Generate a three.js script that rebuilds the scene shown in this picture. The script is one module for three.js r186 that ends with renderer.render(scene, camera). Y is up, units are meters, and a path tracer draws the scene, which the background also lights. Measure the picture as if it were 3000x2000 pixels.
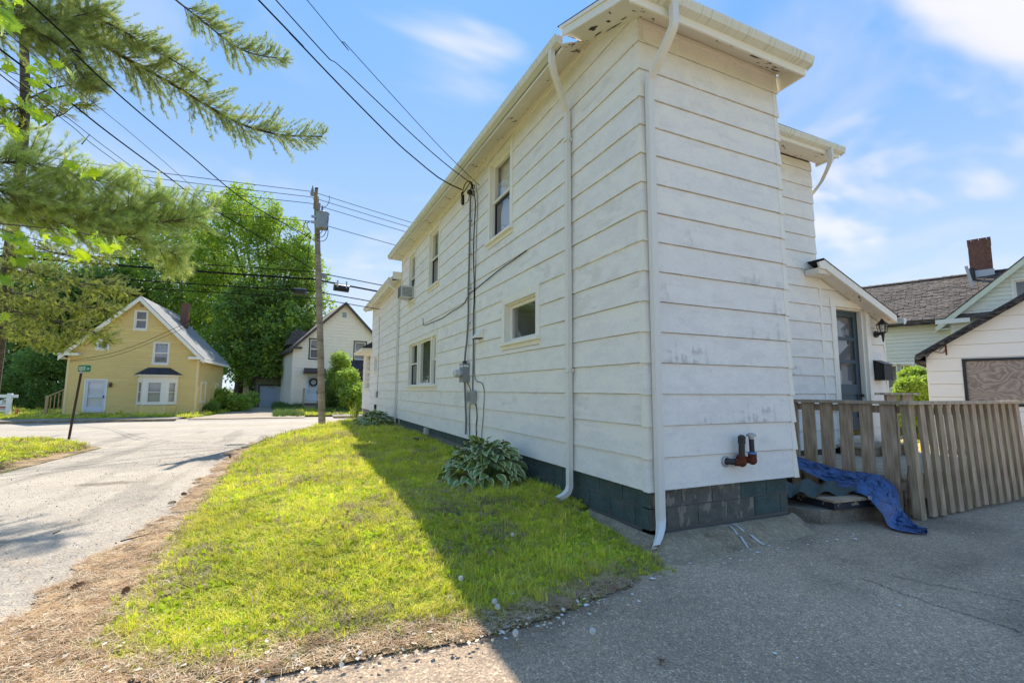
import * as THREE from 'three';
import { mergeGeometries } from 'three/addons/utils/BufferGeometryUtils.js';
import { FontLoader } from 'three/addons/loaders/FontLoader.js';
import { TextGeometry } from 'three/addons/geometries/TextGeometry.js';

// ---------------------------------------------------------------- camera, sky, sun, exposure
const scene = new THREE.Scene();
const V = (x, y, z) => new THREE.Vector3(x, y, z);
const CAM = V(-3.067, 1.47, 3.626), FPX = 1376.65;                 // lens measured on the photograph (3000 x 2000 pixels)
const RX = V(0.911, 0.006, 0.412).normalize(), FW = V(0.409, 0.104, -0.906).normalize();
const UPV = new THREE.Vector3().crossVectors(RX, FW).normalize();
RX.crossVectors(FW, UPV).normalize();
const camera = new THREE.PerspectiveCamera(71.99, 1.5, 0.05, 3000);
camera.position.copy(CAM);
camera.quaternion.setFromRotationMatrix(new THREE.Matrix4().makeBasis(RX, UPV, FW.clone().negate()));
scene.add(camera);

const SUN = V(0.26, 1, -0.92).normalize();
const sun = new THREE.DirectionalLight(new THREE.Color(1, 0.945, 0.85), 5);
sun.position.copy(SUN).multiplyScalar(120); sun.target.position.set(0, 0, 0);
sun.castShadow = true; sun.shadow.mapSize.set(4096, 4096); sun.shadow.radius = 1;
Object.assign(sun.shadow.camera, { left: -60, right: 60, top: 60, bottom: -60, near: 1, far: 300 });
sun.name = 'sun'; scene.add(sun, sun.target);

const renderer = new THREE.WebGLRenderer({ antialias: true });
renderer.toneMapping = THREE.LinearToneMapping;
renderer.toneMappingExposure = 1.65;
renderer.shadowMap.enabled = true;

// ---------------------------------------------------------------- numbers and noise
function rng(seed) { let a = seed >>> 0; return () => { a = (a + 0x6D2B79F5) | 0; let t = Math.imul(a ^ (a >>> 15), 1 | a); t = (t + Math.imul(t ^ (t >>> 7), 61 | t)) ^ t; return ((t ^ (t >>> 14)) >>> 0) / 4294967296; }; }
const R = rng(20240607);
const rr = (a, b, r = R) => a + (b - a) * r();
const clamp = (x, a = 0, b = 1) => Math.min(b, Math.max(a, x));
const sm = (x) => { x = clamp(x); return x * x * (3 - 2 * x); };
const lerp = (a, b, t) => a + (b - a) * t;
const h2 = (x, y, s) => { let n = Math.imul(x | 0, 374761393) ^ Math.imul(y | 0, 668265263) ^ Math.imul(s | 0, 974634777); n = Math.imul(n ^ (n >>> 13), 1274126177); return ((n ^ (n >>> 16)) >>> 0) / 4294967296; };
function vn(x, y, px, py, s) {                                      // value noise that repeats after px, py cells
  const xi = Math.floor(x), yi = Math.floor(y), fx = x - xi, fy = y - yi, u = fx * fx * (3 - 2 * fx), v = fy * fy * (3 - 2 * fy);
  const m = (a, p) => ((a % p) + p) % p, x0 = m(xi, px), x1 = m(xi + 1, px), y0 = m(yi, py), y1 = m(yi + 1, py);
  return lerp(lerp(h2(x0, y0, s), h2(x1, y0, s), u), lerp(h2(x0, y1, s), h2(x1, y1, s), u), v);
}
function fbm(u, v, f, oct, s, fy = f) { let a = 0.5, t = 0, n = 0; for (let i = 0; i < oct; i++) { t += a * vn(u * f, v * fy, f, fy, s + i * 17); n += a; a *= 0.5; f *= 2; fy *= 2; } return t / n; }

// sky: blue air with drifting white cloud, all round
function makeSky() {
  const w = 2048, h = 1024, d = new Float32Array(w * h * 4), P = 64;
  const n2 = (x, y, oct, s) => { let a = 0.5, t = 0, n = 0; for (let i = 0; i < oct; i++) { t += a * vn(x, y, 4096, 4096, s + i * 31); n += a; a *= 0.5; x *= 2.03; y *= 2.03; } return t / n; };
  const blobs = [[2700, 60, 0.20, 1.0], [2900, 20, 0.18, 1.1], [2480, 110, 0.07, .55], [2760, 240, 0.12, 1.0], [2950, 200, 0.12, 1.0], [2420, 190, 0.05, .8], [2550, 60, .1, .7], [1300, 160, 0.13, .5], [1480, 190, .1, .45], [2650, 400, 0.13, .55], [2850, 420, .13, .5], [2350, 330, .12, .5]]
    .map(([x, y, r, k]) => [px2dir(x, y), r, k]);
  const dir = new THREE.Vector3();
  for (let j = 0; j < h; j++) {
    const el = ((j + 0.5) / h - 0.5) * Math.PI, sy = Math.sin(el), cy = Math.cos(el);
    for (let i = 0; i < w; i++) {
      const az = ((i + 0.5) / w - 0.5) * 2 * Math.PI;
      dir.set(Math.cos(az) * cy, sy, Math.sin(az) * cy);
      const e = Math.max(0, sy), t = Math.pow(e, 0.62);
      let r = lerp(0.52, 0.085, sm(t * 1.12)), g = lerp(0.60, 0.262, sm(t * 1.12)), b = lerp(0.68, 0.60, sm(t * 1.1));
      const ca = Math.max(0, dir.dot(SUN)), gl = 0.06 * Math.pow(ca, 10); r += gl; g += gl; b += gl;
      if (sy > -0.02) {
        const k = 1 / (e + 0.16), x = dir.x * k, y = dir.z * k;
        const wx = x * 1.1 + 40 + n2(x * .8 + 9, y * .8 + 5, 3, 5) * 1.2, wy = y * 2.2 + 40 + n2(x + 3, y + 21, 3, 9) * 1.2;
        let n = n2(wx * 1.3, wy * 1.3, 6, 77), f = n2(wx * 2.7 + 11, wy * 1.2 + 7, 5, 131);
        let boost = 0; for (const [q, rad, kk] of blobs) { const dd = 1 - dir.dot(q); boost += kk * Math.exp(-dd / (rad * rad * 0.5)); }
        boost = Math.min(boost, 1.15);
        let c = sm((n - 0.66 + 0.27 * boost) / 0.24) * (0.45 + 0.55 * Math.min(1, boost + .25)) * 0.95 + 0.26 * sm((f - 0.50) / 0.30) * sm(e * 9);
        c = clamp(c) * sm((sy + 0.02) * 14);
        const cl = 0.50 + 0.14 * n;
        r = lerp(r, cl * 1.0, c); g = lerp(g, cl * 1.0, c); b = lerp(b, cl * 1.06, c);
      } else { r = 0.18; g = 0.19; b = 0.17; }
      const o = (j * w + i) * 4; d[o] = r; d[o + 1] = g; d[o + 2] = b; d[o + 3] = 1;
    }
  }
  const t = new THREE.DataTexture(d, w, h, THREE.RGBAFormat, THREE.FloatType);
  t.mapping = THREE.EquirectangularReflectionMapping; t.magFilter = t.minFilter = THREE.LinearFilter; t.wrapS = THREE.RepeatWrapping; t.needsUpdate = true;
  return t;
}
function px2dir(x, y) { return RX.clone().multiplyScalar((x - 1500) / FPX).addScaledVector(UPV, -(y - 1000) / FPX).add(FW).normalize(); }
scene.background = makeSky(); scene.environment = scene.background;

// ---------------------------------------------------------------- from photo pixels to places
const ray = (x, y) => RX.clone().multiplyScalar((x - 1500) / FPX).addScaledVector(UPV, -(y - 1000) / FPX).add(FW);   // depth 1
const atD = (x, y, d) => ray(x, y).multiplyScalar(d).add(CAM);
const onAx = (ax) => (x, y, val) => { const r = ray(x, y); return r.multiplyScalar((val - CAM[ax]) / r[ax]).add(CAM); };
const onX = onAx('x'), onY = onAx('y'), onZ = onAx('z');
const zm = (x0, y0, s) => (x, y) => [x0 + x * s, y0 + y * s];
class Frame {                                                       // a wall: u along it, y up, n out of it
  constructor(o, U, N) { this.o = o; this.U = U.normalize(); this.N = N.normalize(); }
  P(u, y, n = 0) { return V(this.o.x + this.U.x * u + this.N.x * n, this.o.y + y, this.o.z + this.U.z * u + this.N.z * n); }
  px(x, y, n = 0) { const r = ray(x, y), O = this.P(0, 0, n), t = O.clone().sub(CAM).dot(this.N) / r.dot(this.N), p = r.multiplyScalar(t).add(CAM).sub(this.o); return [p.dot(this.U), p.y]; }
}

// ---------------------------------------------------------------- objects
const taken = {};
function numbered(n) { const k = taken[n] = (taken[n] ?? -1) + 1; return k ? `${n}_${String(k).padStart(3, '0')}` : n; }
const lit = (m) => { m.castShadow = m.receiveShadow = true; return m; };
function tag(o, label, category, group) { o.userData.label = label; o.userData.category = category; if (group) o.userData.group = group; return o; }
function thing(name, label, category, at, group) { const g = new THREE.Group(); g.name = numbered(name); g.position.copy(at ?? V(0, 0, 0)); scene.add(g); return tag(g, label, category, group); }
const wpos = (o) => { const p = V(0, 0, 0); for (; o && o !== scene; o = o.parent) p.add(o.position); return p; };   // groups here are never turned
function part(parent, name, geo, mat) {                             // geo in world coordinates
  if (Array.isArray(geo)) geo = join(geo);
  const p = wpos(parent); geo.translate(-p.x, -p.y, -p.z);
  const m = lit(new THREE.Mesh(geo, mat)); m.name = name; parent.add(m); return m;
}
function sub(parent, name) { const g = new THREE.Group(); g.name = name; parent.add(g); return g; }
function single(name, geo, mat, label, category, group) {           // a thing of one mesh, its origin at its base
  if (Array.isArray(geo)) geo = join(geo);
  geo.computeBoundingBox(); const b = geo.boundingBox, c = V((b.min.x + b.max.x) / 2, b.min.y, (b.min.z + b.max.z) / 2);
  geo.translate(-c.x, -c.y, -c.z);
  const m = lit(new THREE.Mesh(geo, mat)); m.name = numbered(name); m.position.copy(c); scene.add(m); return tag(m, label, category, group);
}
function structure(name, geo, mat) { if (Array.isArray(geo)) geo = join(geo); const m = lit(new THREE.Mesh(geo, mat)); m.name = numbered(name); m.userData.kind = 'structure'; scene.add(m); return m; }
function copies(name, geo, mat, list, parent, colors) {             // list of Matrix4
  const m = new THREE.InstancedMesh(geo, mat, list.length); m.name = name; lit(m); m.userData.kind = 'stuff';
  list.forEach((q, i) => m.setMatrixAt(i, q)); if (colors) colors.forEach((c, i) => m.setColorAt(i, c));
  (parent ?? scene).add(m); return m;
}

// ---------------------------------------------------------------- shapes (uv in metres)
function join(list) {
  list = list.map((g) => { const q = g.index ? g.toNonIndexed() : g; if (!q.attributes.normal) q.computeVertexNormals(); if (!q.attributes.uv) boxUV(q); for (const k of Object.keys(q.attributes)) if (!['position', 'normal', 'uv'].includes(k)) q.deleteAttribute(k); return q; });
  return list.length === 1 ? list[0] : mergeGeometries(list);
}
function boxUV(g, ox = 0, oy = 0) {
  if (g.index) g = g.toNonIndexed();
  const p = g.attributes.position, uv = new Float32Array(p.count * 2), a = V(), b = V(), c = V();
  for (let i = 0; i < p.count; i += 3) {
    a.fromBufferAttribute(p, i); b.fromBufferAttribute(p, i + 1).sub(a); c.fromBufferAttribute(p, i + 2).sub(a); b.cross(c);
    const x = Math.abs(b.x), y = Math.abs(b.y), z = Math.abs(b.z);
    for (let k = 0; k < 3; k++) { a.fromBufferAttribute(p, i + k); const q = y >= x && y >= z ? [a.x, a.z] : x >= z ? [a.z, a.y] : [a.x, a.y]; uv[(i + k) * 2] = q[0] + ox; uv[(i + k) * 2 + 1] = q[1] + oy; }
  }
  g.setAttribute('uv', new THREE.BufferAttribute(uv, 2)); return g;
}
function tris(pts, faces) {                                         // flat shaded, points shared by index
  const a = new Float32Array(faces.length * 9); faces.forEach((f, i) => f.forEach((k, j) => { a[i * 9 + j * 3] = pts[k].x; a[i * 9 + j * 3 + 1] = pts[k].y; a[i * 9 + j * 3 + 2] = pts[k].z; }));
  const g = new THREE.BufferGeometry(); g.setAttribute('position', new THREE.BufferAttribute(a, 3)); g.computeVertexNormals(); return boxUV(g);
}
const HEX = [[0, 2, 1], [0, 3, 2], [4, 5, 6], [4, 6, 7], [0, 1, 5], [0, 5, 4], [1, 2, 6], [1, 6, 5], [2, 3, 7], [2, 7, 6], [3, 0, 4], [3, 4, 7]];
const hexa = (p) => tris(p, HEX);                                   // 4 points of the bottom ring, 4 of the top ring
function outward(g) {                                               // turn a closed convex-ish shape right side out
  const p = g.attributes.position, c = V(); for (let i = 0; i < p.count; i++) c.add(V().fromBufferAttribute(p, i)); c.divideScalar(p.count);
  const a = V(), b = V(), d = V(); let s = 0;
  for (let i = 0; i < p.count; i += 3) { a.fromBufferAttribute(p, i); b.fromBufferAttribute(p, i + 1); d.fromBufferAttribute(p, i + 2); const n = b.clone().sub(a).cross(d.clone().sub(a)); s += n.dot(a.clone().sub(c)); }
  if (s < 0) { for (const k of Object.keys(g.attributes)) { const at = g.attributes[k], n = at.itemSize; for (let i = 0; i < at.count; i += 3) for (let q = 0; q < n; q++) { const t = at.array[(i + 1) * n + q]; at.array[(i + 1) * n + q] = at.array[(i + 2) * n + q]; at.array[(i + 2) * n + q] = t; } } g.computeVertexNormals(); }
  return g;
}
const box = (x0, x1, y0, y1, z0, z1) => outward(hexa([V(x0, y0, z0), V(x1, y0, z0), V(x1, y0, z1), V(x0, y0, z1), V(x0, y1, z0), V(x1, y1, z0), V(x1, y1, z1), V(x0, y1, z1)]));
const fbox = (f, u0, u1, y0, y1, n0, n1) => outward(hexa([f.P(u0, y0, n0), f.P(u1, y0, n0), f.P(u1, y0, n1), f.P(u0, y0, n1), f.P(u0, y1, n0), f.P(u1, y1, n0), f.P(u1, y1, n1), f.P(u0, y1, n1)]));
const slab = (q, t, d = V(0, -1, 0)) => { const o = d.clone().normalize().multiplyScalar(t); return outward(hexa([...q.map((p) => p.clone().add(o)), ...q])); };   // a sheet of four points with thickness
const quad = (a, b, c, d) => tris([a, b, c, d], [[0, 1, 2], [0, 2, 3]]);
function tube(pts, r, rs = 6, n = null, r1 = r) {                   // round, tapering
  const c = new THREE.CatmullRomCurve3(pts, false, 'catmullrom', 0.5), s = n ?? Math.max(2, (pts.length - 1) * 4), g = new THREE.TubeGeometry(c, s, 1, rs, false), p = g.attributes.position, q = V(), m = V();
  for (let i = 0; i <= s; i++) { c.getPointAt(i / s, m); const rad = lerp(r, r1, i / s); for (let k = 0; k <= rs; k++) { const a = i * (rs + 1) + k; q.fromBufferAttribute(p, a).sub(m).multiplyScalar(rad).add(m); p.setXYZ(a, q.x, q.y, q.z); } }
  const uv = g.attributes.uv, L = c.getLength(); for (let i = 0; i < uv.count; i++) uv.setXY(i, uv.getX(i) * L, uv.getY(i) * 6.28 * r);
  g.computeVertexNormals(); return g;
}
const sag = (a, b, s, n = 14) => Array.from({ length: n + 1 }, (_, i) => { const t = i / n, p = a.clone().lerp(b, t); p.y -= 4 * s * t * (1 - t); return p; });
function cyl(a, b, r0, r1 = r0, n = 14) { const d = b.clone().sub(a), L = d.length(), g = new THREE.CylinderGeometry(r1, r0, L, n); const uv = g.attributes.uv; for (let i = 0; i < uv.count; i++) uv.setXY(i, uv.getX(i) * 6.28 * r0, uv.getY(i) * L); g.translate(0, L / 2, 0); g.applyQuaternion(new THREE.Quaternion().setFromUnitVectors(V(0, 1, 0), d.normalize())); g.translate(a.x, a.y, a.z); return g; }
function sweep(profile, path, side, close = true) {                 // profile [[across, out]] carried along path; side is the across direction
  const rings = path.map((p, i) => { const t = path[Math.min(i + 1, path.length - 1)].clone().sub(path[Math.max(i - 1, 0)]).normalize(), o = V().crossVectors(t, side).normalize(); return profile.map(([a, b]) => p.clone().addScaledVector(side, a).addScaledVector(o, b)); });
  const n = profile.length, pts = rings.flat(), f = [];
  for (let i = 0; i + 1 < path.length; i++) for (let k = 0; k < (close ? n : n - 1); k++) { const a = i * n + k, b = i * n + (k + 1) % n; f.push([a, b, b + n], [a, b + n, a + n]); }
  return outward(tris(pts, f));
}
const poly = (f, pts, n) => { const s = THREE.ShapeUtils.triangulateShape(pts.map(([u, y]) => new THREE.Vector2(u, y)), []); return tris(pts.map(([u, y]) => f.P(u, y, n)), s); };
function prism(f, pts, n0, n1) {                                    // outline in (u, y) with thickness n0..n1
  const s = THREE.ShapeUtils.triangulateShape(pts.map(([u, y]) => new THREE.Vector2(u, y)), []), k = pts.length, P = [...pts.map(([u, y]) => f.P(u, y, n0)), ...pts.map(([u, y]) => f.P(u, y, n1))], F = [];
  for (const [a, b, c] of s) F.push([a, c, b], [a + k, b + k, c + k]);
  for (let i = 0; i < k; i++) { const j = (i + 1) % k; F.push([i, j, j + k], [i, j + k, i + k]); }
  return outward(tris(P, F));
}
// ---------------------------------------------------------------- textures and materials
function tex(w, h, fn, srgb = true) {                               // fn(u, v) -> [r, g, b] 0..1
  const d = new Uint8Array(w * h * 4);
  for (let j = 0; j < h; j++) for (let i = 0; i < w; i++) { const c = fn((i + .5) / w, (j + .5) / h, i, j), o = (j * w + i) * 4; d[o] = clamp(c[0]) * 255; d[o + 1] = clamp(c[1]) * 255; d[o + 2] = clamp(c[2]) * 255; d[o + 3] = 255; }
  const t = new THREE.DataTexture(d, w, h); t.wrapS = t.wrapT = THREE.RepeatWrapping; t.magFilter = THREE.LinearFilter; t.minFilter = THREE.LinearMipmapLinearFilter; t.generateMipmaps = true; if (srgb) t.colorSpace = THREE.SRGBColorSpace; t.needsUpdate = true; return t;
}
const rep = (t, x, y) => { const c = t.clone(); c.repeat.set(x, y); c.needsUpdate = true; return c; };
const mat = (o) => new THREE.MeshStandardMaterial({ roughness: 0.8, side: THREE.DoubleSide, ...o });
const lin = (r, g, b) => new THREE.Color().setRGB(r, g, b);
const mix3 = (a, b, t) => [lerp(a[0], b[0], t), lerp(a[1], b[1], t), lerp(a[2], b[2], t)];

// old white-painted siding: 8 strips, one board high and 6 m long, each with its own touched-up patches, specks and mildew
const sidingTex = tex(2048, 1024, (u, v) => {
  const k = Math.floor(v * 8), y = v * 8 - k, x = u * 6, s = 100 + k * 13;
  const big = fbm(u, 0.5, 8, 3, s, 2), fine = fbm(u, v, 256, 2, s, 128), mid = fbm(u, v, 40, 4, s + 3, 24);
  let c = [0.92 + 0.02 * (big - .5), 0.898 + 0.02 * (big - .5), 0.855 + 0.01 * (big - .5)];
  c = c.map((q) => q + 0.04 * (mid - .5) + 0.04 * (fine - .5)); c = mix3(c, [.72, .70, .67], .10 * sm((fbm(u, v, 30, 5, s + 81, 40) - .52) / .2));
  const patch = fbm(u, v, 24, 3, s + 7, 18), pt = sm((patch - 0.60) / 0.045);
  if (k % 2 === 0) c = mix3(c, [0.945, 0.92, 0.86], pt * 0.75);                       // fresh paint dabs
  if (k === 1 || k === 4) c = mix3(c, [0.80, 0.775, 0.72], sm((fbm(u, v, 18, 4, s + 21, 20) - 0.60) / .09) * 0.34);   // bare primer patches
  if (k === 3 || k === 5 || k === 7) {                              // mildew that grows up from the board's lower lip, in streaks
    const st = fbm(u, 0.3, 160, 3, s + 31, 3) * 0.42 + 0.58 * fbm(u, v, 60, 4, s + 37, 40), a = sm((fbm(u, 0.2, 10, 4, s + 41, 2) - 0.46) / .22);
    const m = sm((st - 0.38 - y * 0.36) / 0.30) * a * (k === 7 ? 0.40 : 0.26); c = mix3(c, [0.52, 0.50, 0.46], m);
  }
  const sp = vn(u * 900, v * 420, 900, 420, s + 51), sp2 = fbm(u, v, 20, 2, s + 61, 14);
  if (sp > 0.962 && sp2 > 0.46) c = mix3(c, [0.42, 0.40, 0.37], 0.6);                  // specks
  if (y < 0.035) c = mix3(c, [0.58, 0.56, 0.53], 0.2 * sm((fbm(u, 0.1, 60, 3, s + 71, 2) - 0.3) / .3));   // grimy lower lip
  return c;
});
const sidingBump = tex(512, 512, (u, v) => { const a = fbm(u, v, 60, 3, 5, 20) * .7 + .3 * fbm(u, v, 200, 2, 9, 30); return [a, a, a]; }, false);
const sidingMat = mat({ map: rep(sidingTex, 1, 1), roughness: 0.62, bumpMap: rep(sidingBump, 3, 8), bumpScale: 0.0012 });

const paintTex = tex(512, 512, (u, v) => { const a = fbm(u, v, 12, 4, 3), b = fbm(u, v, 100, 2, 8), sp = vn(u * 300, v * 300, 300, 300, 4); let c = [0.93 + .03 * (a - .5) + .02 * (b - .5), 0.905 + .03 * (a - .5) + .02 * (b - .5), 0.84 + .03 * (a - .5) + .02 * (b - .5)]; if (sp > .985) c = mix3(c, [.5, .46, .4], .6); return c; });
const white = mat({ map: rep(paintTex, .7, .7), roughness: 0.5 });
const soffitTex = tex(1024, 1024, (u, v) => { const a = fbm(u, v, 10, 4, 33), b = fbm(u, v, 90, 2, 8), p = fbm(u, v, 34, 4, 91), q = fbm(u, v, 5, 2, 97); let c = [0.88 + .04 * (a - .5) + .02 * (b - .5), 0.855 + .04 * (a - .5) + .02 * (b - .5), 0.80 + .05 * (a - .5) + .02 * (b - .5)]; if (p > .72 && q > .55) c = mix3(c, [.40, .35, .28], sm((p - .72) / .03)); return c; });
const soffitMat = mat({ map: rep(soffitTex, .55, .55), roughness: .7 });
const gutterTex = tex(512, 256, (u, v) => { const st = fbm(u, .3, 160, 3, 7, 2), a = fbm(u, v, 20, 3, 11, 6); return [.87 - .10 * sm((st - .5) / .3), .87 - .10 * sm((st - .5) / .3), .82 - .12 * sm((st - .5) / .3)].map((q) => q + .03 * (a - .5)); });
const gutterMat = mat({ map: rep(gutterTex, .5, 2), roughness: .38 });
const spoutMat = mat({ color: lin(.74, .71, .63), roughness: .42 });
const dark = mat({ color: lin(.012, .012, .013), roughness: .8 });
const roomMat = mat({ color: lin(.34, .33, .30), roughness: .9 });
const glass = new THREE.MeshPhysicalMaterial({ color: 0xffffff, transmission: 1, thickness: 0, roughness: 0.015, ior: 1.85, metalness: 0, side: THREE.DoubleSide });
const curtain = mat({ color: lin(.34, .36, .40), roughness: .95 });
const shadeBlind = mat({ color: lin(.62, .60, .54), roughness: .9 });
const screenMat = mat({ color: lin(.03, .03, .033), roughness: .7 });
const blockTex = tex(1024, 512, (u, v) => { const a = fbm(u, v, 16, 5, 41, 8), b = fbm(u, v, 120, 2, 43, 60), d = fbm(u, v, 9, 4, 47, 5); let c = [.26 + .10 * (a - .5), .325 + .10 * (a - .5), .305 + .10 * (a - .5)].map((q) => q + .08 * (b - .5)); c = mix3(c, [.36, .33, .29], sm((d - .60) / .14) * .55); return c; });
const blockMat = mat({ map: rep(blockTex, .6, 1.2), roughness: .82, bumpMap: rep(blockTex, 1.5, 3), bumpScale: .002 });
const blockTexB = tex(1024, 512, (u, v) => { const a = fbm(u, v, 16, 5, 51, 8), b = fbm(u, v, 140, 2, 53, 70), d = fbm(u, v, 24, 4, 57, 6); let c = [.37 + .12 * (a - .5), .365 + .12 * (a - .5), .33 + .12 * (a - .5)].map((q) => q + .10 * (b - .5)); c = mix3(c, [.62, .57, .49], sm((d - .56) / .12) * .6); return c; });
const blockMatB = mat({ map: rep(blockTexB, .8, 1.6), roughness: .88, bumpMap: rep(blockTexB, 1.6, 3), bumpScale: .003 });
const mortar = mat({ color: lin(.18, .165, .135), roughness: .95 });
const concTex = tex(1024, 1024, (u, v) => { const a = fbm(u, v, 6, 5, 61), b = fbm(u, v, 150, 2, 63), d = fbm(u, v, 4, 4, 67), e = fbm(u, v, 60, 3, 69); let c = [.50 + .16 * (a - .5), .475 + .16 * (a - .5), .43 + .16 * (a - .5)].map((q) => q + .14 * (b - .5)); c = mix3(c, [.30, .25, .20], sm((d - .55) / .12) * .6); if (e > .63) c = mix3(c, [.68, .65, .60], .4); return c; });
const concMat = mat({ map: rep(concTex, .7, .7), color: lin(1.3, 1.12, .86), roughness: .92, bumpMap: rep(concTex, 1.3, 1.3), bumpScale: .006 });

function asphalt(seed, base, spread, tint) {
  return tex(1024, 1024, (u, v) => { const n = 300, s = vn(u * n, v * n, n, n, seed), s2 = vn(u * 520, v * 520, 520, 520, seed + 3), a = fbm(u, v, 5, 4, seed + 7), b = fbm(u, v, 60, 3, seed + 9);
    let q = base + spread * (s - .5) * 1.1 + spread * .6 * (s2 - .5) + .10 * (a - .5) + .07 * (b - .5); if (s > .86) q += spread * .75; if (s2 < .12) q -= spread * .4; return [q * tint[0], q * tint[1], q * tint[2]]; });
}
const asphTex = asphalt(301, .605, .18, [1.14, .985, .81]), laneTex = asphalt(331, .62, .13, [1.04, .965, .86]);
const stoneBump = (seed) => tex(512, 512, (u, v) => { const s = vn(u * 150, v * 150, 150, 150, seed) * .7 + .3 * vn(u * 300, v * 300, 300, 300, seed + 2); return [s, s, s]; }, false);
const sb = stoneBump(7);
const asphMat = mat({ map: rep(asphTex, .42, .42), roughness: .9, bumpMap: rep(sb, .45, .45), bumpScale: .008, vertexColors: true });
const laneMat = mat({ map: rep(laneTex, .42, .42), roughness: .92, bumpMap: rep(sb, .45, .45), bumpScale: .007, vertexColors: true });
const roadMat = mat({ map: rep(laneTex, .3, .3), roughness: .9, vertexColors: true });

const soilTex = tex(1024, 1024, (u, v) => { const a = fbm(u, v, 8, 5, 71), b = fbm(u, v, 160, 2, 73), d = fbm(u, v, 20, 4, 77); let c = mix3([.36, .38, .14], [.54, .46, .26], sm((a - .42) / .22)); c = c.map((q) => q + .16 * (b - .5) + .10 * (d - .5)); return c; });
const soilMat = mat({ map: rep(soilTex, .5, .5), roughness: 1, vertexColors: true });
const litterTex = tex(1024, 1024, (u, v) => { const a = fbm(u, v, 9, 4, 81), st = fbm(u, v, 40, 3, 83, 240), st2 = fbm(u, v, 220, 3, 87, 50), b = fbm(u, v, 180, 2, 89); let c = mix3([.42, .335, .23], [.70, .59, .43], sm((a * .5 + st * .3 + st2 * .3 - .40) / .3)); return c.map((q) => q + .20 * (b - .5)); });
const litterMat = mat({ map: rep(litterTex, .6, .6), roughness: 1, vertexColors: true });
const yardTex = tex(512, 512, (u, v) => { const a = fbm(u, v, 8, 5, 171), b = fbm(u, v, 128, 2, 173); const c = mix3([.32, .42, .12], [.50, .53, .20], a); return c.map((q) => q + .14 * (b - .5)); });
const yardMat = mat({ map: rep(yardTex, .25, .25), roughness: 1 });

function woodTex(seed, ca, cb, knots = true) { return tex(512, 1024, (u, v) => { const w = fbm(u, v, 5, 3, seed, 3) * 1.6, g = vn((u * 34 + w * 3), v * 6, 3400, 6, seed + 5), g2 = vn(u * 150 + w * 6, v * 10, 15000, 10, seed + 8), a = fbm(u, v, 4, 3, seed + 11, 6); let c = mix3(ca, cb, clamp(g * .55 + g2 * .35 + (a - .5) * .7)); return c; }); }
const deckWoodTex = woodTex(401, [.55, .47, .375], [.82, .735, .625]), greyWoodTex = woodTex(421, [.58, .52, .435], [.85, .785, .68]);
const picketMat = mat({ map: rep(deckWoodTex, 3, .8), roughness: .88, bumpMap: rep(deckWoodTex, 3, .8), bumpScale: .002 });
const railMat = mat({ map: rep(greyWoodTex, 3, .8), roughness: .88 });
const picketMatB = mat({ map: rep(greyWoodTex, 3, .8), color: lin(.86, .82, .72), roughness: .88, bumpMap: rep(greyWoodTex, 3, .8), bumpScale: .002 });
const plyTex = tex(1024, 1024, (u, v) => { const w = fbm(u, v, 3, 4, 441) * 5 + fbm(u, v, 8, 3, 443) * 1.4, g = Math.abs(((v * 9 + w * 2.2) % 1) - .5) * 2, f = fbm(u, v, 30, 3, 447, 200); return mix3([.47, .42, .38], [.72, .67, .62], clamp(g * .6 + f * .5 - .05)); });
const plyMat = mat({ map: rep(plyTex, .55, .55), roughness: .85 });
const poleTex = woodTex(461, [.46, .41, .35], [.72, .66, .58]);
const poleMat = mat({ map: rep(poleTex, 1.4, .35), roughness: .92, bumpMap: rep(poleTex, 1.4, .35), bumpScale: .006 });
const barkTex = tex(512, 512, (u, v) => { const a = fbm(u, v, 18, 4, 471, 8), b = fbm(u, v, 90, 2, 473); return [.36 + .24 * (a - .5), .315 + .22 * (a - .5), .27 + .20 * (a - .5)].map((q) => q + .10 * (b - .5)); });
const barkMat = mat({ map: rep(barkTex, 1, .8), roughness: 1, bumpMap: rep(barkTex, 1, .8), bumpScale: .02 });
const limbMat = barkMat;
const brickTex = tex(256, 256, (u, v) => { const a = fbm(u, v, 10, 4, 481), b = fbm(u, v, 80, 2, 483); return mix3([.40, .25, .20], [.58, .42, .35], a).map((q) => q + .12 * (b - .5)); });
const brickMat = mat({ map: rep(brickTex, 2, 2), roughness: .95 });
const yellowTex = tex(512, 512, (u, v) => { const a = fbm(u, v, 6, 4, 491), b = fbm(u, v, 60, 3, 493, 12); return [.90 + .05 * (a - .5) + .03 * (b - .5), .79 + .05 * (a - .5) + .03 * (b - .5), .49 + .05 * (a - .5) + .03 * (b - .5)]; });
const yellowMat = mat({ map: rep(yellowTex, .3, .3), roughness: .6 });
const yellowTrim = mat({ color: new THREE.Color(.80, .62, .30), roughness: .6 });
const creamTex = tex(1024, 512, (u, v) => { const a = fbm(u, v, 6, 4, 501), st = fbm(u, v, 60, 3, 503, 4); return mix3([.96, .895, .80], [.84, .79, .71], sm((st * .6 + a * .5 - .58) / .3) * .5); });
const creamMat = mat({ map: rep(creamTex, .2, .4), roughness: .6 });
const shingleTex = (s, ca, cb) => tex(512, 512, (u, v) => { const a = fbm(u, v, 10, 4, s), b = fbm(u, v, 130, 2, s + 3); return mix3(ca, cb, a).map((q) => q + .16 * (b - .5)); });
const greyRoof = mat({ map: rep(shingleTex(511, [.42, .415, .41], [.60, .59, .57]), .6, .6), roughness: .95 });
const blackRoof = mat({ map: rep(shingleTex(521, [.15, .155, .17], [.27, .275, .29]), .6, .6), roughness: .9 });
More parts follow.
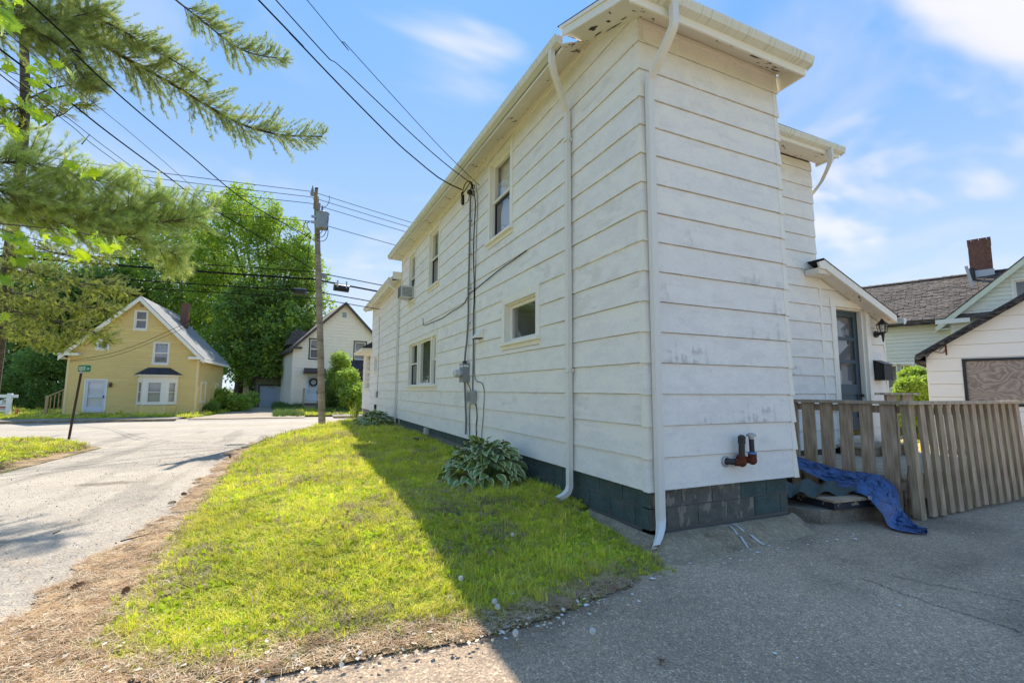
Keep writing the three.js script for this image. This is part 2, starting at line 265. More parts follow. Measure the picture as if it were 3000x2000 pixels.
const brownShingles = [0, 1, 2, 3].map((k) => mat({ map: rep(shingleTex(531 + k * 7, [.30 - .03 * k, .255 - .025 * k, .22 - .02 * k], [.50, .45, .40]), .9, .9), roughness: .98 }));
const greenSiding = mat({ map: rep(tex(512, 256, (u, v) => { const a = fbm(u, v, 5, 4, 561), b = fbm(u, v, 80, 2, 563, 10); return [.895 + .04 * (a - .5) + .03 * (b - .5), .89 + .04 * (a - .5) + .03 * (b - .5), .825 + .04 * (a - .5) + .03 * (b - .5)]; }), .3, .6), roughness: .55 });
const garageTex = tex(1024, 512, (u, v) => { const a = fbm(u, v, 8, 4, 571), sp = vn(u * 260, v * 130, 260, 130, 573), b = fbm(u, v, 30, 3, 577); let c = [.935 + .02 * (a - .5), .92 + .02 * (a - .5), .88 + .02 * (a - .5)]; if (sp > .975 && b > .5) c = mix3(c, [.35, .31, .28], .7); return c; });
const garageMat = mat({ map: rep(garageTex, .3, .6), roughness: .6 });
const rottenTex = tex(512, 256, (u, v) => { const a = fbm(u, v, 12, 4, 581, 30), b = fbm(u, v, 40, 3, 583, 60); return mix3([.13, .125, .13], [.55, .50, .45], sm((a * .6 + b * .5 - .58) / .08) * .7); });
const rotten = mat({ map: rep(rottenTex, .6, 2), roughness: .9 });
const brownTrim = mat({ color: lin(.085, .06, .046), roughness: .7 });
const metalGrey = mat({ color: lin(.27, .275, .28), roughness: .5, metalness: .25 });
const galv = mat({ color: lin(.42, .43, .44), roughness: .4, metalness: .6 });
const rust = mat({ map: rep(tex(256, 256, (u, v) => { const a = fbm(u, v, 12, 4, 591), b = fbm(u, v, 70, 2, 593); return mix3([.24, .11, .07], [.56, .28, .15], a).map((q) => q + .12 * (b - .5)); }), 4, 4), roughness: .85, metalness: .2 });
const pipeDark = mat({ color: lin(.05, .046, .042), roughness: .6, metalness: .3 });
const cableMat = new THREE.MeshPhysicalMaterial({ color: lin(.02, .02, .021), roughness: 1, specularIntensity: .05 });
const cableGrey = mat({ color: lin(.16, .16, .155), roughness: .6 });
const blackPaint = mat({ color: lin(.016, .017, .018), roughness: .42 });
const tealDoor = mat({ color: lin(.045, .075, .095), roughness: .4 });
const tarpTex = tex(512, 512, (u, v) => { const a = fbm(u, v, 8, 5, 601), b = fbm(u, v, 40, 3, 603), w = (Math.sin(u * 512 * 1.2) * Math.sin(v * 512 * 1.2)) * .02; return mix3([.14, .21, .34], [.32, .48, .70], clamp(a * .8 + b * .4 - .1 + w)); });
const tarpMat = mat({ map: rep(tarpTex, 1.6, 1.6), roughness: .55, bumpMap: rep(tarpTex, 3, 3), bumpScale: .02 });
const tarpGreen = mat({ color: lin(.035, .06, .055), roughness: .6 });
const leafMat = (c, tr = .45) => new THREE.MeshPhysicalMaterial({ color: c, transmission: tr, thickness: 0, roughness: .9, ior: 1.3, side: THREE.DoubleSide });
// ---------------------------------------------------------------- ground, driveway, lane, road
const EDGE = [[1.2, -4.15], [-9.15, -4.16], [-12.38, -3.96], [-14.43, -3.36], [-16, -2.7], [-16.75, -2.15], [-17.3, -1.4], [-17.75, 0.2], [-17.9, 3]];
function xEdge(z) { for (let i = 0; i + 1 < EDGE.length; i++) if (z <= EDGE[i][0] && z >= EDGE[i + 1][0]) return lerp(EDGE[i][1], EDGE[i + 1][1], (z - EDGE[i][0]) / (EDGE[i + 1][0] - EDGE[i][0])); return z > 0 ? -4.15 : 3; }
const laneY = (z) => -0.13 * sm((-5 - z) / 10);
const nearEdge = (x) => 0.76 + 0.05 * Math.sin(x * 2.3) + (x > -1.4 ? (x + 1.4) * -0.21 : 0) + (x < -3.5 ? (x + 3.5) * .8 : 0);   // where the lawn ends at the driveway
function lawnY(x, z) {
  const b = sm((nearEdge(x) - z) / 2.4), a = sm((x - xEdge(z)) / 1.7), c = sm((z + 18.1) / 1.1);
  const l = laneY(z); return l + 0.006 + (0.19 * b - l) * a * (c * .9 + .1) + 0.012 * (vn(x * 1.3 + 50, z * 1.3 + 50, 999, 999, 3) - .5) * a * b;
}
function sheet(x0, x1, z0, z1, nx, nz, yf, keep, col) {             // a grid of ground
  const pos = [], uv = [], cl = [], id = [], q = V();
  const at = (i, j) => [lerp(x0, x1, i / nx), lerp(z0, z1, j / nz)];
  for (let j = 0; j <= nz; j++) for (let i = 0; i <= nx; i++) { const [x, z] = at(i, j); pos.push(x, yf(x, z), z); uv.push(x, z); const c = col ? col(x, z) : [1, 1, 1]; cl.push(...c); }
  for (let j = 0; j < nz; j++) for (let i = 0; i < nx; i++) { const [x, z] = at(i + .5, j + .5); if (keep && !keep(x, z)) continue; const a = j * (nx + 1) + i, b = a + 1, c = a + nx + 1, d = c + 1; id.push(a, c, b, b, c, d); }
  const g = new THREE.BufferGeometry(); g.setAttribute('position', new THREE.Float32BufferAttribute(pos, 3)); g.setAttribute('uv', new THREE.Float32BufferAttribute(uv, 2)); g.setAttribute('color', new THREE.Float32BufferAttribute(cl, 3)); g.setIndex(id); g.computeVertexNormals(); return g;
}
const N2 = (x, z, f, s, o = 3) => { let a = .5, t = 0, n = 0; for (let i = 0; i < o; i++) { t += a * vn(x * f + 500, z * f + 500, 9999, 9999, s + i * 7); n += a; a *= .5; f *= 2; } return t / n; };

structure('ground', sheet(-500, 500, -600, 120, 10, 10, () => -0.4, null), yardMat);
structure('driveway', sheet(-14, 24, -6, 16, 190, 110, (x, z) => 0.012 * (N2(x, z, .4, 11) - .5), (x, z) => (z > -1.6 || x > 7) && !(x < -4.4 && z < .1), (x, z) => { const s = N2(x, z, .55, 21, 4), t = N2(x, z, 2.2, 25, 3), u = N2(x * .35 + z * .8, z * .3 - x * .5, 1.2, 27, 4), k = 1 + .5 * (s - .5) + .2 * (t - .5) - .28 * sm((u - .54) / .12); return [k, k, k]; }), asphMat);
// lane with its worn surface; a chipped hollow lies where the top layer has gone
const HOLE = onY(315, 1418, 0);
structure('lane', sheet(-10.5, -3.2, -17.6, 1.6, 120, 300, (x, z) => laneY(z) + 0.006 + 0.02 * (N2(x, z, .35, 31) - .5) * sm((1.4 - z) / 2) - .012 * sm(1 - Math.hypot((x - HOLE.x) / .55, (z - HOLE.z) / .22)) * (.4 + N2(x, z, 5, 33)), (x, z) => x > -7.9 - Math.max(0, -z - 11.5) * .5 + .15 * (N2(x, z, 1.2, 35) - .5) && (x < xEdge(z) + .15 || z > -17.7 && x < xEdge(z) + .1) && z < 1.25 + .4 * (N2(x, z, 1.5, 37) - .5) + (x + 4.2) * .3, (x, z) => { const s = N2(x, z, .5, 41, 4), t = N2(x, z, 3, 45, 3), st = N2(x * 2.2, z * .22, 1, 47, 4), k = 1 + .30 * (s - .5) + .2 * (t - .5) - .26 * sm((st - .55) / .12), h = sm(1.25 - Math.hypot((x - HOLE.x) / .55, (z - HOLE.z) / .2) + .9 * (N2(x, z, 7, 39) - .5)); const m = 1 - .5 * h; return [k * m, k * m * (1 - .06 * h), k * m * (1 - .12 * h)]; }), laneMat);
// the street
const roadF = (x) => -0.05 * x;                                     // it runs a little away to one side
structure('road', sheet(-90, 90, -25.1, -16.4, 90, 8, (x, z) => -0.15, null, (x, z) => { const k = 1 + .10 * (N2(x, z, .3, 51) - .5); return [k, k, k]; }).translate(0, 0, 0), roadMat);
const lineMat = mat({ color: lin(.58, .46, .26), roughness: .8 });
structure('road_centre_line', [sheet(-90, 90, -20.97, -20.87, 2, 1, () => -0.146), sheet(-90, 90, -20.76, -20.66, 2, 1, () => -0.146)], lineMat);
structure('kerb', [box(-90, -8.6, -.2, -0.03, -25.3, -25.05), box(-1.2, 90, -.2, -0.03, -25.3, -25.05)], concMat);
structure('pavement', [sheet(-90, -8.6, -27, -25.3, 4, 1, () => -0.035), sheet(-1.2, 90, -27, -25.3, 4, 1, () => -0.035)], mat({ map: rep(concTex, .4, .4), roughness: .95 }));
structure('far_yard', sheet(-90, 90, -120, -25.1, 60, 40, (x, z) => -0.09 + .05 * (N2(x, z, .2, 61) - .5), (x, z) => !(x > -8.5 && x < -1.3 && z > -26.5)), yardMat);
structure('gravel_drive', sheet(-8.6, -1.2, -43, -25.1, 30, 50, (x, z) => -0.068 + .03 * (N2(x, z, .6, 63) - .5), (x, z) => x > -8.2 + (z + 25) * -.12 + .6 * (N2(x, z, .8, 64) - .5) && x < -2.6 + (z + 25) * .13 + .7 * (N2(x, z, .9, 65) - .5), (x, z) => { const k = 1 + .3 * (N2(x, z, .9, 66) - .5); return [k * .92, k * .86, k * .78]; }), laneMat);
structure('drive_mouth', sheet(-8.6, -1.2, -25.4, -24.6, 8, 2, (x, z) => lerp(-.148, -.072, sm((-24.6 - z) / .8))), roadMat);
// lawn beside the house, and the verge on the other side of the lane
const straw = (x, z) => clamp(sm((nearEdge(x) - z) / .34 + .5 * (N2(x, z, 3, 75) - .5)) * sm((x - xEdge(z) + .06) / .28 + .4 * (N2(x, z, 2, 77) - .5)));   // 0 where dry litter lies, 1 where grass grows
structure('lawn', sheet(-4.75, 3.2, -18.6, 1.3, 160, 330, (x, z) => lawnY(x, z) - .012, (x, z) => x > xEdge(z) - .06 && x < (z > -.75 ? -.07 : z < -12 ? 3 : .1) && z < nearEdge(x) + .12, (x, z) => { const s = N2(x, z, 1.1, 71, 4), k = 1 + .5 * (s - .5); return [k, k, k]; }), soilMat);
const inLitter = (x, z) => { const e = xEdge(z) + .12 * (N2(x, z, 2.4, 83) - .5); const side = x < e + .35 && x > e - .36 * (.35 + 1.1 * N2(0, z, .7, 85)) - .3 * (N2(x, z, 3, 84) - .5) - (z > -3 ? .06 * (z + 3) : 0) && z > -12.5; const front = z > nearEdge(x) - .34 + .35 * (N2(x, z, 3, 88) - .5) && z < nearEdge(x) + .03 + .12 * (N2(x, z, 4, 86) - .5) && x > -5.2 && x < -.7; return (side && z < nearEdge(x) + .6) || front; };
structure('pine_litter_bed', sheet(-5.6, -.6, -12.6, 2.2, 170, 480, (x, z) => Math.max(lawnY(x, z) - .004, laneY(z) + .004 + .008 * N2(x, z, 6, 87)) + .004, inLitter, (x, z) => { const k = 1 + .4 * (N2(x, z, 2, 89, 4) - .5); return [k, k, k * .98]; }), litterMat);
const vergeIn = (x, z) => x < -7.75 + .25 * (N2(x, z, 1.1, 93) - .5) - Math.max(0, -z - 12.4) * .75 && z > -15.55 + .3 * (N2(x, z, 1, 94) - .5);
structure('verge', sheet(-30, -7.2, -16, 6, 90, 90, (x, z) => laneY(z) + .008 + .06 * sm((-7.7 - x) / 1.5), vergeIn, (x, z) => { const k = 1 + .4 * (N2(x, z, 1, 95, 3) - .5); return [k, k, k]; }), soilMat);
structure('verge_litter', sheet(-11.5, -7.2, -15.5, 3, 60, 180, (x, z) => laneY(z) + .013 + .06 * sm((-7.7 - x) / 1.5), (x, z) => vergeIn(x, z) && x > -8.75 + .5 * (N2(x, z, 1.2, 97) - .5) - Math.max(0, -z - 11) * .55, (x, z) => { const k = .9 + .4 * (N2(x, z, 2, 98, 4) - .5); return [k, k, k]; }), litterMat);

// concrete apron that slopes away from the foundation
{
  const path = [[-.12, -1.0, -.02, -.98], [-.2, -.6, -.01, -.6], [-.24, -.25, -.01, -.3], [-.25, .05, -.01, -.1], [-.20, .34, .02, .03], [-.02, .50, .10, .05], [.30, .50, .35, .05], [.75, .40, .75, .05], [1.10, .39, 1.10, .05], [1.55, .37, 1.5, .05], [1.95, .30, 1.9, .03], [2.15, .12, 2.02, -.02]];
  const pts = [], n = 8, C1 = new THREE.CatmullRomCurve3(path.map((p) => V(p[0], 0, p[1]))), C2 = new THREE.CatmullRomCurve3(path.map((p) => V(p[2], 0.16, p[3]))), m = 60;
  for (let i = 0; i <= m; i++) { const a = C1.getPoint(i / m), b = C2.getPoint(i / m); for (let k = 0; k <= n; k++) { const t = k / n, p = a.clone().lerp(b, t); p.y = -.02 + .165 * Math.pow(sm(t * .9 + .05), .8) + .02 * (N2(p.x, p.z, 4, 101) - .5); pts.push(p); } }
  const g = new THREE.BufferGeometry().setFromPoints(pts), id = []; for (let i = 0; i < m; i++) for (let k = 0; k < n; k++) { const a = i * (n + 1) + k, b = a + n + 1; id.push(a, b, a + 1, a + 1, b, b + 1); }
  g.setIndex(id); g.setAttribute('uv', new THREE.Float32BufferAttribute(pts.flatMap((p) => [p.x, p.z]), 2)); g.computeVertexNormals();
  structure('concrete_apron', g, concMat);
  // two drips of spilt white paint on it
  const paint = mat({ color: lin(.50, .49, .46), roughness: .8 });
  const strip = (p0, p1, w, bend) => { const q = []; for (let i = 0; i <= 10; i++) { const t = i / 10, p = V(lerp(p0[0], p1[0], t) + bend * Math.sin(t * 3.1), 0, lerp(p0[1], p1[1], t)); let best = 9; for (const w of pts) { const dd = (w.x - p.x) ** 2 + (w.z - p.z) ** 2; if (dd < best) { best = dd; p.y = w.y + .006; } } q.push(p); } const P = []; q.forEach((p, i) => { const ww = w * (.6 + .6 * h2(i, 3, 9)); P.push(V(p.x - ww, p.y, p.z), V(p.x + ww, p.y, p.z)); }); const F = []; for (let i = 0; i < 10; i++) { const a = i * 2; F.push([a, a + 2, a + 1], [a + 1, a + 2, a + 3]); } return tris(P, F); };
  single('paint_drip', strip([.92, .08], [.86, .40], .012, .02), paint, 'thinner white paint drip on the sloped concrete beside the foundation', 'paint drip');
  single('paint_drip', strip([1.0, .07], [1.15, .40], .016, -.02), paint, 'wider white paint drip on the sloped concrete beside the foundation', 'paint drip');
}
// long cracks in the driveway, filled with dirt
{
  const dirt = mat({ color: lin(.09, .08, .066), roughness: 1 }), fu = (x, y) => [1700 + x * .5527, 1500 + y * .5527], r = rng(301);
  for (const pts of [[[1500, 355], [1700, 430], [1900, 500], [2100, 560], [2352, 640]], [[1650, 340], [1850, 380], [2100, 425], [2352, 480]]]) {
    const c = new THREE.CatmullRomCurve3(pts.map(([x, y]) => onY(...fu(x, y), 0))), P = [], F = [], n = 60; for (let i = 0; i <= n; i++) { const p = c.getPoint(i / n), t = c.getTangent(i / n), s = V(-t.z, 0, t.x), j = rr(-.02, .02, r), w = rr(.0015, .006, r); p.addScaledVector(s, j); p.y = .012 * (N2(p.x, p.z, .4, 11) - .5) + .005; P.push(p.clone().addScaledVector(s, w), p.clone().addScaledVector(s, -w)); if (i) F.push([2 * i - 2, 2 * i - 1, 2 * i], [2 * i - 1, 2 * i + 1, 2 * i]); }
    const m = structure('driveway_crack', tris(P, F), dirt);
  }
}
// ---------------------------------------------------------------- walls of lapped boards, windows
// boards of one wall; holes are [u0, u1, y0, y1]; lim(y) gives the wall's extent in u at height y
function siding(parent, f, o) {
  const { y0, y1, e, mats, name = 'siding_board', proud = .021, thin = .004, back = -.03, holes = [], joints = 0, strip = null, wavy = false, seed = 1, one = false, groove = 0 } = o;
  const lim = o.lim ?? (() => [o.u0, o.u1]), r = rng(seed), all = [];
  for (let k = 0, ya = y0; ya < y1 - 1e-4; k++, ya += e) {
    const yb = Math.min(ya + e, y1), cuts = [ya, yb]; for (const h of holes) for (const q of [h[2], h[3]]) if (q > ya + .002 && q < yb - .002) cuts.push(q); cuts.sort((a, b) => a - b);
    const [l0, l1] = lim((ya + yb) / 2), js = []; if (joints) { for (let u = l0 + rr(.4, 1, r) * joints; u < l1 - .5; u += rr(.75, 1.25, r) * joints) js.push(u); }
    const row = strip ? strip(k, r) : Math.floor(r() * 8), off = r() * 6;
    for (let c = 0; c + 1 < cuts.length; c++) {
      const a = cuts[c], b = cuts[c + 1]; let seg = [[l0 - 99, l1 + 99]];
      for (const h of holes) if (h[2] < b - .001 && h[3] > a + .001) seg = seg.flatMap(([s, t]) => h[1] <= s || h[0] >= t ? [[s, t]] : [[s, h[0]], [h[1], t]].filter(([p, q]) => q - p > .004));
      for (const j of js) seg = seg.flatMap(([s, t]) => j > s + .05 && j < t - .05 ? [[s, j - .0012], [j + .0012, t]] : [[s, t]]);
      const [a0, a1] = lim(a), [b0, b1] = lim(b);
      for (const [s, t] of seg) {
        const pa = Math.max(s, a0), qa = Math.min(t, a1), pb = Math.max(s, b0), qb = Math.min(t, b1); if (qa - pa < .003 && qb - pb < .003) continue;
        const nA = lerp(proud, thin, (a - ya) / e), nB = lerp(proud, thin, (b - ya) / e), L = Math.max(qa - pa, qb - pb), n = wavy ? Math.max(1, Math.ceil(L / .5)) : 1, K = groove && c === 0 && b - a > groove * 2 ? 6 : 4, pts = [], tilt = wavy ? rr(-.0015, .0015, r) : 0;
        for (let i = 0; i <= n; i++) { const w = i / n, ua = lerp(pa, Math.max(pa, qa), w), ub = lerp(pb, Math.max(pb, qb), w), dy = wavy && c === 0 ? rr(-.002, .0015, r) : 0, dn = wavy ? rr(-.0004, .0008, r) : 0; if (K === 4) pts.push(f.P(ua, a + dy, back), f.P(ua, a + dy, nA + dn + tilt), f.P(ub, b, nB + dn * .3), f.P(ub, b, back)); else pts.push(f.P(ua, a, back), f.P(ua, a, -.018), f.P(ua, a + groove, -.018), f.P(ua, a + groove + dy, nA + dn), f.P(ub, b, nB), f.P(ub, b, back)); }
        const F = []; for (let i = 0; i < n; i++) for (let q = 0; q < K; q++) { const x = i * K + q, y = i * K + (q + 1) % K; F.push([x, y, y + K], [x, y + K, x + K]); } const z = n * K; if (K === 4) F.push([0, 2, 1], [0, 3, 2], [z, z + 1, z + 2], [z, z + 2, z + 3]); else F.push([0, 2, 1], [0, 5, 2], [5, 3, 2], [5, 4, 3], [z, z + 1, z + 2], [z, z + 2, z + 5], [z + 5, z + 2, z + 3], [z + 5, z + 3, z + 4]);
        const g = outward(tris(pts, F));
        const P = g.attributes.position, U = g.attributes.uv, q = V(); for (let i = 0; i < P.count; i++) { q.fromBufferAttribute(P, i).sub(f.o); const u = q.dot(f.U); if (o.plainUV) U.setXY(i, u + off, q.y); else U.setXY(i, (u + off) / 6, (row + clamp((q.y - ya) / e, .01, .985)) / 8); }
        if (one) all.push(g); else part(parent, name, g, mats[Math.floor(r() * mats.length)]);
      }
    }
  }
  if (one) part(parent, name, all, mats[0]);
}
// a window in wall f, opening [u0,u1,y0,y1]; sub-parts: casing, jamb, sash, pane, sill, room and what hangs inside
function windowIn(parent, f, [u0, u1, y0, y1], o = {}) {
  const { casing = .10, cm = white, sm_ = white, sashes = 2, cols = 1, rows = 1, depth = .07, sillOut = .05, proud = .028, room = 2.4, inside = null, top = true, bar = .035, screen = false, name = 'window', sillH = .045 } = o;
  const w = sub(parent, name), C = casing, B = (a, b, c, d, n0, n1) => fbox(f, a, b, c, d, n0, n1);
  if (C > 0) part(w, 'casing', [B(u0 - C, u0, y0 - .01, y1 + (top ? C : 0), -.02, proud), B(u1, u1 + C, y0 - .01, y1 + (top ? C : 0), -.02, proud), ...(top ? [B(u0, u1, y1, y1 + C, -.02, proud - .002)] : [])], cm);
  if (sillOut) part(w, 'sill', [B(u0 - C - .02, u1 + C + .02, y0 - .01 - sillH, y0 - .01, -.06, proud + sillOut), B(u0 - C, u1 + C, y0 - .10 - sillH * .5, y0 - .01 - sillH, -.02, proud - .004)], cm);
  part(w, 'jamb', [B(u0, u0 + .018, y0, y1, -depth - .06, -.021), B(u1 - .018, u1, y0, y1, -depth - .06, -.021), B(u0 + .018, u1 - .018, y1 - .02, y1, -depth - .06, -.021), B(u0 + .018, u1 - .018, y0 - .01, y0 + .012, -depth - .06, -.021)], sm_);
  const a = u0 + .018, b = u1 - .018, h = (y1 - y0 - .03) / sashes;
  for (let s = 0; s < sashes; s++) {
    const s0 = y0 + .012 + s * h, s1 = s0 + h, n = -depth + (s === 0 && sashes > 1 ? -.03 : 0) + .03, sash = [B(a, a + bar, s0, s1, n - .035, n), B(b - bar, b, s0, s1, n - .035, n), B(a + bar, b - bar, s0, s0 + bar, n - .035, n), B(a + bar, b - bar, s1 - bar, s1, n - .035, n)];
    for (let i = 1; i < cols; i++) { const u = lerp(a + bar, b - bar, i / cols); sash.push(B(u - .011, u + .011, s0 + bar, s1 - bar, n - .03, n - .004)); }
    for (let i = 1; i < rows; i++) { const y = lerp(s0 + bar, s1 - bar, i / rows); sash.push(B(a + bar, b - bar, y - .011, y + .011, n - .028, n - .006)); }
    part(w, 'sash', sash, screen && s === 0 ? (o.screenFrame ?? sm_) : sm_);
    part(w, 'pane', quad(f.P(a + bar * .5, s0 + bar * .5, n - .018), f.P(b - bar * .5, s0 + bar * .5, n - .018), f.P(b - bar * .5, s1 - bar * .5, n - .018), f.P(a + bar * .5, s1 - bar * .5, n - .018)), glass);
  }
  const d = depth + .062, q = f.P.bind(f), X0 = u0 - .02, X1 = u1 + .02, Y0 = y0 - .02, Y1 = y1 + .02;
  part(w, 'room', [quad(q(X0, Y0, -d - room), q(X1, Y0, -d - room), q(X1, Y1, -d - room), q(X0, Y1, -d - room)), quad(q(X0, Y0, -d), q(X0, Y1, -d), q(X0, Y1, -d - room), q(X0, Y0, -d - room)), quad(q(X1, Y0, -d), q(X1, Y1, -d), q(X1, Y1, -d - room), q(X1, Y0, -d - room)), quad(q(X0, Y1, -d), q(X1, Y1, -d), q(X1, Y1, -d - room), q(X0, Y1, -d - room)), quad(q(X0, Y0, -d), q(X1, Y0, -d), q(X1, Y0, -d - room), q(X0, Y0, -d - room))], roomMat);
  for (const [nm, m, x0, x1, ya, yb, fold] of inside ?? []) {       // curtains and blinds in fractions of the opening
    const P = [], F = [], n = fold ? 22 : 1; for (let i = 0; i <= n; i++) { const u = lerp(lerp(u0, u1, x0), lerp(u0, u1, x1), i / n), z = -d - .05 + (fold ? .018 * Math.sin(i * 1.9) : 0); P.push(f.P(u, lerp(y0, y1, ya), z), f.P(u, lerp(y0, y1, yb), z)); if (i) F.push([2 * i - 2, 2 * i, 2 * i + 1], [2 * i - 2, 2 * i + 1, 2 * i - 1]); }
    part(w, nm, tris(P, F), m);
  }
  return w;
}
const holeOf = ([a, b, c, d], C = .10, top = true, s = .14) => [a - C + .004, b + C - .004, c - s + .03, d + (top ? C : 0) - .004];

// ---------------------------------------------------------------- the white house
const LW = new Frame(V(0, 0, 0), V(0, 0, -1), V(-1, 0, 0)), EW = new Frame(V(0, 0, 0), V(1, 0, 0), V(0, 0, 1)), SW = new Frame(V(0, 0, -1.55), V(1, 0, 0), V(0, 0, 1));
const house = thing('white_house', 'tall white board-sided house with narrow end bump, gutters and dark block foundation', 'house', V(2.6, 0, -8));
const E0 = .306, YB = .525;
{
  const W2a = [3.24, 4.14, 4.16, 5.60], W2b = [7.66, 8.58, 4.18, 5.66], W2c = [10.28, 11.1, 4.2, 5.68], WP = [7.68, 10.8, 1.62, 2.84], WS = [2.30, 3.42, 2.25, 2.88], WF = [17.4, 18.15, 2.3, 2.93], WB = [19.55, 21.25, 1.55, 3.2];
  const ext = (w) => [w[0] - .096, w[1] + .096, w[2] - .13, w[3] + .10];
  const st = (k, r) => [0, 2, 1, 0, 6, 2, 1, 4, 4, 1, 6, 4, 0, 2, 1, 6, 0, 2][k % 18];
  siding(house, LW, { u0: .03, u1: 12.4, y0: YB, y1: 5.86, e: E0, mats: [sidingMat], holes: [W2a, W2b, W2c, WP, WS].map(ext), joints: 3.2, groove: .005, wavy: true, seed: 11, strip: st });
  siding(house, LW, { u0: 12.4, u1: 19.2, y0: YB, y1: 5.26, e: E0, mats: [sidingMat], holes: [WF].map(ext), joints: 3.4, groove: .006, wavy: true, seed: 12, strip: st });
  siding(house, LW, { u0: 19.23, u1: 22.2, y0: YB, y1: 3.5, e: E0, mats: [sidingMat], holes: [WB].map(ext), joints: 0, groove: .006, wavy: true, seed: 13, strip: st });
  siding(house, EW, { u0: .03, u1: 2.10, y0: YB, y1: 5.40, e: E0, mats: [sidingMat], joints: 0, groove: .005, wavy: true, seed: 14, strip: (k) => [0, 2, 7, 7, 7, 3, 5, 5, 5, 2, 0, 6, 2, 6, 6, 0, 2, 0][k] });
  const D = [5.575, 6.44, .70, 3.0];
  siding(house, SW, { u0: 2.1, u1: 5.16, y0: YB, y1: 5.58, e: E0, mats: [sidingMat], joints: 0, groove: .005, wavy: true, seed: 15, strip: (k) => [7, 7, 5, 3, 7, 3, 5, 2, 0, 6, 2, 0, 2, 0, 6, 0, 2][k % 17] });
  siding(house, SW, { lim: (y) => [5.22, Math.min(6.98, 5.22 + Math.max(.02, (3.62 - y) / .40))], y0: YB, y1: 3.6, e: E0, mats: [sidingMat], holes: [[D[0] - .125, D[1] + .125, 0, D[3] + .125]], joints: 0, groove: .005, wavy: true, seed: 16, strip: (k) => [3, 2, 0, 0, 6, 2, 0, 1, 0, 2, 6][k % 11] });
  part(house, 'corner_board', fbox(SW, 5.16, 5.22, .5, 3.75, -.02, .02), white);
  part(house, 'corner_board', fbox(SW, 6.98, 7.03, .5, 2.96, -.10, .02), white);
  part(house, 'corner_board', [fbox(LW, 12.38, 12.43, 5.3, 5.95, -.02, .019)], white);
  part(house, 'corner_board', [fbox(LW, 19.19, 19.24, .5, 5.26, -.02, .021)], white);
  // metal caps that fold round the outer corners, one for each course
  const cap = (fa, fb, k, s0, s1, h = 5.42) => { const ya = YB + k * E0 - .004, yb = Math.min(YB + (k + 1) * E0, h); return [fbox(fa, s0[0], s0[1], ya, yb, -.02, .0205), fbox(fb, s1[0], s1[1], ya, yb, -.02, .0205)]; };
  for (let k = 0; k < 16; k++) {
    const ya = YB + k * E0 - .004, yb = Math.min(YB + (k + 1) * E0 - .004, 5.40), o0 = .0255, o1 = .0085, w = .055, p = (x, y, z) => V(x, y, z);
    const ring = (y, o) => [p(-o, y, -w), p(-o, y, o), p(w, y, o), p(w, y, o - .012), p(-o + .012, y, o - .012), p(-o + .012, y, -w)], A = ring(ya, o0), B = ring(yb, o1), F = [];
    for (let i = 0; i < 6; i++) { const j = (i + 1) % 6; F.push([i, j, j + 6], [i, j + 6, i + 6]); } F.push([0, 4, 1], [0, 5, 4], [1, 4, 2], [2, 4, 3], [6, 7, 10], [6, 10, 11], [7, 8, 10], [8, 9, 10]);
    part(house, 'corner_cap', tris([...A, ...B], F), k % 3 ? white : sidingMat);
    const X = 2.10, R2 = (y, o) => [p(X + o, y, -w), p(X + o, y, o), p(X - w, y, o), p(X - w, y, o - .012), p(X + o - .012, y, o - .012), p(X + o - .012, y, -w)], A2 = R2(ya, o0), B2 = R2(yb, o1);
    part(house, 'corner_cap', tris([...A2, ...B2], F), white);
  }
  // the faces nobody sees from here: bump's flank, far gable, rear
  part(house, 'rear_wall', [box(2.07, 2.095, YB, 5.4, -1.55, -.03), box(5.16, 5.2, .3, 5.8, -12.4, -1.58), box(0.03, 5.16, .3, 5.9, -12.43, -12.40), box(6.98, 7.0, .3, 3.0, -4.5, -1.66), box(4, 7, .3, 3, -4.53, -4.5), box(5.16, 5.2, .3, 5.3, -19.2, -12.43), box(.03, 5.2, .3, 5.3, -19.2, -19.17), box(.0, 3.2, .3, 3.5, -22.2, -22.17), box(3.17, 3.2, .3, 3.5, -22.17, -19.2)], white);

  // block foundation, painted dark green
  part(house, 'mortar', [box(.045, .16, -.2, .56, -12.3, -.045), box(.045, 2.0, -.2, .56, -.16, -.045), box(.06, .2, -.2, .56, -22.1, -12.3), box(2.05, 7, -.2, .56, -1.75, -1.62)], mortar);
  const rb = rng(5);
  for (let row = 0; row < 3; row++) {
    const y0 = .354 - .203 * (row - 1) + .005, y1 = y0 + .193;
    if (row < 3) for (let u = (row % 2 ? .045 : -.155); u < 12.2; u += .405) { const a = Math.max(u, .045), b = Math.min(u + .396, 12.25); if (b - a < .05 || (row === 2 && u > 2.6)) continue; const p = rr(.030, .036, rb); part(house, 'block', fbox(LW, a, b, y0, y1, -.10, -p), blockMat); }
    for (let u = (row % 2 ? .04 : -.16); u < 2; u += .405) { const a = Math.max(u, .04), b = Math.min(u + .396, 1.98); if (b - a < .05) continue; part(house, 'block', fbox(EW, a, b, y0, y1, -.10, -rr(.030, .036, rb)), row === 0 || u > 1.2 ? blockMat : blockMatB); }
  }

  // windows of the long wall
  const blind = (y) => [['blind', shadeBlind, .03, .97, y, 1, false]];
  windowIn(house, LW, W2a, { screen: true, screenFrame: screenMat, inside: [['blind', shadeBlind, .03, .97, .62, 1, false], ['curtain', curtain, .05, .95, 0, .5, true]] });
  windowIn(house, LW, W2b, { screen: true, screenFrame: screenMat, inside: [['blind', shadeBlind, .03, .97, .66, 1, false], ['curtain', curtain, .45, .95, 0, .5, true]] });
  windowIn(house, LW, W2c, { screen: true, screenFrame: screenMat, inside: [['blind', shadeBlind, .03, .97, .85, 1, false]] });
  const mull = [8.18, 9.68];
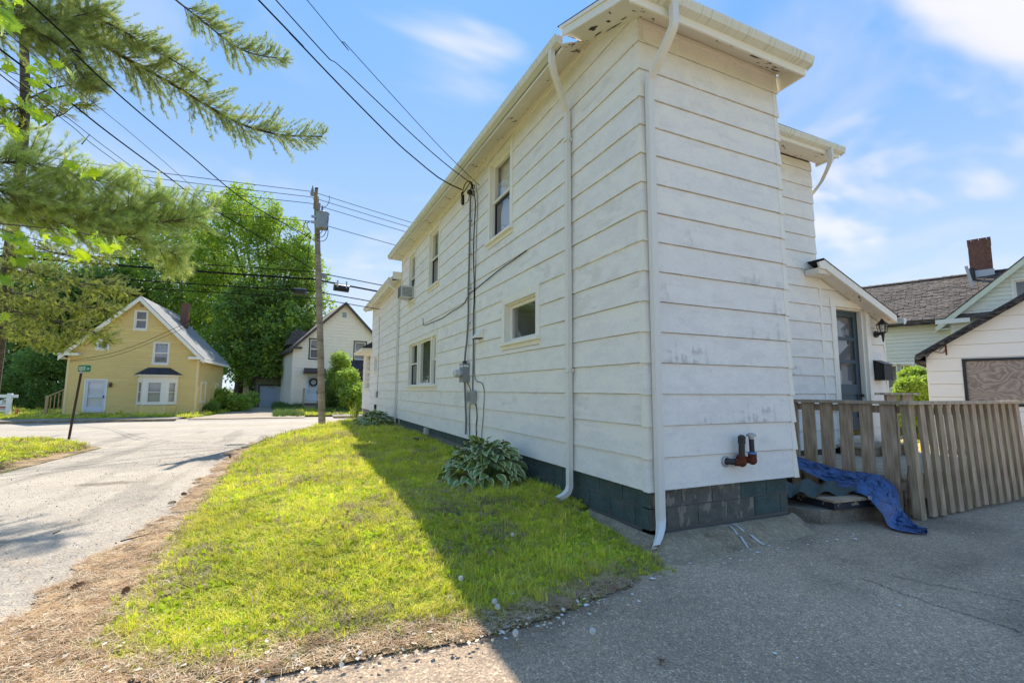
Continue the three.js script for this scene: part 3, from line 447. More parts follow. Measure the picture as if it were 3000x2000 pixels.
  windowIn(house, LW, [WP[0], mull[0] - .05, WP[2], WP[3]], { casing: 0, sillOut: 0, inside: blind(.8), screen: true, screenFrame: screenMat });
  windowIn(house, LW, [mull[0] + .05, mull[1] - .05, WP[2], WP[3]], { casing: 0, sillOut: 0, sashes: 1, room: 1.5 });
  windowIn(house, LW, [mull[1] + .05, WP[1], WP[2], WP[3]], { casing: 0, sillOut: 0, screen: true, screenFrame: screenMat });
  part(house, 'window_casing', [fbox(LW, WP[0] - .1, WP[0], WP[2] - .01, WP[3] + .1, -.02, .028), fbox(LW, WP[1], WP[1] + .1, WP[2] - .01, WP[3] + .1, -.02, .028), fbox(LW, WP[0], WP[1], WP[3], WP[3] + .1, -.02, .026), fbox(LW, mull[0] - .05, mull[0] + .05, WP[2] - .01, WP[3], -.14, .02), fbox(LW, mull[1] - .05, mull[1] + .05, WP[2] - .01, WP[3], -.14, .02), fbox(LW, WP[0] - .13, WP[1] + .13, WP[2] - .06, WP[2] - .01, -.06, .085), fbox(LW, WP[0] - .1, WP[1] + .1, WP[2] - .135, WP[2] - .06, -.02, .024)], white);
  windowIn(house, LW, WS, { sashes: 1, depth: .11, bar: .05, room: 1.2, casing: .12 });
  windowIn(house, LW, WF, { sashes: 1, bar: .04 });
  windowIn(house, LW, WB, { cols: 3, rows: 3, bar: .04, inside: [['curtain', shadeBlind, .03, .97, .1, .9, true]] });

  // eave along the long wall: it climbs a little towards the street
  const ey = (u) => lerp(5.60, 5.98, clamp((u - .95) / 11.7)), wy = (u) => lerp(5.775, 5.96, clamp((u - .95) / 11.7));
  const q4 = (a, b, c, d) => slab([a, b, c, d], .02, V(0, 1, 0));
  part(house, 'soffit', q4(V(.03, wy(.9), -.9), V(-.37, ey(.9), -.9), V(-.37, ey(12.65), -12.65), V(.03, wy(12.65), -12.65)), soffitMat);
  part(house, 'frieze', slab([LW.P(1.0, 5.70, .03), LW.P(12.4, 5.85, .03), LW.P(12.4, 5.97, .03), LW.P(1.0, 5.79, .03)], .03, V(1, 0, 0)), white);
  const kProf = [[0, .03], [.075, .05], [.10, .10], [.105, .125], [.092, .125], [.088, .105], [.065, .06], [.012, .042], [.012, .125], [0, .125]];   // out, up
  const gutter = (A, B, out, caps = true) => { const ring = (P) => kProf.map(([o, h]) => P.clone().addScaledVector(out, o).add(V(0, h, 0))), n = kProf.length, a = ring(A), b = ring(B), F = []; for (let i = 0; i < n; i++) { const j = (i + 1) % n; F.push([i, j, j + n], [i, j + n, i + n]); } const T = THREE.ShapeUtils.triangulateShape(kProf.map(([x, y]) => new THREE.Vector2(x, y)), []); for (const [x, y, z] of T) F.push([x, z, y], [x + n, y + n, z + n]); const e = [[0, 0], [.075, .03], [.1, .10], [.1, .12], [0, .12]], g = [outward(tris([...a, ...b], F))]; if (caps) for (const [P, s] of [[A, 1], [B, -1]]) { const d = B.clone().sub(A).normalize().multiplyScalar(.004 * s), r = (t) => e.map(([o, h]) => P.clone().add(t).addScaledVector(out, o).add(V(0, h, 0))); const c = [...r(d.clone().multiplyScalar(.2)), ...r(d)]; g.push(outward(tris(c, [[0, 1, 2], [0, 2, 3], [0, 3, 4], [5, 7, 6], [5, 8, 7], [5, 9, 8], [0, 5, 6], [0, 6, 1], [1, 6, 7], [1, 7, 2], [2, 7, 8], [2, 8, 3], [3, 8, 9], [3, 9, 4], [4, 9, 5], [4, 5, 0]]))); } return g; };
  part(house, 'fascia', slab([V(-.37, ey(.95) - .02, -.95), V(-.37, ey(12.65) - .02, -12.65), V(-.37, ey(12.65) + .14, -12.65), V(-.37, ey(.95) + .14, -.95)], .02, V(1, 0, 0)), white);
  part(house, 'gutter', gutter(V(-.372, ey(.92), -.92), V(-.372, ey(12.7), -12.7), V(-1, 0, 0)), gutterMat);
  // bump: lean-to roof falling towards the driveway, rake board on its flank
  const ry = (z) => 5.19 + (.42 - z) * .40;
  part(house, 'rake_board', [slab([V(-.385, ry(.35) - .01, .35), V(-.385, ry(-.93) - .01, -.93), V(-.385, ry(-.93) + .085, -.93), V(-.385, ry(.35) + .085, .35)], .022, V(1, 0, 0)), slab([V(-.40, ry(.36) + .086, .36), V(-.40, ry(-.95) + .086, -.95), V(-.40, ry(-.95) + .128, -.95), V(-.40, ry(.36) + .128, .36)], .04, V(1, 0, 0))], white);
  part(house, 'soffit', [q4(V(.03, ry(0) + .02, -.0), V(-.365, ry(0) + .02, -.0), V(-.365, ry(-.92) + .02, -.92), V(.03, ry(-.92) + .02, -.92)), q4(V(-.365, ry(0) + .02, -.0), V(2.16, ry(0) + .02, -.0), V(2.16, ry(.33) + .0, .33), V(-.365, ry(.33) + .0, .33))], soffitMat);
  part(house, 'frieze', [fbox(EW, .0, 2.1, 5.31, 5.36, -.02, .03)], white);
  part(house, 'fascia', [box(-.37, 2.17, 5.155, 5.33, .325, .345), box(2.15, 2.175, 5.16, 5.36, -.02, .325)], white);
  part(house, 'gutter', gutter(V(-.42, 5.21, .346), V(2.19, 5.21, .346), V(0, 0, 1)), gutterMat);
  // eave of the wall set back behind the bump
  part(house, 'soffit', q4(V(2.1, 5.6, -1.53), V(5.32, 5.6, -1.53), V(5.32, 5.55, -1.17), V(2.1, 5.55, -1.17)), soffitMat);
  part(house, 'fascia', [box(2.1, 5.33, 5.53, 5.67, -1.17, -1.15), box(5.31, 5.33, 5.55, 5.7, -1.55, -1.17)], white);
  part(house, 'gutter', gutter(V(2.1, 5.56, -1.149), V(5.36, 5.56, -1.149), V(0, 0, 1)), gutterMat);
  // roofs
  const T = .03, rk = (p) => slab(p, T);
  const e0 = 5.76, rid = 7.35;
  const A = V(-.40, 5.73, -1.06), B = V(5.36, 5.70, -1.06), Cc = V(5.36, 6.08, -12.72), Dd = V(-.40, 6.10, -12.72), R1 = V(2.6, rid, -4.2), R2 = V(2.6, rid + .1, -9.6);
  part(house, 'roof', [outward(tris([A, B, Cc, Dd, R1, R2], [[0, 1, 4], [1, 2, 5], [1, 5, 4], [2, 3, 5], [3, 0, 4], [3, 4, 5]]))], blackRoof);
  part(house, 'roof', [slab([V(-.40, ry(.38) + .142, .38), V(2.18, ry(.38) + .142, .38), V(2.18, ry(-.99) + .142, -.99), V(-.40, ry(-.99) + .142, -.99)], .012), slab([V(.0, ry(-.99) + .142, -.99), V(2.18, ry(-.99) + .142, -.99), V(2.18, ry(-1.5) + .142, -1.5), V(.0, ry(-1.5) + .142, -1.5)], .012)], blackRoof);
  // lower part towards the street
  part(house, 'soffit', q4(V(.03, 5.26, -12.45), V(-.32, 5.17, -12.45), V(-.32, 5.17, -19.45), V(.03, 5.26, -19.45)), soffitMat);
  part(house, 'fascia', [box(-.34, -.32, 5.13, 5.28, -19.45, -12.45)], white);
  part(house, 'gutter', gutter(V(-.342, 5.18, -12.45), V(-.342, 5.18, -19.45), V(-1, 0, 0)), gutterMat);
  part(house, 'roof', [outward(tris([V(-.36, 5.31, -12.43), V(5.5, 5.31, -12.43), V(5.5, 5.31, -19.5), V(-.36, 5.31, -19.5), V(2.6, 6.9, -12.43), V(2.6, 6.9, -19.5)], [[0, 4, 5], [0, 5, 3], [1, 2, 5], [1, 5, 4], [0, 1, 4], [3, 5, 2], [0, 2, 1], [0, 3, 2]]))], blackRoof);
  part(house, 'gable_board', [fbox(LW, 12.4, 12.44, 5.25, 5.5, -.02, .32)], white);
  part(house, 'porch_roof', [outward(hexa([V(-.5, 3.42, -19.1), V(3.4, 3.42, -19.1), V(3.4, 3.42, -22.6), V(-.5, 3.42, -22.6), V(.1, 3.78, -19.1), V(3.3, 3.78, -19.1), V(3.0, 3.62, -21.7), V(.1, 3.62, -21.7)]))], blackRoof);
  part(house, 'porch_eave', [box(-.48, 3.4, 3.30, 3.415, -22.55, -19.15)], white);

  // porch at the rear door: low gable falling to one side
  const py = (u) => 3.66 - (u - 4.95) * .405;
  part(house, 'rake_board', [prism(SW, [[4.76, py(4.95) - .02], [4.95, py(4.95) + .045], [6.92, py(6.92) + .03], [6.92, py(6.92) - .10], [4.95, py(4.95) - .12], [4.80, py(4.95) - .12]], .26, .295)], white);
  part(house, 'soffit', [box(4.80, 5.199, py(5.2) - .092, py(4.95) - .10, -1.525, -1.292), q4(V(5.2, py(5.2) - .09, -1.52), V(6.95, py(6.95) - .09, -1.52), V(6.95, py(6.95) - .09, -1.29), V(5.2, py(5.2) - .09, -1.29))], soffitMat);
  part(house, 'roof', [slab([V(4.88, py(4.95) + .062, -1.245), V(7.0, py(7.02) + .05, -1.245), V(7.0, py(7.02) + .05, -4.6), V(4.88, py(4.95) + .062, -4.6)], .012)], blackRoof);
  part(house, 'gutter', gutter(V(7.02, py(7.02) - .10, -1.2), V(7.02, py(7.02) - .10, -4.6), V(1, 0, 0)), gutterMat);
  // rear door: blue-grey, three panes one above another
  const door = sub(house, 'door'), d0 = D[0] + .02, d1 = D[1] - .05, dn = -.11, y0 = .80, y1 = 2.97;
  part(door, 'casing', [fbox(SW, D[0] - .13, D[0], .62, 3.0, -.12, .03), fbox(SW, D[1], D[1] + .13, .62, 3.0, -.12, .03), fbox(SW, D[0] - .15, D[1] + .15, 3.0, 3.13, -.12, .035), fbox(SW, D[0], D[1], 2.97, 3.0, -.2, -.02), fbox(SW, D[0] - .15, D[1] + .15, .66, .72, -.02, .06), fbox(SW, D[1] - .045, D[1], .78, 2.97, -.2, -.02), fbox(SW, D[0] - .1, D[1] + .1, .525, .66, -.05, .02)], white);
  part(door, 'jamb', fbox(SW, d1 + .004, d1 + .03, .8, 2.97, dn - .02, dn + .012), mat({ color: lin(.20, .085, .035), roughness: .6 }));
  const pb = 1.62, ph = (2.87 - pb) / 3, bars = [fbox(SW, d0, d0 + .10, y0, y1, dn - .035, dn), fbox(SW, d1 - .10, d1, y0, y1, dn - .035, dn), fbox(SW, d0 + .1, d1 - .1, y0, y0 + .22, dn - .035, dn), fbox(SW, d0 + .1, d1 - .1, 2.87, y1, dn - .035, dn), fbox(SW, d0 + .1, d1 - .1, 1.44, pb, dn - .035, dn)];
  for (let i = 1; i < 3; i++) bars.push(fbox(SW, d0 + .1, d1 - .1, pb + ph * i - .03, pb + ph * i + .03, dn - .03, dn - .003));
  part(door, 'leaf', [...bars, fbox(SW, d0 + .1, d1 - .1, y0 + .22, 1.44, dn - .03, dn - .016)], tealDoor);
  for (let i = 0; i < 3; i++) part(door, 'pane', quad(SW.P(d0 + .1, pb + ph * i, dn - .016), SW.P(d1 - .1, pb + ph * i, dn - .016), SW.P(d1 - .1, pb + ph * (i + 1), dn - .016), SW.P(d0 + .1, pb + ph * (i + 1), dn - .016)), glass);
  part(door, 'room', [fbox(SW, d0, d1, .8, 2.97, -1.2, -1.19), fbox(SW, D[0] - .05, D[0] - .03, .8, 2.97, -1.2, -.2), fbox(SW, D[1] + .03, D[1] + .05, .8, 2.97, -1.2, -.2)], roomMat);
  part(door, 'curtain', [fbox(SW, d0 + .25, d1 - .1, 1.6, 2.86, dn - .08, dn - .075)], mat({ color: lin(.16, .17, .18), roughness: .9 }));
  part(door, 'knob', [cyl(SW.P(d1 - .05, 1.42, dn), SW.P(d1 - .05, 1.42, dn + .05), .012, .012), new THREE.SphereGeometry(.028, 12, 8).translate(...SW.P(d1 - .05, 1.42, dn + .06).toArray())], mat({ color: lin(.10, .075, .04), roughness: .4, metalness: .6 }));

  // downspouts
  const rp = []; { const w = .038, d = .027; for (const [s, n] of [[[-1, -1], [1, -1]], [[1, -1], [1, 1]], [[1, 1], [-1, 1]], [[-1, 1], [-1, -1]]]) for (let i = 0; i < 6; i++) { const t = i / 6, rib = (i % 2) ? .0035 : 0, x = lerp(s[0], n[0], t), y = lerp(s[1], n[1], t), nx = s[0] === n[0] ? s[0] : 0, ny = s[1] === n[1] ? s[1] : 0; rp.push([x * w - nx * rib, y * d - ny * rib]); } }
  const spout = (pts, side, hollow = true) => { const c = new THREE.CatmullRomCurve3(pts, false, 'catmullrom', .35), n = 44; return sweep(rp, Array.from({ length: n + 1 }, (_, i) => c.getPoint(i / n)), side, true); };
  const straight = (a, b, side) => sweep(rp, [a, b], side);
  const S1 = V(0, 0, 1), z1 = -1.33;
  part(house, 'downspout', [spout([V(-.42, 5.66, -1.1), V(-.42, 5.50, -1.1), V(-.36, 5.38, -1.14), V(-.16, 5.18, -1.28), V(-.075, 5.06, z1), V(-.065, 4.9, z1)], S1), straight(V(-.065, 4.9, z1), V(-.065, .40, z1), S1), spout([V(-.065, .40, z1), V(-.066, .34, z1), V(-.09, .28, z1), V(-.15, .235, z1), V(-.23, .205, z1)], S1)], spoutMat);
  part(house, 'strap', [box(-.105, -.02, 4.66, 4.70, z1 - .045, z1 + .045), box(-.105, -.02, 1.70, 1.74, z1 - .045, z1 + .045)], gutterMat);
  const S2 = V(1, 0, 0), x2 = .075;
  part(house, 'downspout', [spout([V(.10, 5.26, .41), V(.10, 5.10, .41), V(.10, 5.0, .39), V(.085, 4.80, .22), V(.078, 4.66, .085), V(x2, 4.5, .068)], S2), straight(V(x2, 4.5, .068), V(x2, .30, .068), S2)], spoutMat);
  const S2b = V(.55, 0, .83).normalize();
  part(house, 'downspout', [spout([V(x2, .32, .068), V(x2 - .004, .26, .075), V(x2 - .05, .19, .115), V(x2 - .13, .13, .17), V(x2 - .19, .10, .21)], S2)], spoutMat);
  part(house, 'downspout', [spout([V(-.39, 5.24, -12.6), V(-.38, 5.10, -12.6), V(-.30, 5.0, -12.6), V(-.12, 4.86, -12.6), V(-.07, 4.74, -12.6), V(-.065, 4.6, -12.6)], S1), straight(V(-.065, 4.6, -12.6), V(-.065, .42, -12.6), S1), spout([V(-.065, .42, -12.6), V(-.07, .35, -12.6), V(-.11, .28, -12.6), V(-.2, .25, -12.6), V(-.32, .24, -12.6)], S1)], spoutMat);
  part(house, 'downspout', [spout([V(5.0, 5.6, -1.1), V(5.0, 5.42, -1.1), V(5.04, 5.34, -1.16), V(5.2, 5.18, -1.4), V(5.26, 5.10, -1.56), V(5.27, 5.0, -1.70)], V(0, 0, 1))], spoutMat);

  // paint that has peeled off the soffit, down to grey wood
  const peel = mat({ color: lin(.055, .05, .035), roughness: .95 }), rp2 = rng(77);
  const flake = (P, a, b, ang) => { const pts = [], n = 11; for (let i = 0; i < n; i++) { const t = i / n * 6.283, r = .55 + .6 * rp2(), x = Math.cos(t) * a * r, z = Math.sin(t) * b * r; pts.push([x * Math.cos(ang) - z * Math.sin(ang), x * Math.sin(ang) + z * Math.cos(ang)]); } return { P, pts }; };
  const onRake = (x, z) => V(x, ry(z) + .016, z);
  for (const [x, z, a, b, an] of [[-.20, -.52, .035, .10, .1], [-.06, -.33, .012, .17, .05], [-.18, -.26, .03, .035, .3], [-.08, -.60, .014, .10, .1], [-.10, -.10, .01, .06, 0], [-.28, -.1, .012, .03, 1]]) { const { pts } = flake(null, a, b, an), s = THREE.ShapeUtils.triangulateShape(pts.map(([p, q]) => new THREE.Vector2(p, q)), []); part(house, 'peeled_patch', tris(pts.map(([p, q]) => onRake(x + p, z + q)), s), peel); }
  const onFront = (x, z) => V(x, lerp(ry(0) + .02, ry(.33), z / .33) - .004, z);
  for (const [x, z, a, b] of [[1.52, .21, .10, .035], [1.18, .23, .025, .014], [1.76, .2, .03, .02], [1.9, .16, .05, .02], [2.0, .10, .06, .018], [1.86, .09, .03, .014], [1.95, .22, .04, .01]]) { const { pts } = flake(null, a, b, .1), s = THREE.ShapeUtils.triangulateShape(pts.map(([p, q]) => new THREE.Vector2(p, q)), []); part(house, 'peeled_patch', tris(pts.map(([p, q]) => onFront(x + p, clamp(z + q, .01, .32))), s), peel); }
}

// ---------------------------------------------------------------- things fixed to the house
{
  const z2 = zm(1150, 880, .36349), LX = (p, x = 0) => onX(p[0], p[1], x);
  // meter
  const m = thing('electric_meter', 'grey electric meter with round glass dome on the white wall', 'meter', V(-.1, 1.6, -5.27));
  part(m, 'socket_box', [box(-.15, -.018, 1.63, 1.99, -5.40, -5.16), box(-.155, -.01, 1.985, 1.995, -5.41, -5.15)], metalGrey);
  part(m, 'collar', [cyl(V(-.15, 1.80, -5.28), V(-.19, 1.80, -5.28), .095, .092, 20)], galv);
  part(m, 'dome', [cyl(V(-.19, 1.80, -5.28), V(-.28, 1.80, -5.28), .088, .078, 20), new THREE.SphereGeometry(.078, 16, 8, 0, 6.29, 0, 1.57).scale(1, .3, 1).rotateZ(Math.PI / 2).translate(-.28, 1.80, -5.28)], new THREE.MeshPhysicalMaterial({ color: lin(.55, .56, .55), roughness: .12, clearcoat: 1, metalness: .1 }));
  part(m, 'dial', [cyl(V(-.281, 1.80, -5.28), V(-.302, 1.80, -5.28), .05, .05, 16)], mat({ color: lin(.6, .6, .58), roughness: .4 }));
  part(m, 'notice', [box(-.152, -.1505, 1.93, 1.965, -5.38, -5.18), box(-.14, -.03, 1.93, 1.965, -5.1585, -5.157)], mat({ color: lin(.7, .7, .68), roughness: .6 }));
  part(m, 'hub', [cyl(V(-.08, 1.995, -5.27), V(-.08, 2.05, -5.27), .045, .04, 14)], pipeDark);
  // conduit from the weatherhead, with straps
  const co = thing('service_conduit', 'grey service conduit running down the white wall to the meter', 'conduit', V(-.05, .6, -5.2));
  part(co, 'pipe', [tube([V(-.055, 5.45, -5.16), V(-.055, 4.8, -5.16), V(-.055, 4.0, -5.17), V(-.055, 3.4, -5.19), V(-.055, 3.0, -5.17), V(-.06, 2.5, -5.21), V(-.075, 2.2, -5.26), V(-.08, 2.04, -5.27)], .02, 8, 40)], cableGrey);
  part(co, 'ground_pipe', [tube([V(-.07, 1.63, -5.28), V(-.06, 1.2, -5.24), V(-.05, .9, -5.22), V(-.05, .62, -5.23)], .02, 8, 20)], cableGrey);
  for (const y of [4.9, 4.2, 3.5, 2.8]) part(co, 'strap', [box(-.08, -.012, y, y + .018, -5.22, -5.12)], galv);
  part(co, 'weatherhead', [new THREE.SphereGeometry(.06, 12, 8).scale(1, .9, 1.1).translate(-.07, 5.5, -5.16)], pipeDark);
  // utility box
  const b = thing('telephone_box', 'small beige grey telephone box below the meter, ribbed lid', 'utility box', V(-.08, 1.2, -4.85));
  part(b, 'body', [box(-.12, -.018, 1.22, 1.47, -5.02, -4.74)], mat({ color: lin(.36, .355, .33), roughness: .55 }));
  for (let i = 0; i < 7; i++) part(b, 'rib', [box(-.128, -.12, 1.27, 1.43, -4.99 + i * .034, -4.975 + i * .034)], mat({ color: lin(.30, .295, .27), roughness: .55 }));
  // cables stapled to the wall
  const cab = (nm, pts, r, mt, lab, x = -.03) => single(nm, tube(pts.map(([z, y, q]) => V(q ?? x, y, -z)), r, 5, pts.length * 5), mt, lab, 'cable');
  cab('wall_cable', [[4.92, 5.55, -.1], [4.93, 5.2], [4.98, 4.6], [4.99, 4.1], [4.93, 3.6], [4.92, 3.2], [4.95, 2.9], [4.93, 2.4], [4.92, 1.9], [4.92, 1.47]], .011, cableMat, 'thick black cable dropping down the wall to the telephone box');
  cab('wall_cable', [[4.72, 5.5, -.1], [4.79, 5.2], [4.83, 4.6], [4.85, 4.0], [4.87, 3.4], [4.86, 2.9], [4.83, 2.3], [4.84, 1.9], [4.80, 1.72], [4.70, 1.64], [4.50, 1.62], [4.36, 1.56], [4.30, 1.40], [4.34, 1.0], [4.40, .7], [4.42, .5]], .006, cableMat, 'thin black cable that loops sideways past the telephone box');
  cab('wall_cable', [[4.74, 1.22], [4.68, 1.1], [4.66, .95], [4.70, .8], [4.68, .65], [4.70, .5]], .010, cableMat, 'short black cable below the telephone box');
  cab('wall_cable', [[5.16, 1.63, -.06], [5.06, 1.5], [5.05, 1.3], [5.08, 1.0], [5.06, .7], [5.08, .5]], .008, cableMat, 'black cable hanging from the bottom of the meter');
  cab('wall_cable', [[2.6, 3.58], [3.0, 3.55], [3.6, 3.53], [4.2, 3.48], [4.9, 3.42], [5.2, 3.40], [5.6, 3.25], [6.4, 3.22], [7.2, 3.18], [8.2, 3.20], [8.9, 3.22], [9.05, 3.27], [9.10, 3.45]], .008, cableMat, 'black cable crossing the white wall under the upper windows');
  cab('wall_cable', [[17.0, 4.6], [17.0, 4.0], [16.9, 3.0], [16.9, 1.3]], .008, cableGrey, 'grey cable on the wall near the street corner');
  const sb1 = thing('outlet_box', 'small grey outlet box low on the wall near the street', 'outlet box', V(-.03, 1.1, -16.9)); part(sb1, 'body', [box(-.07, -.012, 1.15, 1.4, -17.0, -16.8)], metalGrey); part(sb1, 'lid', [box(-.085, -.07, 1.17, 1.38, -16.98, -16.82)], galv);
  const sb2 = thing('outlet_box', 'small dark outlet box just above the hosta by the street', 'outlet box', V(-.03, .6, -17.2)); part(sb2, 'body', [box(-.08, -.012, .62, .85, -17.3, -17.15)], pipeDark); part(sb2, 'lid', [box(-.095, -.08, .64, .83, -17.29, -17.16)], pipeDark);
  // knots where the drops arrive
  const kn = thing('cable_splice', 'tangle of looped black cable ends under the eave', 'cable splice', V(-.3, 5.2, -5.6));
  const rk = rng(9), coil = (c, a, h) => { const p = []; for (let i = 0; i <= 26; i++) { const t = i / 26 * 6.283 * 2.2; p.push(V(c.x + a * .4 * Math.sin(t * 1.3), c.y + h * Math.sin(t) - .02 * i / 26, c.z + a * Math.cos(t))); } return tube(p, .007, 4, 60); };
  const k1 = onX(1354, 580, -.33), k2 = onX(1385, 555, -.2);
  part(kn, 'loop', [coil(k1, .03, .13), coil(k1.clone().add(V(.02, -.03, .02)), .02, .10)], cableMat);
  part(kn, 'loop', [coil(k2, .06, .10)], cableMat);
  part(kn, 'tail', [tube([k1.clone().add(V(0, .1, 0)), onX(1362, 540, -.27), onX(1375, 530, -.22), k2], .009, 5), tube([k1.clone().add(V(0, .08, .02)), onX(1368, 548, -.25), onX(1380, 532, -.2), k2.clone().add(V(0, .05, 0))], .008, 5), tube([k1.clone().add(V(0, -.12, 0)), onX(1370, 590, -.15), onX(1376, 560, -.12), onX(1384, 535, -.1)], .005, 5)], cableMat);
  // vent hood over the cables
  const vh = thing('vent_hood', 'small white dryer vent hood on the wall beside the cables', 'vent', V(-.06, 2.4, -4.55));
  part(vh, 'hood', [outward(hexa([V(-.012, 2.44, -4.66), V(-.17, 2.43, -4.66), V(-.17, 2.43, -4.42), V(-.012, 2.44, -4.42), V(-.012, 2.60, -4.66), V(-.06, 2.57, -4.66), V(-.06, 2.57, -4.42), V(-.012, 2.60, -4.42)]))], white);
  part(vh, 'mouth', [box(-.16, -.02, 2.422, 2.429, -4.645, -4.435)], brownTrim);
  part(vh, 'flange', [box(-.014, -.008, 2.38, 2.44, -4.64, -4.44)], galv);
  // air conditioner
  const ac = thing('air_conditioner', 'boxy window air conditioner hanging from the upper window', 'air conditioner', V(-.2, 4.2, -10.6));
  part(ac, 'case', [box(-.40, .02, 4.26, 4.62, -10.93, -10.45)], mat({ color: lin(.55, .545, .52), roughness: .5 }));
  part(ac, 'rear_coil', [box(-.404, -.401, 4.28, 4.60, -10.91, -10.47)], mat({ color: lin(.10, .10, .10), roughness: .6 }));
  for (let i = 0; i < 7; i++) part(ac, 'louver', [box(-.36, -.06, 4.30 + i * .04, 4.318 + i * .04, -10.452, -10.446)], mat({ color: lin(.13, .11, .09), roughness: .6 }));
  part(ac, 'side_panel', [box(.0, .012, 4.26, 4.7, -11.08, -10.93), box(.0, .012, 4.26, 4.7, -10.45, -10.3)], white);
  part(ac, 'bracket', [tube([V(-.02, 4.1, -10.7), V(-.3, 4.25, -10.7)], .012, 4, 2)], white);
  // vent and black trap at the foundation
  const dv = thing('foundation_vent', 'cream plastic vent cap on the dark foundation wall', 'vent', V(.0, .3, -8.5));
  part(dv, 'body', [box(-.06, .06, .34, .50, -8.58, -8.42)], mat({ color: lin(.60, .57, .48), roughness: .5 })); for (let i = 0; i < 3; i++) part(dv, 'louver', [box(-.07, -.06, .36 + i * .045, .375 + i * .045, -8.56, -8.44)], mat({ color: lin(.50, .47, .39), roughness: .5 }));
  const bt = thing('bait_box', 'low black plastic bait box on the grass against the foundation', 'bait box', V(-.3, .2, -7.9));
  part(bt, 'body', [outward(hexa([V(-.47, .2, -8.1), V(-.2, .2, -8.1), V(-.2, .2, -7.72), V(-.47, .2, -7.72), V(-.44, .29, -8.07), V(-.22, .29, -8.07), V(-.22, .29, -7.75), V(-.44, .29, -7.75)]))], blackPaint); part(bt, 'lid', [box(-.45, -.21, .292, .315, -8.08, -7.74)], blackPaint);
  // filler pipes of the oil tank
  const fp = thing('filler_pipe', 'dark filler pipe with a rusty elbow and screw cap by the foundation', 'pipe', V(1.14, .7, .1));
  const elbow = (x, y, z, h) => [tube([V(x, y, .0), V(x, y, z - .02), V(x, y + .012, z), V(x, y + .05, z + .004), V(x, y + .08, z + .004)], .036, 10, 12)];
  part(fp, 'flange', [new THREE.TorusGeometry(.045, .012, 8, 18).translate(1.0, .755, .022)], galv); part(fp, 'stub', [cyl(V(1.0, .755, 0), V(1.10, .75, .075), .03)], pipeDark);
  part(fp, 'elbow', [new THREE.SphereGeometry(.047, 14, 10).translate(1.135, .75, .10), cyl(V(1.07, .75, .07), V(1.14, .75, .1), .038), cyl(V(1.135, .755, .1), V(1.137, .82, .1), .042, .040)], rust);
  part(fp, 'riser', [cyl(V(1.137, .81, .1), V(1.143, .96, .1), .031, .031)], pipeDark); part(fp, 'cap', [cyl(V(1.143, .94, .1), V(1.145, .985, .1), .037, .037, 8), new THREE.SphereGeometry(.04, 10, 8).scale(1, .75, 1).translate(1.146, 1.0, .1)], pipeDark);
  const vp = thing('vent_pipe', 'dark vent pipe with a mushroom cap and blue tape on its rusty elbow', 'pipe', V(1.26, .7, .1));
  part(vp, 'flange', [new THREE.TorusGeometry(.042, .011, 8, 18).translate(1.17, .775, .022)], galv); part(vp, 'elbow', [new THREE.SphereGeometry(.045, 14, 10).translate(1.265, .765, .12), cyl(V(1.17, .775, 0), V(1.26, .765, .12), .034), cyl(V(1.265, .77, .12), V(1.266, .84, .12), .044, .043)], rust);
  part(vp, 'tape', [cyl(V(1.266, .835, .12), V(1.266, .85, .12), .045, .045)], mat({ color: lin(.08, .26, .62), roughness: .5 })); part(vp, 'riser', [cyl(V(1.266, .84, .12), V(1.262, .99, .12), .026)], pipeDark); part(vp, 'collar', [cyl(V(1.262, .985, .12), V(1.262, 1.015, .12), .029)], galv); part(vp, 'cap', [cyl(V(1.262, 1.012, .12), V(1.262, 1.03, .12), .05, .05, 14), new THREE.SphereGeometry(.045, 12, 6).scale(1, .4, 1).translate(1.262, 1.03, .12)], galv);
  // lantern and mailbox by the rear door
  const la = thing('wall_lantern', 'black carriage lantern on the wall beside the rear door', 'lantern', V(6.68, 2.4, -1.45));
  const lx = 6.66, lz = -1.37; part(la, 'back_plate', [cyl(V(6.74, 2.56, -1.53), V(6.74, 2.56, -1.50), .065, .06, 14)], blackPaint); part(la, 'arm', [tube([V(6.74, 2.56, -1.5), V(6.72, 2.55, -1.42), V(lx, 2.52, lz), V(lx, 2.56, lz)], .02, 6)], blackPaint);
  part(la, 'stem', [cyl(V(lx, 2.40, lz), V(lx, 2.56, lz), .012, .03)], blackPaint);
  part(la, 'glass', [cyl(V(lx, 2.58, lz), V(lx, 2.71, lz), .06, .085, 6)], new THREE.MeshPhysicalMaterial({ color: lin(.75, .76, .75), transmission: .9, thickness: 0, roughness: .1 }));
  for (let i = 0; i < 6; i++) { const a = i / 6 * 6.283; part(la, 'bar', [cyl(V(lx + .062 * Math.cos(a), 2.575, lz + .062 * Math.sin(a)), V(lx + .09 * Math.cos(a), 2.715, lz + .09 * Math.sin(a)), .006, .006, 5)], blackPaint); }
  part(la, 'base_ring', [cyl(V(lx, 2.555, lz), V(lx, 2.58, lz), .045, .068, 12)], blackPaint); part(la, 'hood', [cyl(V(lx, 2.712, lz), V(lx, 2.79, lz), .105, .03, 12), cyl(V(lx, 2.79, lz), V(lx, 2.83, lz), .035, .008, 10)], blackPaint);
  const mb = thing('mailbox', 'black metal mailbox mounted on the wall below the lantern', 'mailbox', V(6.72, 1.7, -1.45));
  part(mb, 'body', [prism(new Frame(V(0, 0, 0), V(0, 0, 1), V(1, 0, 0)), [[-1.528, 1.70], [-1.36, 1.70], [-1.36, 1.98], [-1.528, 2.05]], 6.60, 6.86)], blackPaint); part(mb, 'lid', [slab([V(6.59, 2.065, -1.53), V(6.87, 2.065, -1.53), V(6.87, 1.985, -1.345), V(6.59, 1.985, -1.345)], .008, V(0, 1, 0))], blackPaint);
}
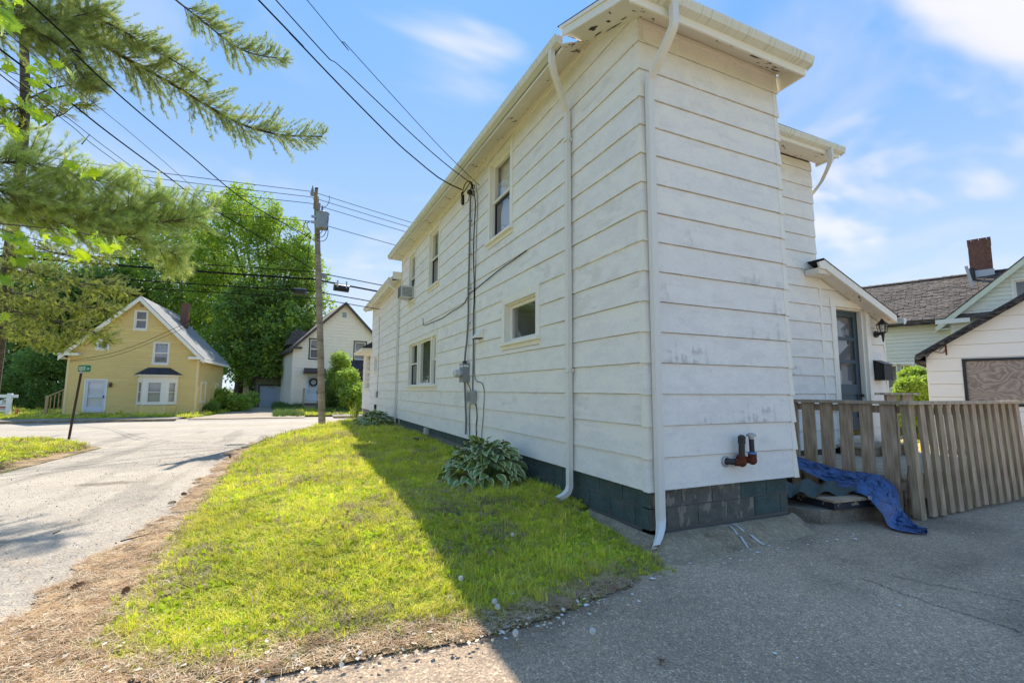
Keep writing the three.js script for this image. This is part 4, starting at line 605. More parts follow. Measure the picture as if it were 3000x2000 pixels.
// ---------------------------------------------------------------- deck, railings, step, tarpaulin
{
  const FX = 3.62, FZ = .40, rd = rng(31);
  const dk = thing('deck', 'weathered grey wooden deck floor outside the rear door', 'deck', V(4.6, .4, -.6));
  for (let i = 0; i < 13; i++) { const z = -1.52 + i * .142; part(dk, 'deck_board', box(3.70, 7.1, .405, .44 + rr(-.003, .003, rd), z, z + .134), railMat); }
  part(dk, 'rim_joist', [box(3.70, 3.74, .2, .40, -1.5, .285), box(3.70, 7.1, .2, .40, .29, .33), box(3.74, 7.1, .24, .40, -1.5, -1.46)], picketMat);
  for (const x of [3.85, 4.9, 5.9, 7]) part(dk, 'deck_post', box(x - .045, x + .045, -.05, .40, .19, .28), picketMat);
  const st = thing('door_step', 'low grey wooden step on the deck under the rear door', 'step', V(6, .44, -1.35));
  part(st, 'tread', [box(5.35, 6.75, .56, .595, -1.52, -1.05)], railMat); part(st, 'riser', [box(5.4, 6.7, .441, .56, -1.09, -1.06), box(5.4, 5.44, .441, .56, -1.5, -1.09), box(6.66, 6.7, .441, .56, -1.5, -1.09)], picketMat);
  // short railing, wide pickets, square to the house
  const r1 = thing('deck_railing', 'brown deck railing with wide spaced pickets running back to the house', 'railing', V(FX, 0, -.4), 'railings round the deck');
  const zs = [[-1.13, -.98], [-.92, -.73], [-.67, -.49], [-.41, -.24], [-.16, 0], [.08, .27]];
  for (const [a, b] of zs) { const l = rr(-.006, .006, rd), t = V(FX, 0, 0); part(r1, 'picket', outward(hexa([V(FX - .012, .07 + rr(0, .05, rd), a + .01), V(FX + .026, .07, a + .01), V(FX + .026, .07, b - .01), V(FX - .012, .07, b - .01), V(FX - .012, 1.33, a + .01 + l), V(FX + .026, 1.33, a + .01 + l), V(FX + .026, 1.33, b - .01 + l), V(FX - .012, 1.33, b - .01 + l)])), picketMat); }
  part(r1, 'hand_rail', box(FX - .05, FX + .09, 1.33, 1.37, -1.5, .34), railMat);
  part(r1, 'cross_rail', [box(FX + .028, FX + .066, 1.22, 1.31, -1.5, .30), box(FX + .028, FX + .066, .30, .39, -1.5, .30)], picketMat);
  // long railing, close pickets, facing the driveway
  const r2 = thing('deck_railing', 'grey brown deck railing with close pickets above the asphalt driveway', 'railing', V(5.1, 0, FZ), 'railings round the deck');
  part(r2, 'post', outward(hexa([V(3.60, .01, FZ - .03), V(3.70, .01, FZ - .03), V(3.70, .0, FZ + .06), V(3.60, .0, FZ + .06), V(3.56, 1.33, FZ - .06), V(3.66, 1.33, FZ - .06), V(3.66, 1.33, FZ + .03), V(3.56, 1.33, FZ + .03)])), picketMatB);
  for (let i = 0; i < 13; i++) { const x = 3.775 + i * .2035, l = rr(-.006, .006, rd), y0 = .02 + i * .003 + rr(-.01, .012, rd), sl = .03; part(r2, 'picket', outward(hexa([V(x + sl, y0, FZ + .035), V(x + .105 + sl, y0, FZ + .035), V(x + .105 + sl, y0, FZ + .075), V(x + sl, y0, FZ + .075), V(x + l, 1.33, FZ - .0), V(x + .105 + l, 1.33, FZ - .0), V(x + .105 + l, 1.33, FZ + .04), V(x + l, 1.33, FZ + .04)])), i % 3 ? picketMatB : picketMat); }
  part(r2, 'hand_rail', box(3.50, 6.46, 1.332, 1.372, FZ - .07, FZ + .07), railMat);
  part(r2, 'cross_rail', [box(3.66, 6.4, 1.20, 1.29, FZ - .05, FZ - .003), box(3.68, 6.4, .42, .51, FZ - .01, FZ + .015)], picketMat);
  // a bit of railing across the deck
  const p0 = onZ(2577, 1150, -.9), p1 = onZ(2684, 1152, -.9);
  const r3 = thing('deck_railing', 'short piece of deck railing with two pickets beside the neighbouring bush', 'railing', V((p0.x + p1.x) / 2, .44, -.9), 'railings round the deck');
  part(r3, 'hand_rail', box(p0.x, p1.x, p0.y - .035, p0.y, -.97, -.83), railMat); for (const q of [2597, 2643]) { const a = onZ(q, 1160, -.9), b = onZ(q + 30, 1160, -.9); part(r3, 'picket', box(a.x, b.x, .44, p0.y - .035, -.93, -.89), picketMat); }
  // bent nail-like wire stick leaning behind the post
  single('dry_sapling', tube([V(3.52, .0, .34), V(3.50, .25, .36), V(3.54, .45, .37), V(3.53, .62, .40)], .014, 6, 14, .006), limbMat, 'dry brown woody sapling growing beside the corner post', 'sapling');

  // concrete slab and the loose wooden step on it
  const cs = thing('concrete_step', 'broken pale concrete slab step under the loose wooden step', 'step', V(2.8, 0, -.1));
  { const o = [[2.06, -.42], [2.10, -.44], [2.30, .02], [2.34, .10], [2.42, .13], [2.9, .17], [3.42, .16], [3.45, -.5], [2.1, -.5]], pts = [], n = o.length, F = []; o.forEach(([x, z]) => pts.push(V(x + .01, -.03, z - .01))); o.forEach(([x, z]) => pts.push(V(x, .145, z))); o.forEach(([x, z]) => pts.push(V(lerp(x, 2.8, .02), .155, lerp(z, -.2, .02)))); for (let k = 0; k < 2; k++) for (let i = 0; i < n; i++) { const j = (i + 1) % n; F.push([k * n + i, k * n + j, k * n + n + j], [k * n + i, k * n + n + j, k * n + n + i]); } const T = THREE.ShapeUtils.triangulateShape(o.map(([x, z]) => new THREE.Vector2(x, z)), []); for (const [a, b, c] of T) F.push([a + 2 * n, b + 2 * n, c + 2 * n]); part(cs, 'slab', outward(tris(pts, F)), mat({ map: rep(concTex, .9, .9), color: lin(1, .95, .85), roughness: .95, bumpMap: rep(concTex, 2, 2), bumpScale: .01 })); }
  const ws = thing('wooden_step', 'loose step of grey boards with dark blue painted sides and iron ring', 'step', V(2.6, .16, 0));
  const A = onY(2290, 1424, .265), B = onY(2444, 1466, .265), D2 = onY(2540, 1457, .265), ux = D2.clone().sub(B).setY(0).normalize(), uz = V(-ux.z, 0, ux.x); if (uz.z > 0) uz.negate();
  const L = .75, Wd = .78, PP = (a, b, y) => B.clone().addScaledVector(ux, a).addScaledVector(uz, b).setY(y);
  const blk = (a0, a1, b0, b1, y0, y1) => outward(hexa([PP(a0, b0, y0), PP(a1, b0, y0), PP(a1, b1, y0), PP(a0, b1, y0), PP(a0, b0, y1), PP(a1, b0, y1), PP(a1, b1, y1), PP(a0, b1, y1)]));
  for (let i = 0; i < 6; i++) part(ws, 'step_board', blk(-.02, Wd, -.015 + i * .13, .108 + i * .13, .24 + (i % 2) * .002, .265 + (i % 3) * .002), picketMat);
  const navy = mat({ map: rep(tex(256, 256, (u, v) => { const a = fbm(u, v, 12, 4, 611), b = fbm(u, v, 40, 2, 613); let c = [.155 + .05 * (a - .5), .165 + .05 * (a - .5), .195 + .05 * (a - .5)]; if (a > .66) c = [.58, .52, .42]; return c; }), 1.2, 1.2), roughness: .6 });
  part(ws, 'front_board', blk(0, Wd - .05, 0, .03, .157, .239), navy); part(ws, 'side_board', blk(0, .03, .03, .76, .157, .239), navy); part(ws, 'back_board', blk(0, Wd - .05, .73, .76, .157, .239), navy);
  part(ws, 'ring', [tube([PP(.12, .33, .27), PP(.10, .36, .305), PP(.13, .44, .32), PP(.19, .5, .305), PP(.2, .5, .27)], .009, 6, 16)], rust);
  // folded green sheet under the tarpaulin
  const gs = (() => { const n = 22, m = 10, P = [], F = []; for (let i = 0; i <= n; i++) for (let j = 0; j <= m; j++) { const a = i / n, b = j / m, x = lerp(2.12, 3.0, a) + .03 * Math.sin(b * 9 + a * 5), z = lerp(-.55, -.12, b) + .25 * a; P.push(V(x, .29 + .15 * Math.sin(b * 3.1) * (1 - .5 * a) + .035 * Math.sin(a * 17 + b * 11), z)); } for (let i = 0; i < n; i++) for (let j = 0; j < m; j++) { const q = i * (m + 1) + j, r = q + m + 1; F.push([q, r, q + 1], [q + 1, r, r + 1]); } return tris(P, F); })();
  single('green_sheet', gs, tarpGreen, 'crumpled dark green plastic sheet tucked under the blue tarpaulin', 'plastic sheet');
  // blue tarpaulin draped from the railing to the asphalt
  const ze = zm(2200, 1100, 800 / 2281);
  const up = [[372, 672, 3.42], [480, 704, 3.47], [600, 738, 3.5], [800, 798, 3.5], [960, 810, 3.5], [1100, 843, 3.5], [1200, 920, 3.46], [1245, 1000, 3.44], [1262, 1110, 3.4], [1325, 1190, 3.3], [1470, 1322, 2.97]].map(([x, y, X]) => onX(...ze(x, y), X));
  const lo = [[388, 765, .50], [450, 797, .46], [540, 842, .41], [720, 918, .335], [860, 968, .31], [965, 1004, .29], [1040, 1085, .22], [1105, 1160, .13], [1160, 1262, .03], [1290, 1304, .018], [1468, 1324, .014]].map(([x, y, h]) => onY(...ze(x, y), h));
  for (const p of [...up, ...lo]) p.y = Math.max(p.y, .015);
  const cu = new THREE.CatmullRomCurve3(up), cl = new THREE.CatmullRomCurve3(lo), n = 120, m = 44, P = [], F = [], uv = [];
  for (let i = 0; i <= n; i++) { const a = cu.getPoint(i / n), b = cl.getPoint(i / n); for (let j = 0; j <= m; j++) { const t = j / m, p = a.clone().lerp(b, t), amp = Math.sin(t * Math.PI) * .045, s = i / n; p.y += amp * (Math.sin(s * 23 + t * 6) * .45 + Math.sin(s * 9 - t * 4) * .6 + .25) + .05 * Math.sin(Math.min(1, t * 1.4 + .1) * Math.PI) * (.5 - Math.abs(2 * N2(s * 11, t * 5, 2, 611, 3) - 1) * 2) * (.4 + .6 * N2(s * 3, t * 2, 2, 619, 2)); p.x += amp * .5 * Math.sin(s * 31 + t * 7) + .06 * Math.sin(t * Math.PI) * (.5 - Math.abs(2 * N2(s * 13, t * 6, 2, 617, 3) - 1) * 2); p.y = Math.max(p.y, .012 + .01 * Math.abs(Math.sin(s * 40 + t * 9))); P.push(p); } }
  for (let i = 0; i < n; i++) for (let j = 0; j < m; j++) { const q = i * (m + 1) + j, r = q + m + 1; F.push([q, r, q + 1], [q + 1, r, r + 1]); }
  const g = new THREE.BufferGeometry().setFromPoints(P); g.setIndex(F.flat()); g.setAttribute('uv', new THREE.Float32BufferAttribute(P.flatMap((p, k) => [Math.floor(k / (m + 1)) / n * 1.8, (k % (m + 1)) / m * .7]), 2)); g.computeVertexNormals();
  const tp = thing('blue_tarpaulin', 'crumpled blue tarpaulin draped over the step onto the asphalt', 'tarpaulin', V(3, 0, .2)); part(tp, 'sheet', g, tarpMat);
  const gr = onX(...ze(988, 1020), 2.67); part(tp, 'grommet', [new THREE.TorusGeometry(.014, .005, 6, 14).rotateY(-.5).translate(gr.x, gr.y, gr.z + .01)], galv);
}
// ---------------------------------------------------------------- houses round about
function gableHouse(g, f, o) {                                      // front gable in frame f, u 0..W
  const { W, depth, base, eave, peak, pu = o.W / 2, e, mats, holes = [], sideHoles = [], one = false, over = .3, sideOver = .3, roofM, trim, rakeH = .22, proud = .014, thin = .004, plainUV = true, seed = 1, noSides = false, skirt = null, groove = 0 } = o;
  const lim = (y) => y <= eave ? [0, W] : [pu * (y - eave) / (peak - eave), W - (W - pu) * (y - eave) / (peak - eave)];
  siding(g, f, { lim, groove, y0: base, y1: peak - .02, e, mats, holes, one, proud, thin, plainUV, seed, name: one ? 'siding' : 'siding_board' });
  const fr = new Frame(f.P(W, 0, 0), f.N.clone().negate(), f.U.clone()), fl = new Frame(f.P(0, 0, 0), f.N.clone().negate(), f.U.clone().negate());
  if (!noSides) { siding(g, fr, { groove, u0: 0, u1: depth, y0: base, y1: eave, e, mats, holes: sideHoles, one, proud, thin, plainUV, seed: seed + 1, name: one ? 'siding' : 'siding_board' }); part(g, 'rear_wall', [fbox(fl, .03, depth, base, eave, -.04, .012), fbox(f, .03, W - .03, base, eave, -depth, -depth + .03)], mats[0]); }
  if (skirt) part(g, 'foundation', [fbox(f, .02, W - .02, base - .6, base, -.2, -.03), fbox(fr, .02, depth, base - .6, base, -.2, -.03)], skirt);
  // roof planes with thickness, rake boards, eave boards
  const ml = (peak - eave) / pu, mr = (peak - eave) / (W - pu), yl = eave - ml * sideOver, yr = eave - mr * sideOver, th = .05;
  const P = (u, y, n) => f.P(u, y, n);
  part(g, 'roof', slab([P(pu, peak + th, over), P(-sideOver, yl + th, over), P(-sideOver, yl + th, -depth - over), P(pu, peak + th, -depth - over)], .05), roofM);
  part(g, 'roof', slab([P(pu, peak + th, over), P(W + sideOver, yr + th, over), P(W + sideOver, yr + th, -depth - over), P(pu, peak + th, -depth - over)], .05), roofM);
  const rake = (u0, y0, u1, y1) => prism(f, [[u0, y0 + th - .052], [u1, y1 + th - .052], [u1, y1 - rakeH], [u0, y0 - rakeH]], over - .035, over - .005);
  part(g, 'rake_board', [rake(-sideOver, yl, pu, peak)], trim); part(g, 'rake_board', [rake(pu, peak, W + sideOver, yr)], trim);
  part(g, 'soffit', [slab([P(pu, peak - .03, over - .036), P(-sideOver, yl - .03, over - .036), P(-sideOver, yl - .03, .005), P(pu, peak - .03, .005)], .015), slab([P(pu, peak - .03, over - .036), P(W + sideOver, yr - .03, over - .036), P(W + sideOver, yr - .03, .005), P(pu, peak - .03, .005)], .015)], trim);
  part(g, 'eave_board', [fbox(f, -sideOver - .02, -sideOver + .01, yl - .16, yl + .0, -depth - over, over - .04), fbox(f, W + sideOver - .01, W + sideOver + .02, yr - .16, yr + .0, -depth - over, over - .04), fbox(f, W + .01, W + sideOver - .011, yr - .12, yr - .09, -depth, over - .04), fbox(f, -sideOver + .011, -.01, yl - .12, yl - .09, -depth, over - .04)], trim);
  return { fr, fl, yl, yr };
}
function chimney(g, f, u, n, w, y0, y1, seed) {             // laid brick by brick
  const r = rng(seed), a = []; part(g, 'flue', fbox(f, u - w / 2 + .008, u + w / 2 - .008, y0, y1 - .02, n - w / 2 + .008, n + w / 2 - .008), mortar);
  for (let y = y0, k = 0; y < y1; y += .073, k++) for (let s = 0; s < 4; s++) for (let i = 0; i < Math.ceil(w / .2) + 1; i++) { const x0 = clamp(-w / 2 + i * .21 - (k % 2) * .105, -w / 2, w / 2), x1 = clamp(-w / 2 + i * .21 - (k % 2) * .105 + .2, -w / 2, w / 2); if (x1 - x0 < .03) continue; const p = w / 2 + rr(-.002, .004, r) + (y > y1 - .2 ? .012 : 0), q = s < 2 ? fbox(f, u + x0, u + x1, y, y + .062, n + (s ? -p : p - .05), n + (s ? -p + .05 : p)) : fbox(f, u + (s === 2 ? -p : p - .05), u + (s === 2 ? -p + .05 : p), y, y + .062, n + x0, n + x1); a.push(q); }
  const m = part(g, 'brickwork', a, brickMat); m.userData.kind = 'stuff';
}
const fpx = (f, z, x0, y0, x1, y1, n = 0) => { const a = f.px(...z(x0, y0), n), b = f.px(...z(x1, y1), n); return [Math.min(a[0], b[0]), Math.max(a[0], b[0]), Math.min(a[1], b[1]), Math.max(a[1], b[1])]; };
const bigHole = ([a, b, c, d], k = .08) => [a - k, b + k, c - k, d + k];

// yellow house across the street
{
  const z = zm(0, 800, 750 / 2352), Lc = onY(...z(565, 1325), -.13), U = V(.998, 0, .05);
  const f = new Frame(V(Lc.x, 0, Lc.z), U, V(-U.z, 0, U.x)), W = f.px(...z(1790, 1290))[0], H = thing('yellow_house', 'yellow clapboard house with grey gable roof and white bay window', 'house', V(Lc.x, -.15, Lc.z));
  const eave = f.px(...z(1835, 742))[1], pk = f.px(...z(1302, 222)), pu = pk[0];
  const fr0 = new Frame(f.P(W, 0, 0), f.N.clone().negate(), f.U.clone()), dep = clamp(fr0.px(...z(2040, 1000))[0], 6, 12);
  const wA = fpx(f, z, 1247, 345, 1340, 512), wB = fpx(f, z, 1418, 637, 1535, 828), wC = fpx(f, z, 893, 615, 990, 690), dr = fpx(f, z, 790, 980, 950, 1278);
  gableHouse(H, f, { W, depth: dep, base: -.13, eave, peak: pk[1], pu, e: .108, groove: .026, proud: .024, thin: .006, mats: [yellowMat], one: true, holes: [bigHole(wA, .05), bigHole(wB, .05), bigHole(wC, .05), bigHole(dr, .03)], roofM: greyRoof, trim: white, over: .32, sideOver: .32, rakeH: .26, seed: 61 });
  part(H, 'eave_return', [fbox(f, -.34, .55, eave - .30, eave - .16, .02, .32)], white); part(H, 'eave_return', [fbox(f, W - .5, W + .34, eave - .34, eave - .2, .02, .32)], white);
  part(H, 'corner_board', [fbox(f, -.01, .10, -.14, eave, -.02, .03)], yellowTrim); part(H, 'corner_board', [fbox(f, W - .1, W + .02, -.14, eave, -.02, .03)], yellowTrim);
  const wo = { casing: .05, sillOut: .03, room: .6, depth: .05 };
  windowIn(H, f, wA, { ...wo }); windowIn(H, f, wB, { ...wo, inside: [['curtain', curtain, .03, .97, .3, 1, true]] }); windowIn(H, f, wC, { ...wo, sashes: 1 });
  const vt = fpx(f, z, 1285, 282, 1322, 314); part(H, 'gable_vent', [fbox(f, vt[0] - .03, vt[1] + .03, vt[2] - .03, vt[3] + .03, 0, .022)], yellowTrim); for (let i = 0; i < 4; i++) part(H, 'louver', [fbox(f, vt[0], vt[1], lerp(vt[2], vt[3], i / 4) + .01, lerp(vt[2], vt[3], (i + .6) / 4), .018, .032)], dark);
  // storm door
  const sd = sub(H, 'door'); part(sd, 'frame', [fbox(f, dr[0] - .06, dr[0], dr[2], dr[3] + .06, -.04, .04), fbox(f, dr[1], dr[1] + .06, dr[2], dr[3] + .06, -.04, .04), fbox(f, dr[0], dr[1], dr[3], dr[3] + .06, -.04, .04)], white);
  const dy = (a) => lerp(dr[2], dr[3], a), blu = mat({ color: lin(.62, .66, .72), roughness: .4 });
  part(sd, 'leaf', [fbox(f, dr[0], dr[0] + .11, dr[2], dr[3], -.03, .015), fbox(f, dr[1] - .11, dr[1], dr[2], dr[3], -.03, .015), fbox(f, dr[0] + .11, dr[1] - .11, dr[2], dy(.17), -.03, .012), fbox(f, dr[0] + .11, dr[1] - .11, dy(.46), dy(.50), -.03, .012), fbox(f, dr[0] + .11, dr[1] - .11, dy(.95), dr[3], -.03, .012)], blu);
  for (const [a, b] of [[.17, .46], [.5, .95]]) part(sd, 'pane', quad(f.P(dr[0] + .1, dy(a), -.01), f.P(dr[1] - .1, dy(a), -.01), f.P(dr[1] - .1, dy(b), -.01), f.P(dr[0] + .1, dy(b), -.01)), glass);
  part(sd, 'inner_door', [fbox(f, dr[0] + .02, dr[1] - .02, dr[2], dr[3], -.12, -.08)], mat({ color: lin(.62, .63, .63), roughness: .6 })); part(sd, 'handle', [fbox(f, dr[1] - .09, dr[1] - .05, dy(.44), dy(.52), .015, .05)], dark);
  part(H, 'door_sill', [fbox(f, dr[0] - .4, dr[1] + .1, -.16, -.03, .02, .4)], picketMat);
  // bay window
  const bl = f.px(...z(1245, 1205))[0], brr = f.px(...z(1618, 1205))[0], by0 = f.px(...z(1400, 1208))[1], by1 = f.px(...z(1400, 950))[1], B = sub(H, 'bay_window'), bd = .55, i0 = bl + .42, i1 = brr - .42;
  const fa = new Frame(f.P(bl, 0, .02), f.P(i0, 0, bd).sub(f.P(bl, 0, .02)), V(0, 0, 1)), faN = V(-fa.U.z, 0, fa.U.x); if (faN.dot(f.N) < 0) faN.negate(); fa.N.copy(faN);
  const fc = new Frame(f.P(i1, 0, bd), f.P(brr, 0, .02).sub(f.P(i1, 0, bd)), V(0, 0, 1)), fcN = V(-fc.U.z, 0, fc.U.x); if (fcN.dot(f.N) < 0) fcN.negate(); fc.N.copy(fcN);
  const fb = new Frame(f.P(i0, 0, bd), f.U.clone(), f.N.clone()), lw = Math.hypot(.42, bd - .02);
  const face = (fm, w, wn) => { const y0 = by0 + .14, y1 = by1 - .32, a = wn[0] * w, b = wn[1] * w; part(B, 'panel', [fbox(fm, 0, a, by0, by1, -.05, 0), fbox(fm, b, w, by0, by1, -.05, 0), fbox(fm, a, b, by0, y0, -.05, 0), fbox(fm, a, b, y1, by1, -.05, 0)], white); part(B, 'sash', [fbox(fm, a, a + .04, y0, y1, -.04, .015), fbox(fm, b - .04, b, y0, y1, -.04, .015), fbox(fm, a, b, y0, y0 + .04, -.04, .014), fbox(fm, a, b, y1 - .04, y1, -.04, .014), fbox(fm, a, b, (y0 + y1) / 2 - .02, (y0 + y1) / 2 + .02, -.04, .013)], white); part(B, 'pane', quad(fm.P(a, y0, -.02), fm.P(b, y0, -.02), fm.P(b, y1, -.02), fm.P(a, y1, -.02)), glass); part(B, 'room', [fbox(fm, a - .02, b + .02, y0 - .02, y1 + .02, -.10, -.09)], roomMat); };
  face(fa, lw, [.18, .82]); face(fb, i1 - i0, [.2, .8]); face(fc, lw, [.18, .82]);
  const lowF = (fm, w) => { const q = []; for (let y = -.13; y < by0 - .02; y += .108) q.push(fbox(fm, 0, w, y, Math.min(y + .105, by0 - .03), -.04, -.012)); return q; };
  part(B, 'apron_siding', [...lowF(fa, lw), ...lowF(fb, i1 - i0), ...lowF(fc, lw)], yellowMat); part(B, 'corner_post', [fbox(fb, -.04, .05, -.13, by0 - .03, -.04, .02)], yellowTrim); part(B, 'corner_post', [fbox(fb, i1 - i0 - .05, i1 - i0 + .04, -.13, by0 - .03, -.04, .02)], yellowTrim); part(B, 'corner_post', [fbox(f, bl - .04, bl + .05, -.13, by0 - .03, .01, .06)], yellowTrim);
  const rt = f.px(...z(1400, 868))[1]; part(B, 'cornice', [outward(hexa([f.P(bl - .1, by1, 0), f.P(brr + .1, by1, 0), f.P(i1 + .12, by1, bd + .16), f.P(i0 - .12, by1, bd + .16), f.P(bl - .22, by1 + .1, 0), f.P(brr + .22, by1 + .1, 0), f.P(i1 + .14, by1 + .1, bd + .2), f.P(i0 - .14, by1 + .1, bd + .2)]))], white);
  part(B, 'bay_roof', [outward(hexa([f.P(bl - .24, by1 + .1, 0), f.P(brr + .24, by1 + .1, 0), f.P(i1 + .15, by1 + .1, bd + .22), f.P(i0 - .15, by1 + .1, bd + .22), f.P(bl + .42, rt, 0), f.P(brr - .42, rt, 0), f.P(i1 - .1, rt, .08), f.P(i0 + .1, rt, .08)]))], blackRoof);
  chimney(H, f, pu + 1.1, -dep * .62, .42, pk[1] - 1.2, pk[1] + .42, 7);
  const la = f.px(...z(1016, 1030)); part(H, 'porch_lamp', [fbox(f, la[0] - .06, la[0] + .06, la[1] - .1, la[1] + .12, .02, .14), fbox(f, la[0] - .03, la[0] + .03, la[1] + .12, la[1] + .17, .04, .12)], brownTrim);
  for (const q of [[1845, 1005, 1872, 1170], [1978, 1012, 1995, 1092]]) { const a = fr0.px(...z(q[0], q[1])), b = fr0.px(...z(q[2], q[3])); if (b[0] > a[0]) windowIn(H, fr0, [a[0], Math.min(b[0], a[0] + 1.2), b[1], a[1]], { casing: .06, sillOut: .02, depth: .02, proud: .05, room: .1 }); }
  // side stair
  const ss = thing('side_stair', 'tan wooden stair with railing at the side of the yellow house', 'stair', f.P(-.6, -.15, -.9));
  const wood = mat({ color: lin(.42, .30, .16), roughness: .8 }); for (let i = 0; i < 3; i++) part(ss, 'tread', [fbox(f, -.75 + i * .27, -.45 + i * .27, -.1 + i * .19, -.05 + i * .19, -1.6, -.6)], wood); part(ss, 'post', [fbox(f, -1.02, -.90, -.15, 1.05, -.66, -.55)], wood); part(ss, 'rail', [outward(hexa([f.P(-.95, .95, -.62), f.P(0, 1.5, -.62), f.P(0, 1.5, -.56), f.P(-.95, .95, -.56), f.P(-.95, 1.02, -.62), f.P(0, 1.57, -.62), f.P(0, 1.57, -.56), f.P(-.95, 1.02, -.56)]))], wood); for (let i = 0; i < 5; i++) part(ss, 'baluster', [fbox(f, -.82 + i * .17, -.78 + i * .17, .1 + i * .1, 1.0 + i * .1, -.61, -.57)], wood);
}
// cream house across the street
{
  const z = zm(600, 850, 600 / 2352), O = onY(...z(975, 1365), -.05), f = new Frame(V(O.x, 0, O.z), V(1, 0, -.14), V(.14, 0, 1)), H = thing('cream_house', 'cream shingled house with brown trim behind the utility pole', 'house', V(O.x, -.1, O.z));
  const pk = f.px(...z(1612, 145)), ev = f.px(...z(1008, 640))[1], W = pk[0] * 2;
  const w1 = fpx(f, z, 1212, 562, 1330, 785), w2 = fpx(f, z, 1722, 592, 1840, 800), dr = fpx(f, z, 1165, 968, 1330, 1275), bs = f.px(...z(980, 1318))[1];
  gableHouse(H, f, { W, depth: 9, base: bs, eave: ev, peak: pk[1], e: .26, mats: [creamMat], holes: [bigHole(w1, .1), bigHole(w2, .1), bigHole(dr, .03)], roofM: mat({ map: rep(shingleTex(541, [.36, .31, .27], [.52, .47, .42]), .6, .6), roughness: .95 }), trim: brownTrim, over: .35, sideOver: .3, rakeH: .24, seed: 71, skirt: brownTrim, proud: .024, thin: .006, groove: .03 });
  part(H, 'eave_return', [fbox(f, -.32, .6, ev - .2, ev - .06, .02, .33)], brownTrim);
  windowIn(H, f, w1, { casing: .1, cm: brownTrim, sillOut: .02, bar: .05, room: .5 }); windowIn(H, f, w2, { casing: .1, cm: brownTrim, sillOut: .02, bar: .05, room: .5 });
  const sd = sub(H, 'door'), dy = (a) => lerp(dr[2], dr[3], a), wd = mat({ color: lin(.66, .68, .70), roughness: .4 });
  part(sd, 'frame', [fbox(f, dr[0] - .08, dr[0], dr[2], dr[3] + .08, -.04, .04), fbox(f, dr[1], dr[1] + .08, dr[2], dr[3] + .08, -.04, .04), fbox(f, dr[0], dr[1], dr[3], dr[3] + .08, -.04, .04)], white); part(sd, 'leaf', [fbox(f, dr[0], dr[0] + .16, dr[2], dr[3], -.03, .01), fbox(f, dr[1] - .16, dr[1], dr[2], dr[3], -.03, .01), fbox(f, dr[0] + .16, dr[1] - .16, dr[2], dy(.28), -.03, .008), fbox(f, dr[0] + .16, dr[1] - .16, dy(.93), dr[3], -.03, .008)], wd);
  part(sd, 'pane', quad(f.P(dr[0] + .15, dy(.28), -.01), f.P(dr[1] - .15, dy(.28), -.01), f.P(dr[1] - .15, dy(.93), -.01), f.P(dr[0] + .15, dy(.93), -.01)), glass); part(sd, 'inner_door', [fbox(f, dr[0], dr[1], dr[2], dr[3], -.12, -.08)], wd);
  const wr = f.px(...z(1245, 1055)), tr = new THREE.TorusGeometry(.27, .06, 6, 18); tr.applyQuaternion(new THREE.Quaternion().setFromUnitVectors(V(0, 0, 1), f.N)); tr.translate(...f.P(wr[0], wr[1], .06).toArray()); single('door_wreath', tr, mat({ color: lin(.03, .04, .025), roughness: 1 }), 'dark round wreath on the white door of the cream house', 'wreath');
  const aw = fpx(f, z, 1130, 890, 1330, 965); part(H, 'awning', [outward(hexa([f.P(aw[0], aw[2], .75), f.P(aw[1] + .3, aw[2], .75), f.P(aw[1] + .3, aw[2] + .02, .02), f.P(aw[0], aw[2] + .02, .02), f.P(aw[0], aw[2] + .16, .75), f.P(aw[1] + .3, aw[2] + .16, .75), f.P(aw[1] + .3, aw[3], .02), f.P(aw[0] + .06, aw[3], .02)]))], mat({ color: lin(.055, .028, .028), roughness: .5 }));
  const vt = fpx(f, z, 1578, 250, 1625, 315); part(H, 'gable_vent', [fbox(f, vt[0] - .05, vt[1] + .05, vt[2] - .05, vt[3] + .05, 0, .02)], white); for (let i = 0; i < 5; i++) part(H, 'louver', [fbox(f, vt[0], vt[1], lerp(vt[2], vt[3], i / 5), lerp(vt[2], vt[3], (i + .7) / 5), .015, .035)], mat({ color: lin(.2, .22, .25), roughness: .6 }));
  const bw = fpx(f, z, 1580, 920, 2100, 1100); part(H, 'bay_roof', [outward(hexa([f.P(bw[0], bw[3], .8), f.P(bw[1], bw[3], .8), f.P(bw[1], bw[3], 0), f.P(bw[0], bw[3], 0), f.P(bw[0] + .5, bw[3] + .8, .15), f.P(bw[1], bw[3] + .8, .15), f.P(bw[1], bw[3] + .8, 0), f.P(bw[0] + .5, bw[3] + .8, 0)]))], blackRoof); part(H, 'bay_wall', [fbox(f, bw[0] + .1, bw[1], bs, bw[3] - .3, .02, .65), fbox(f, bw[0], bw[1], bw[3] - .3, bw[3], .02, .75)], brownTrim);
  part(H, 'bay_pane', [fbox(f, bw[0] + .9, bw[1] - .4, bw[2], bw[3] - .5, .65, .66)], mat({ color: lin(.02, .022, .025), roughness: .05 }));
  part(H, 'dormer_roof', [outward(hexa([f.P(-.2, ev + .3, -2), f.P(1.6, ev + .3, -2), f.P(1.6, ev + .3, -5), f.P(-.2, ev + .3, -5), f.P(.35, pk[1] - 2.3, -2.3), f.P(2.2, pk[1] - 2.3, -2.3), f.P(2.2, pk[1] - 2.3, -5), f.P(.35, pk[1] - 2.3, -5)]))], brownShingles[1]);
  const pl = f.px(...z(1385, 985)); part(H, 'porch_lamp', [fbox(f, pl[0] - .09, pl[0] + .09, pl[1] - .2, pl[1] + .2, .03, .2)], dark);
  const stp = thing('front_steps', 'brown wooden front steps below the wreathed door', 'steps', f.P(dr[0], -.1, .8)), bw2 = mat({ color: lin(.13, .085, .06), roughness: .8 }), th = (bs - .02 - -.08) / 4;
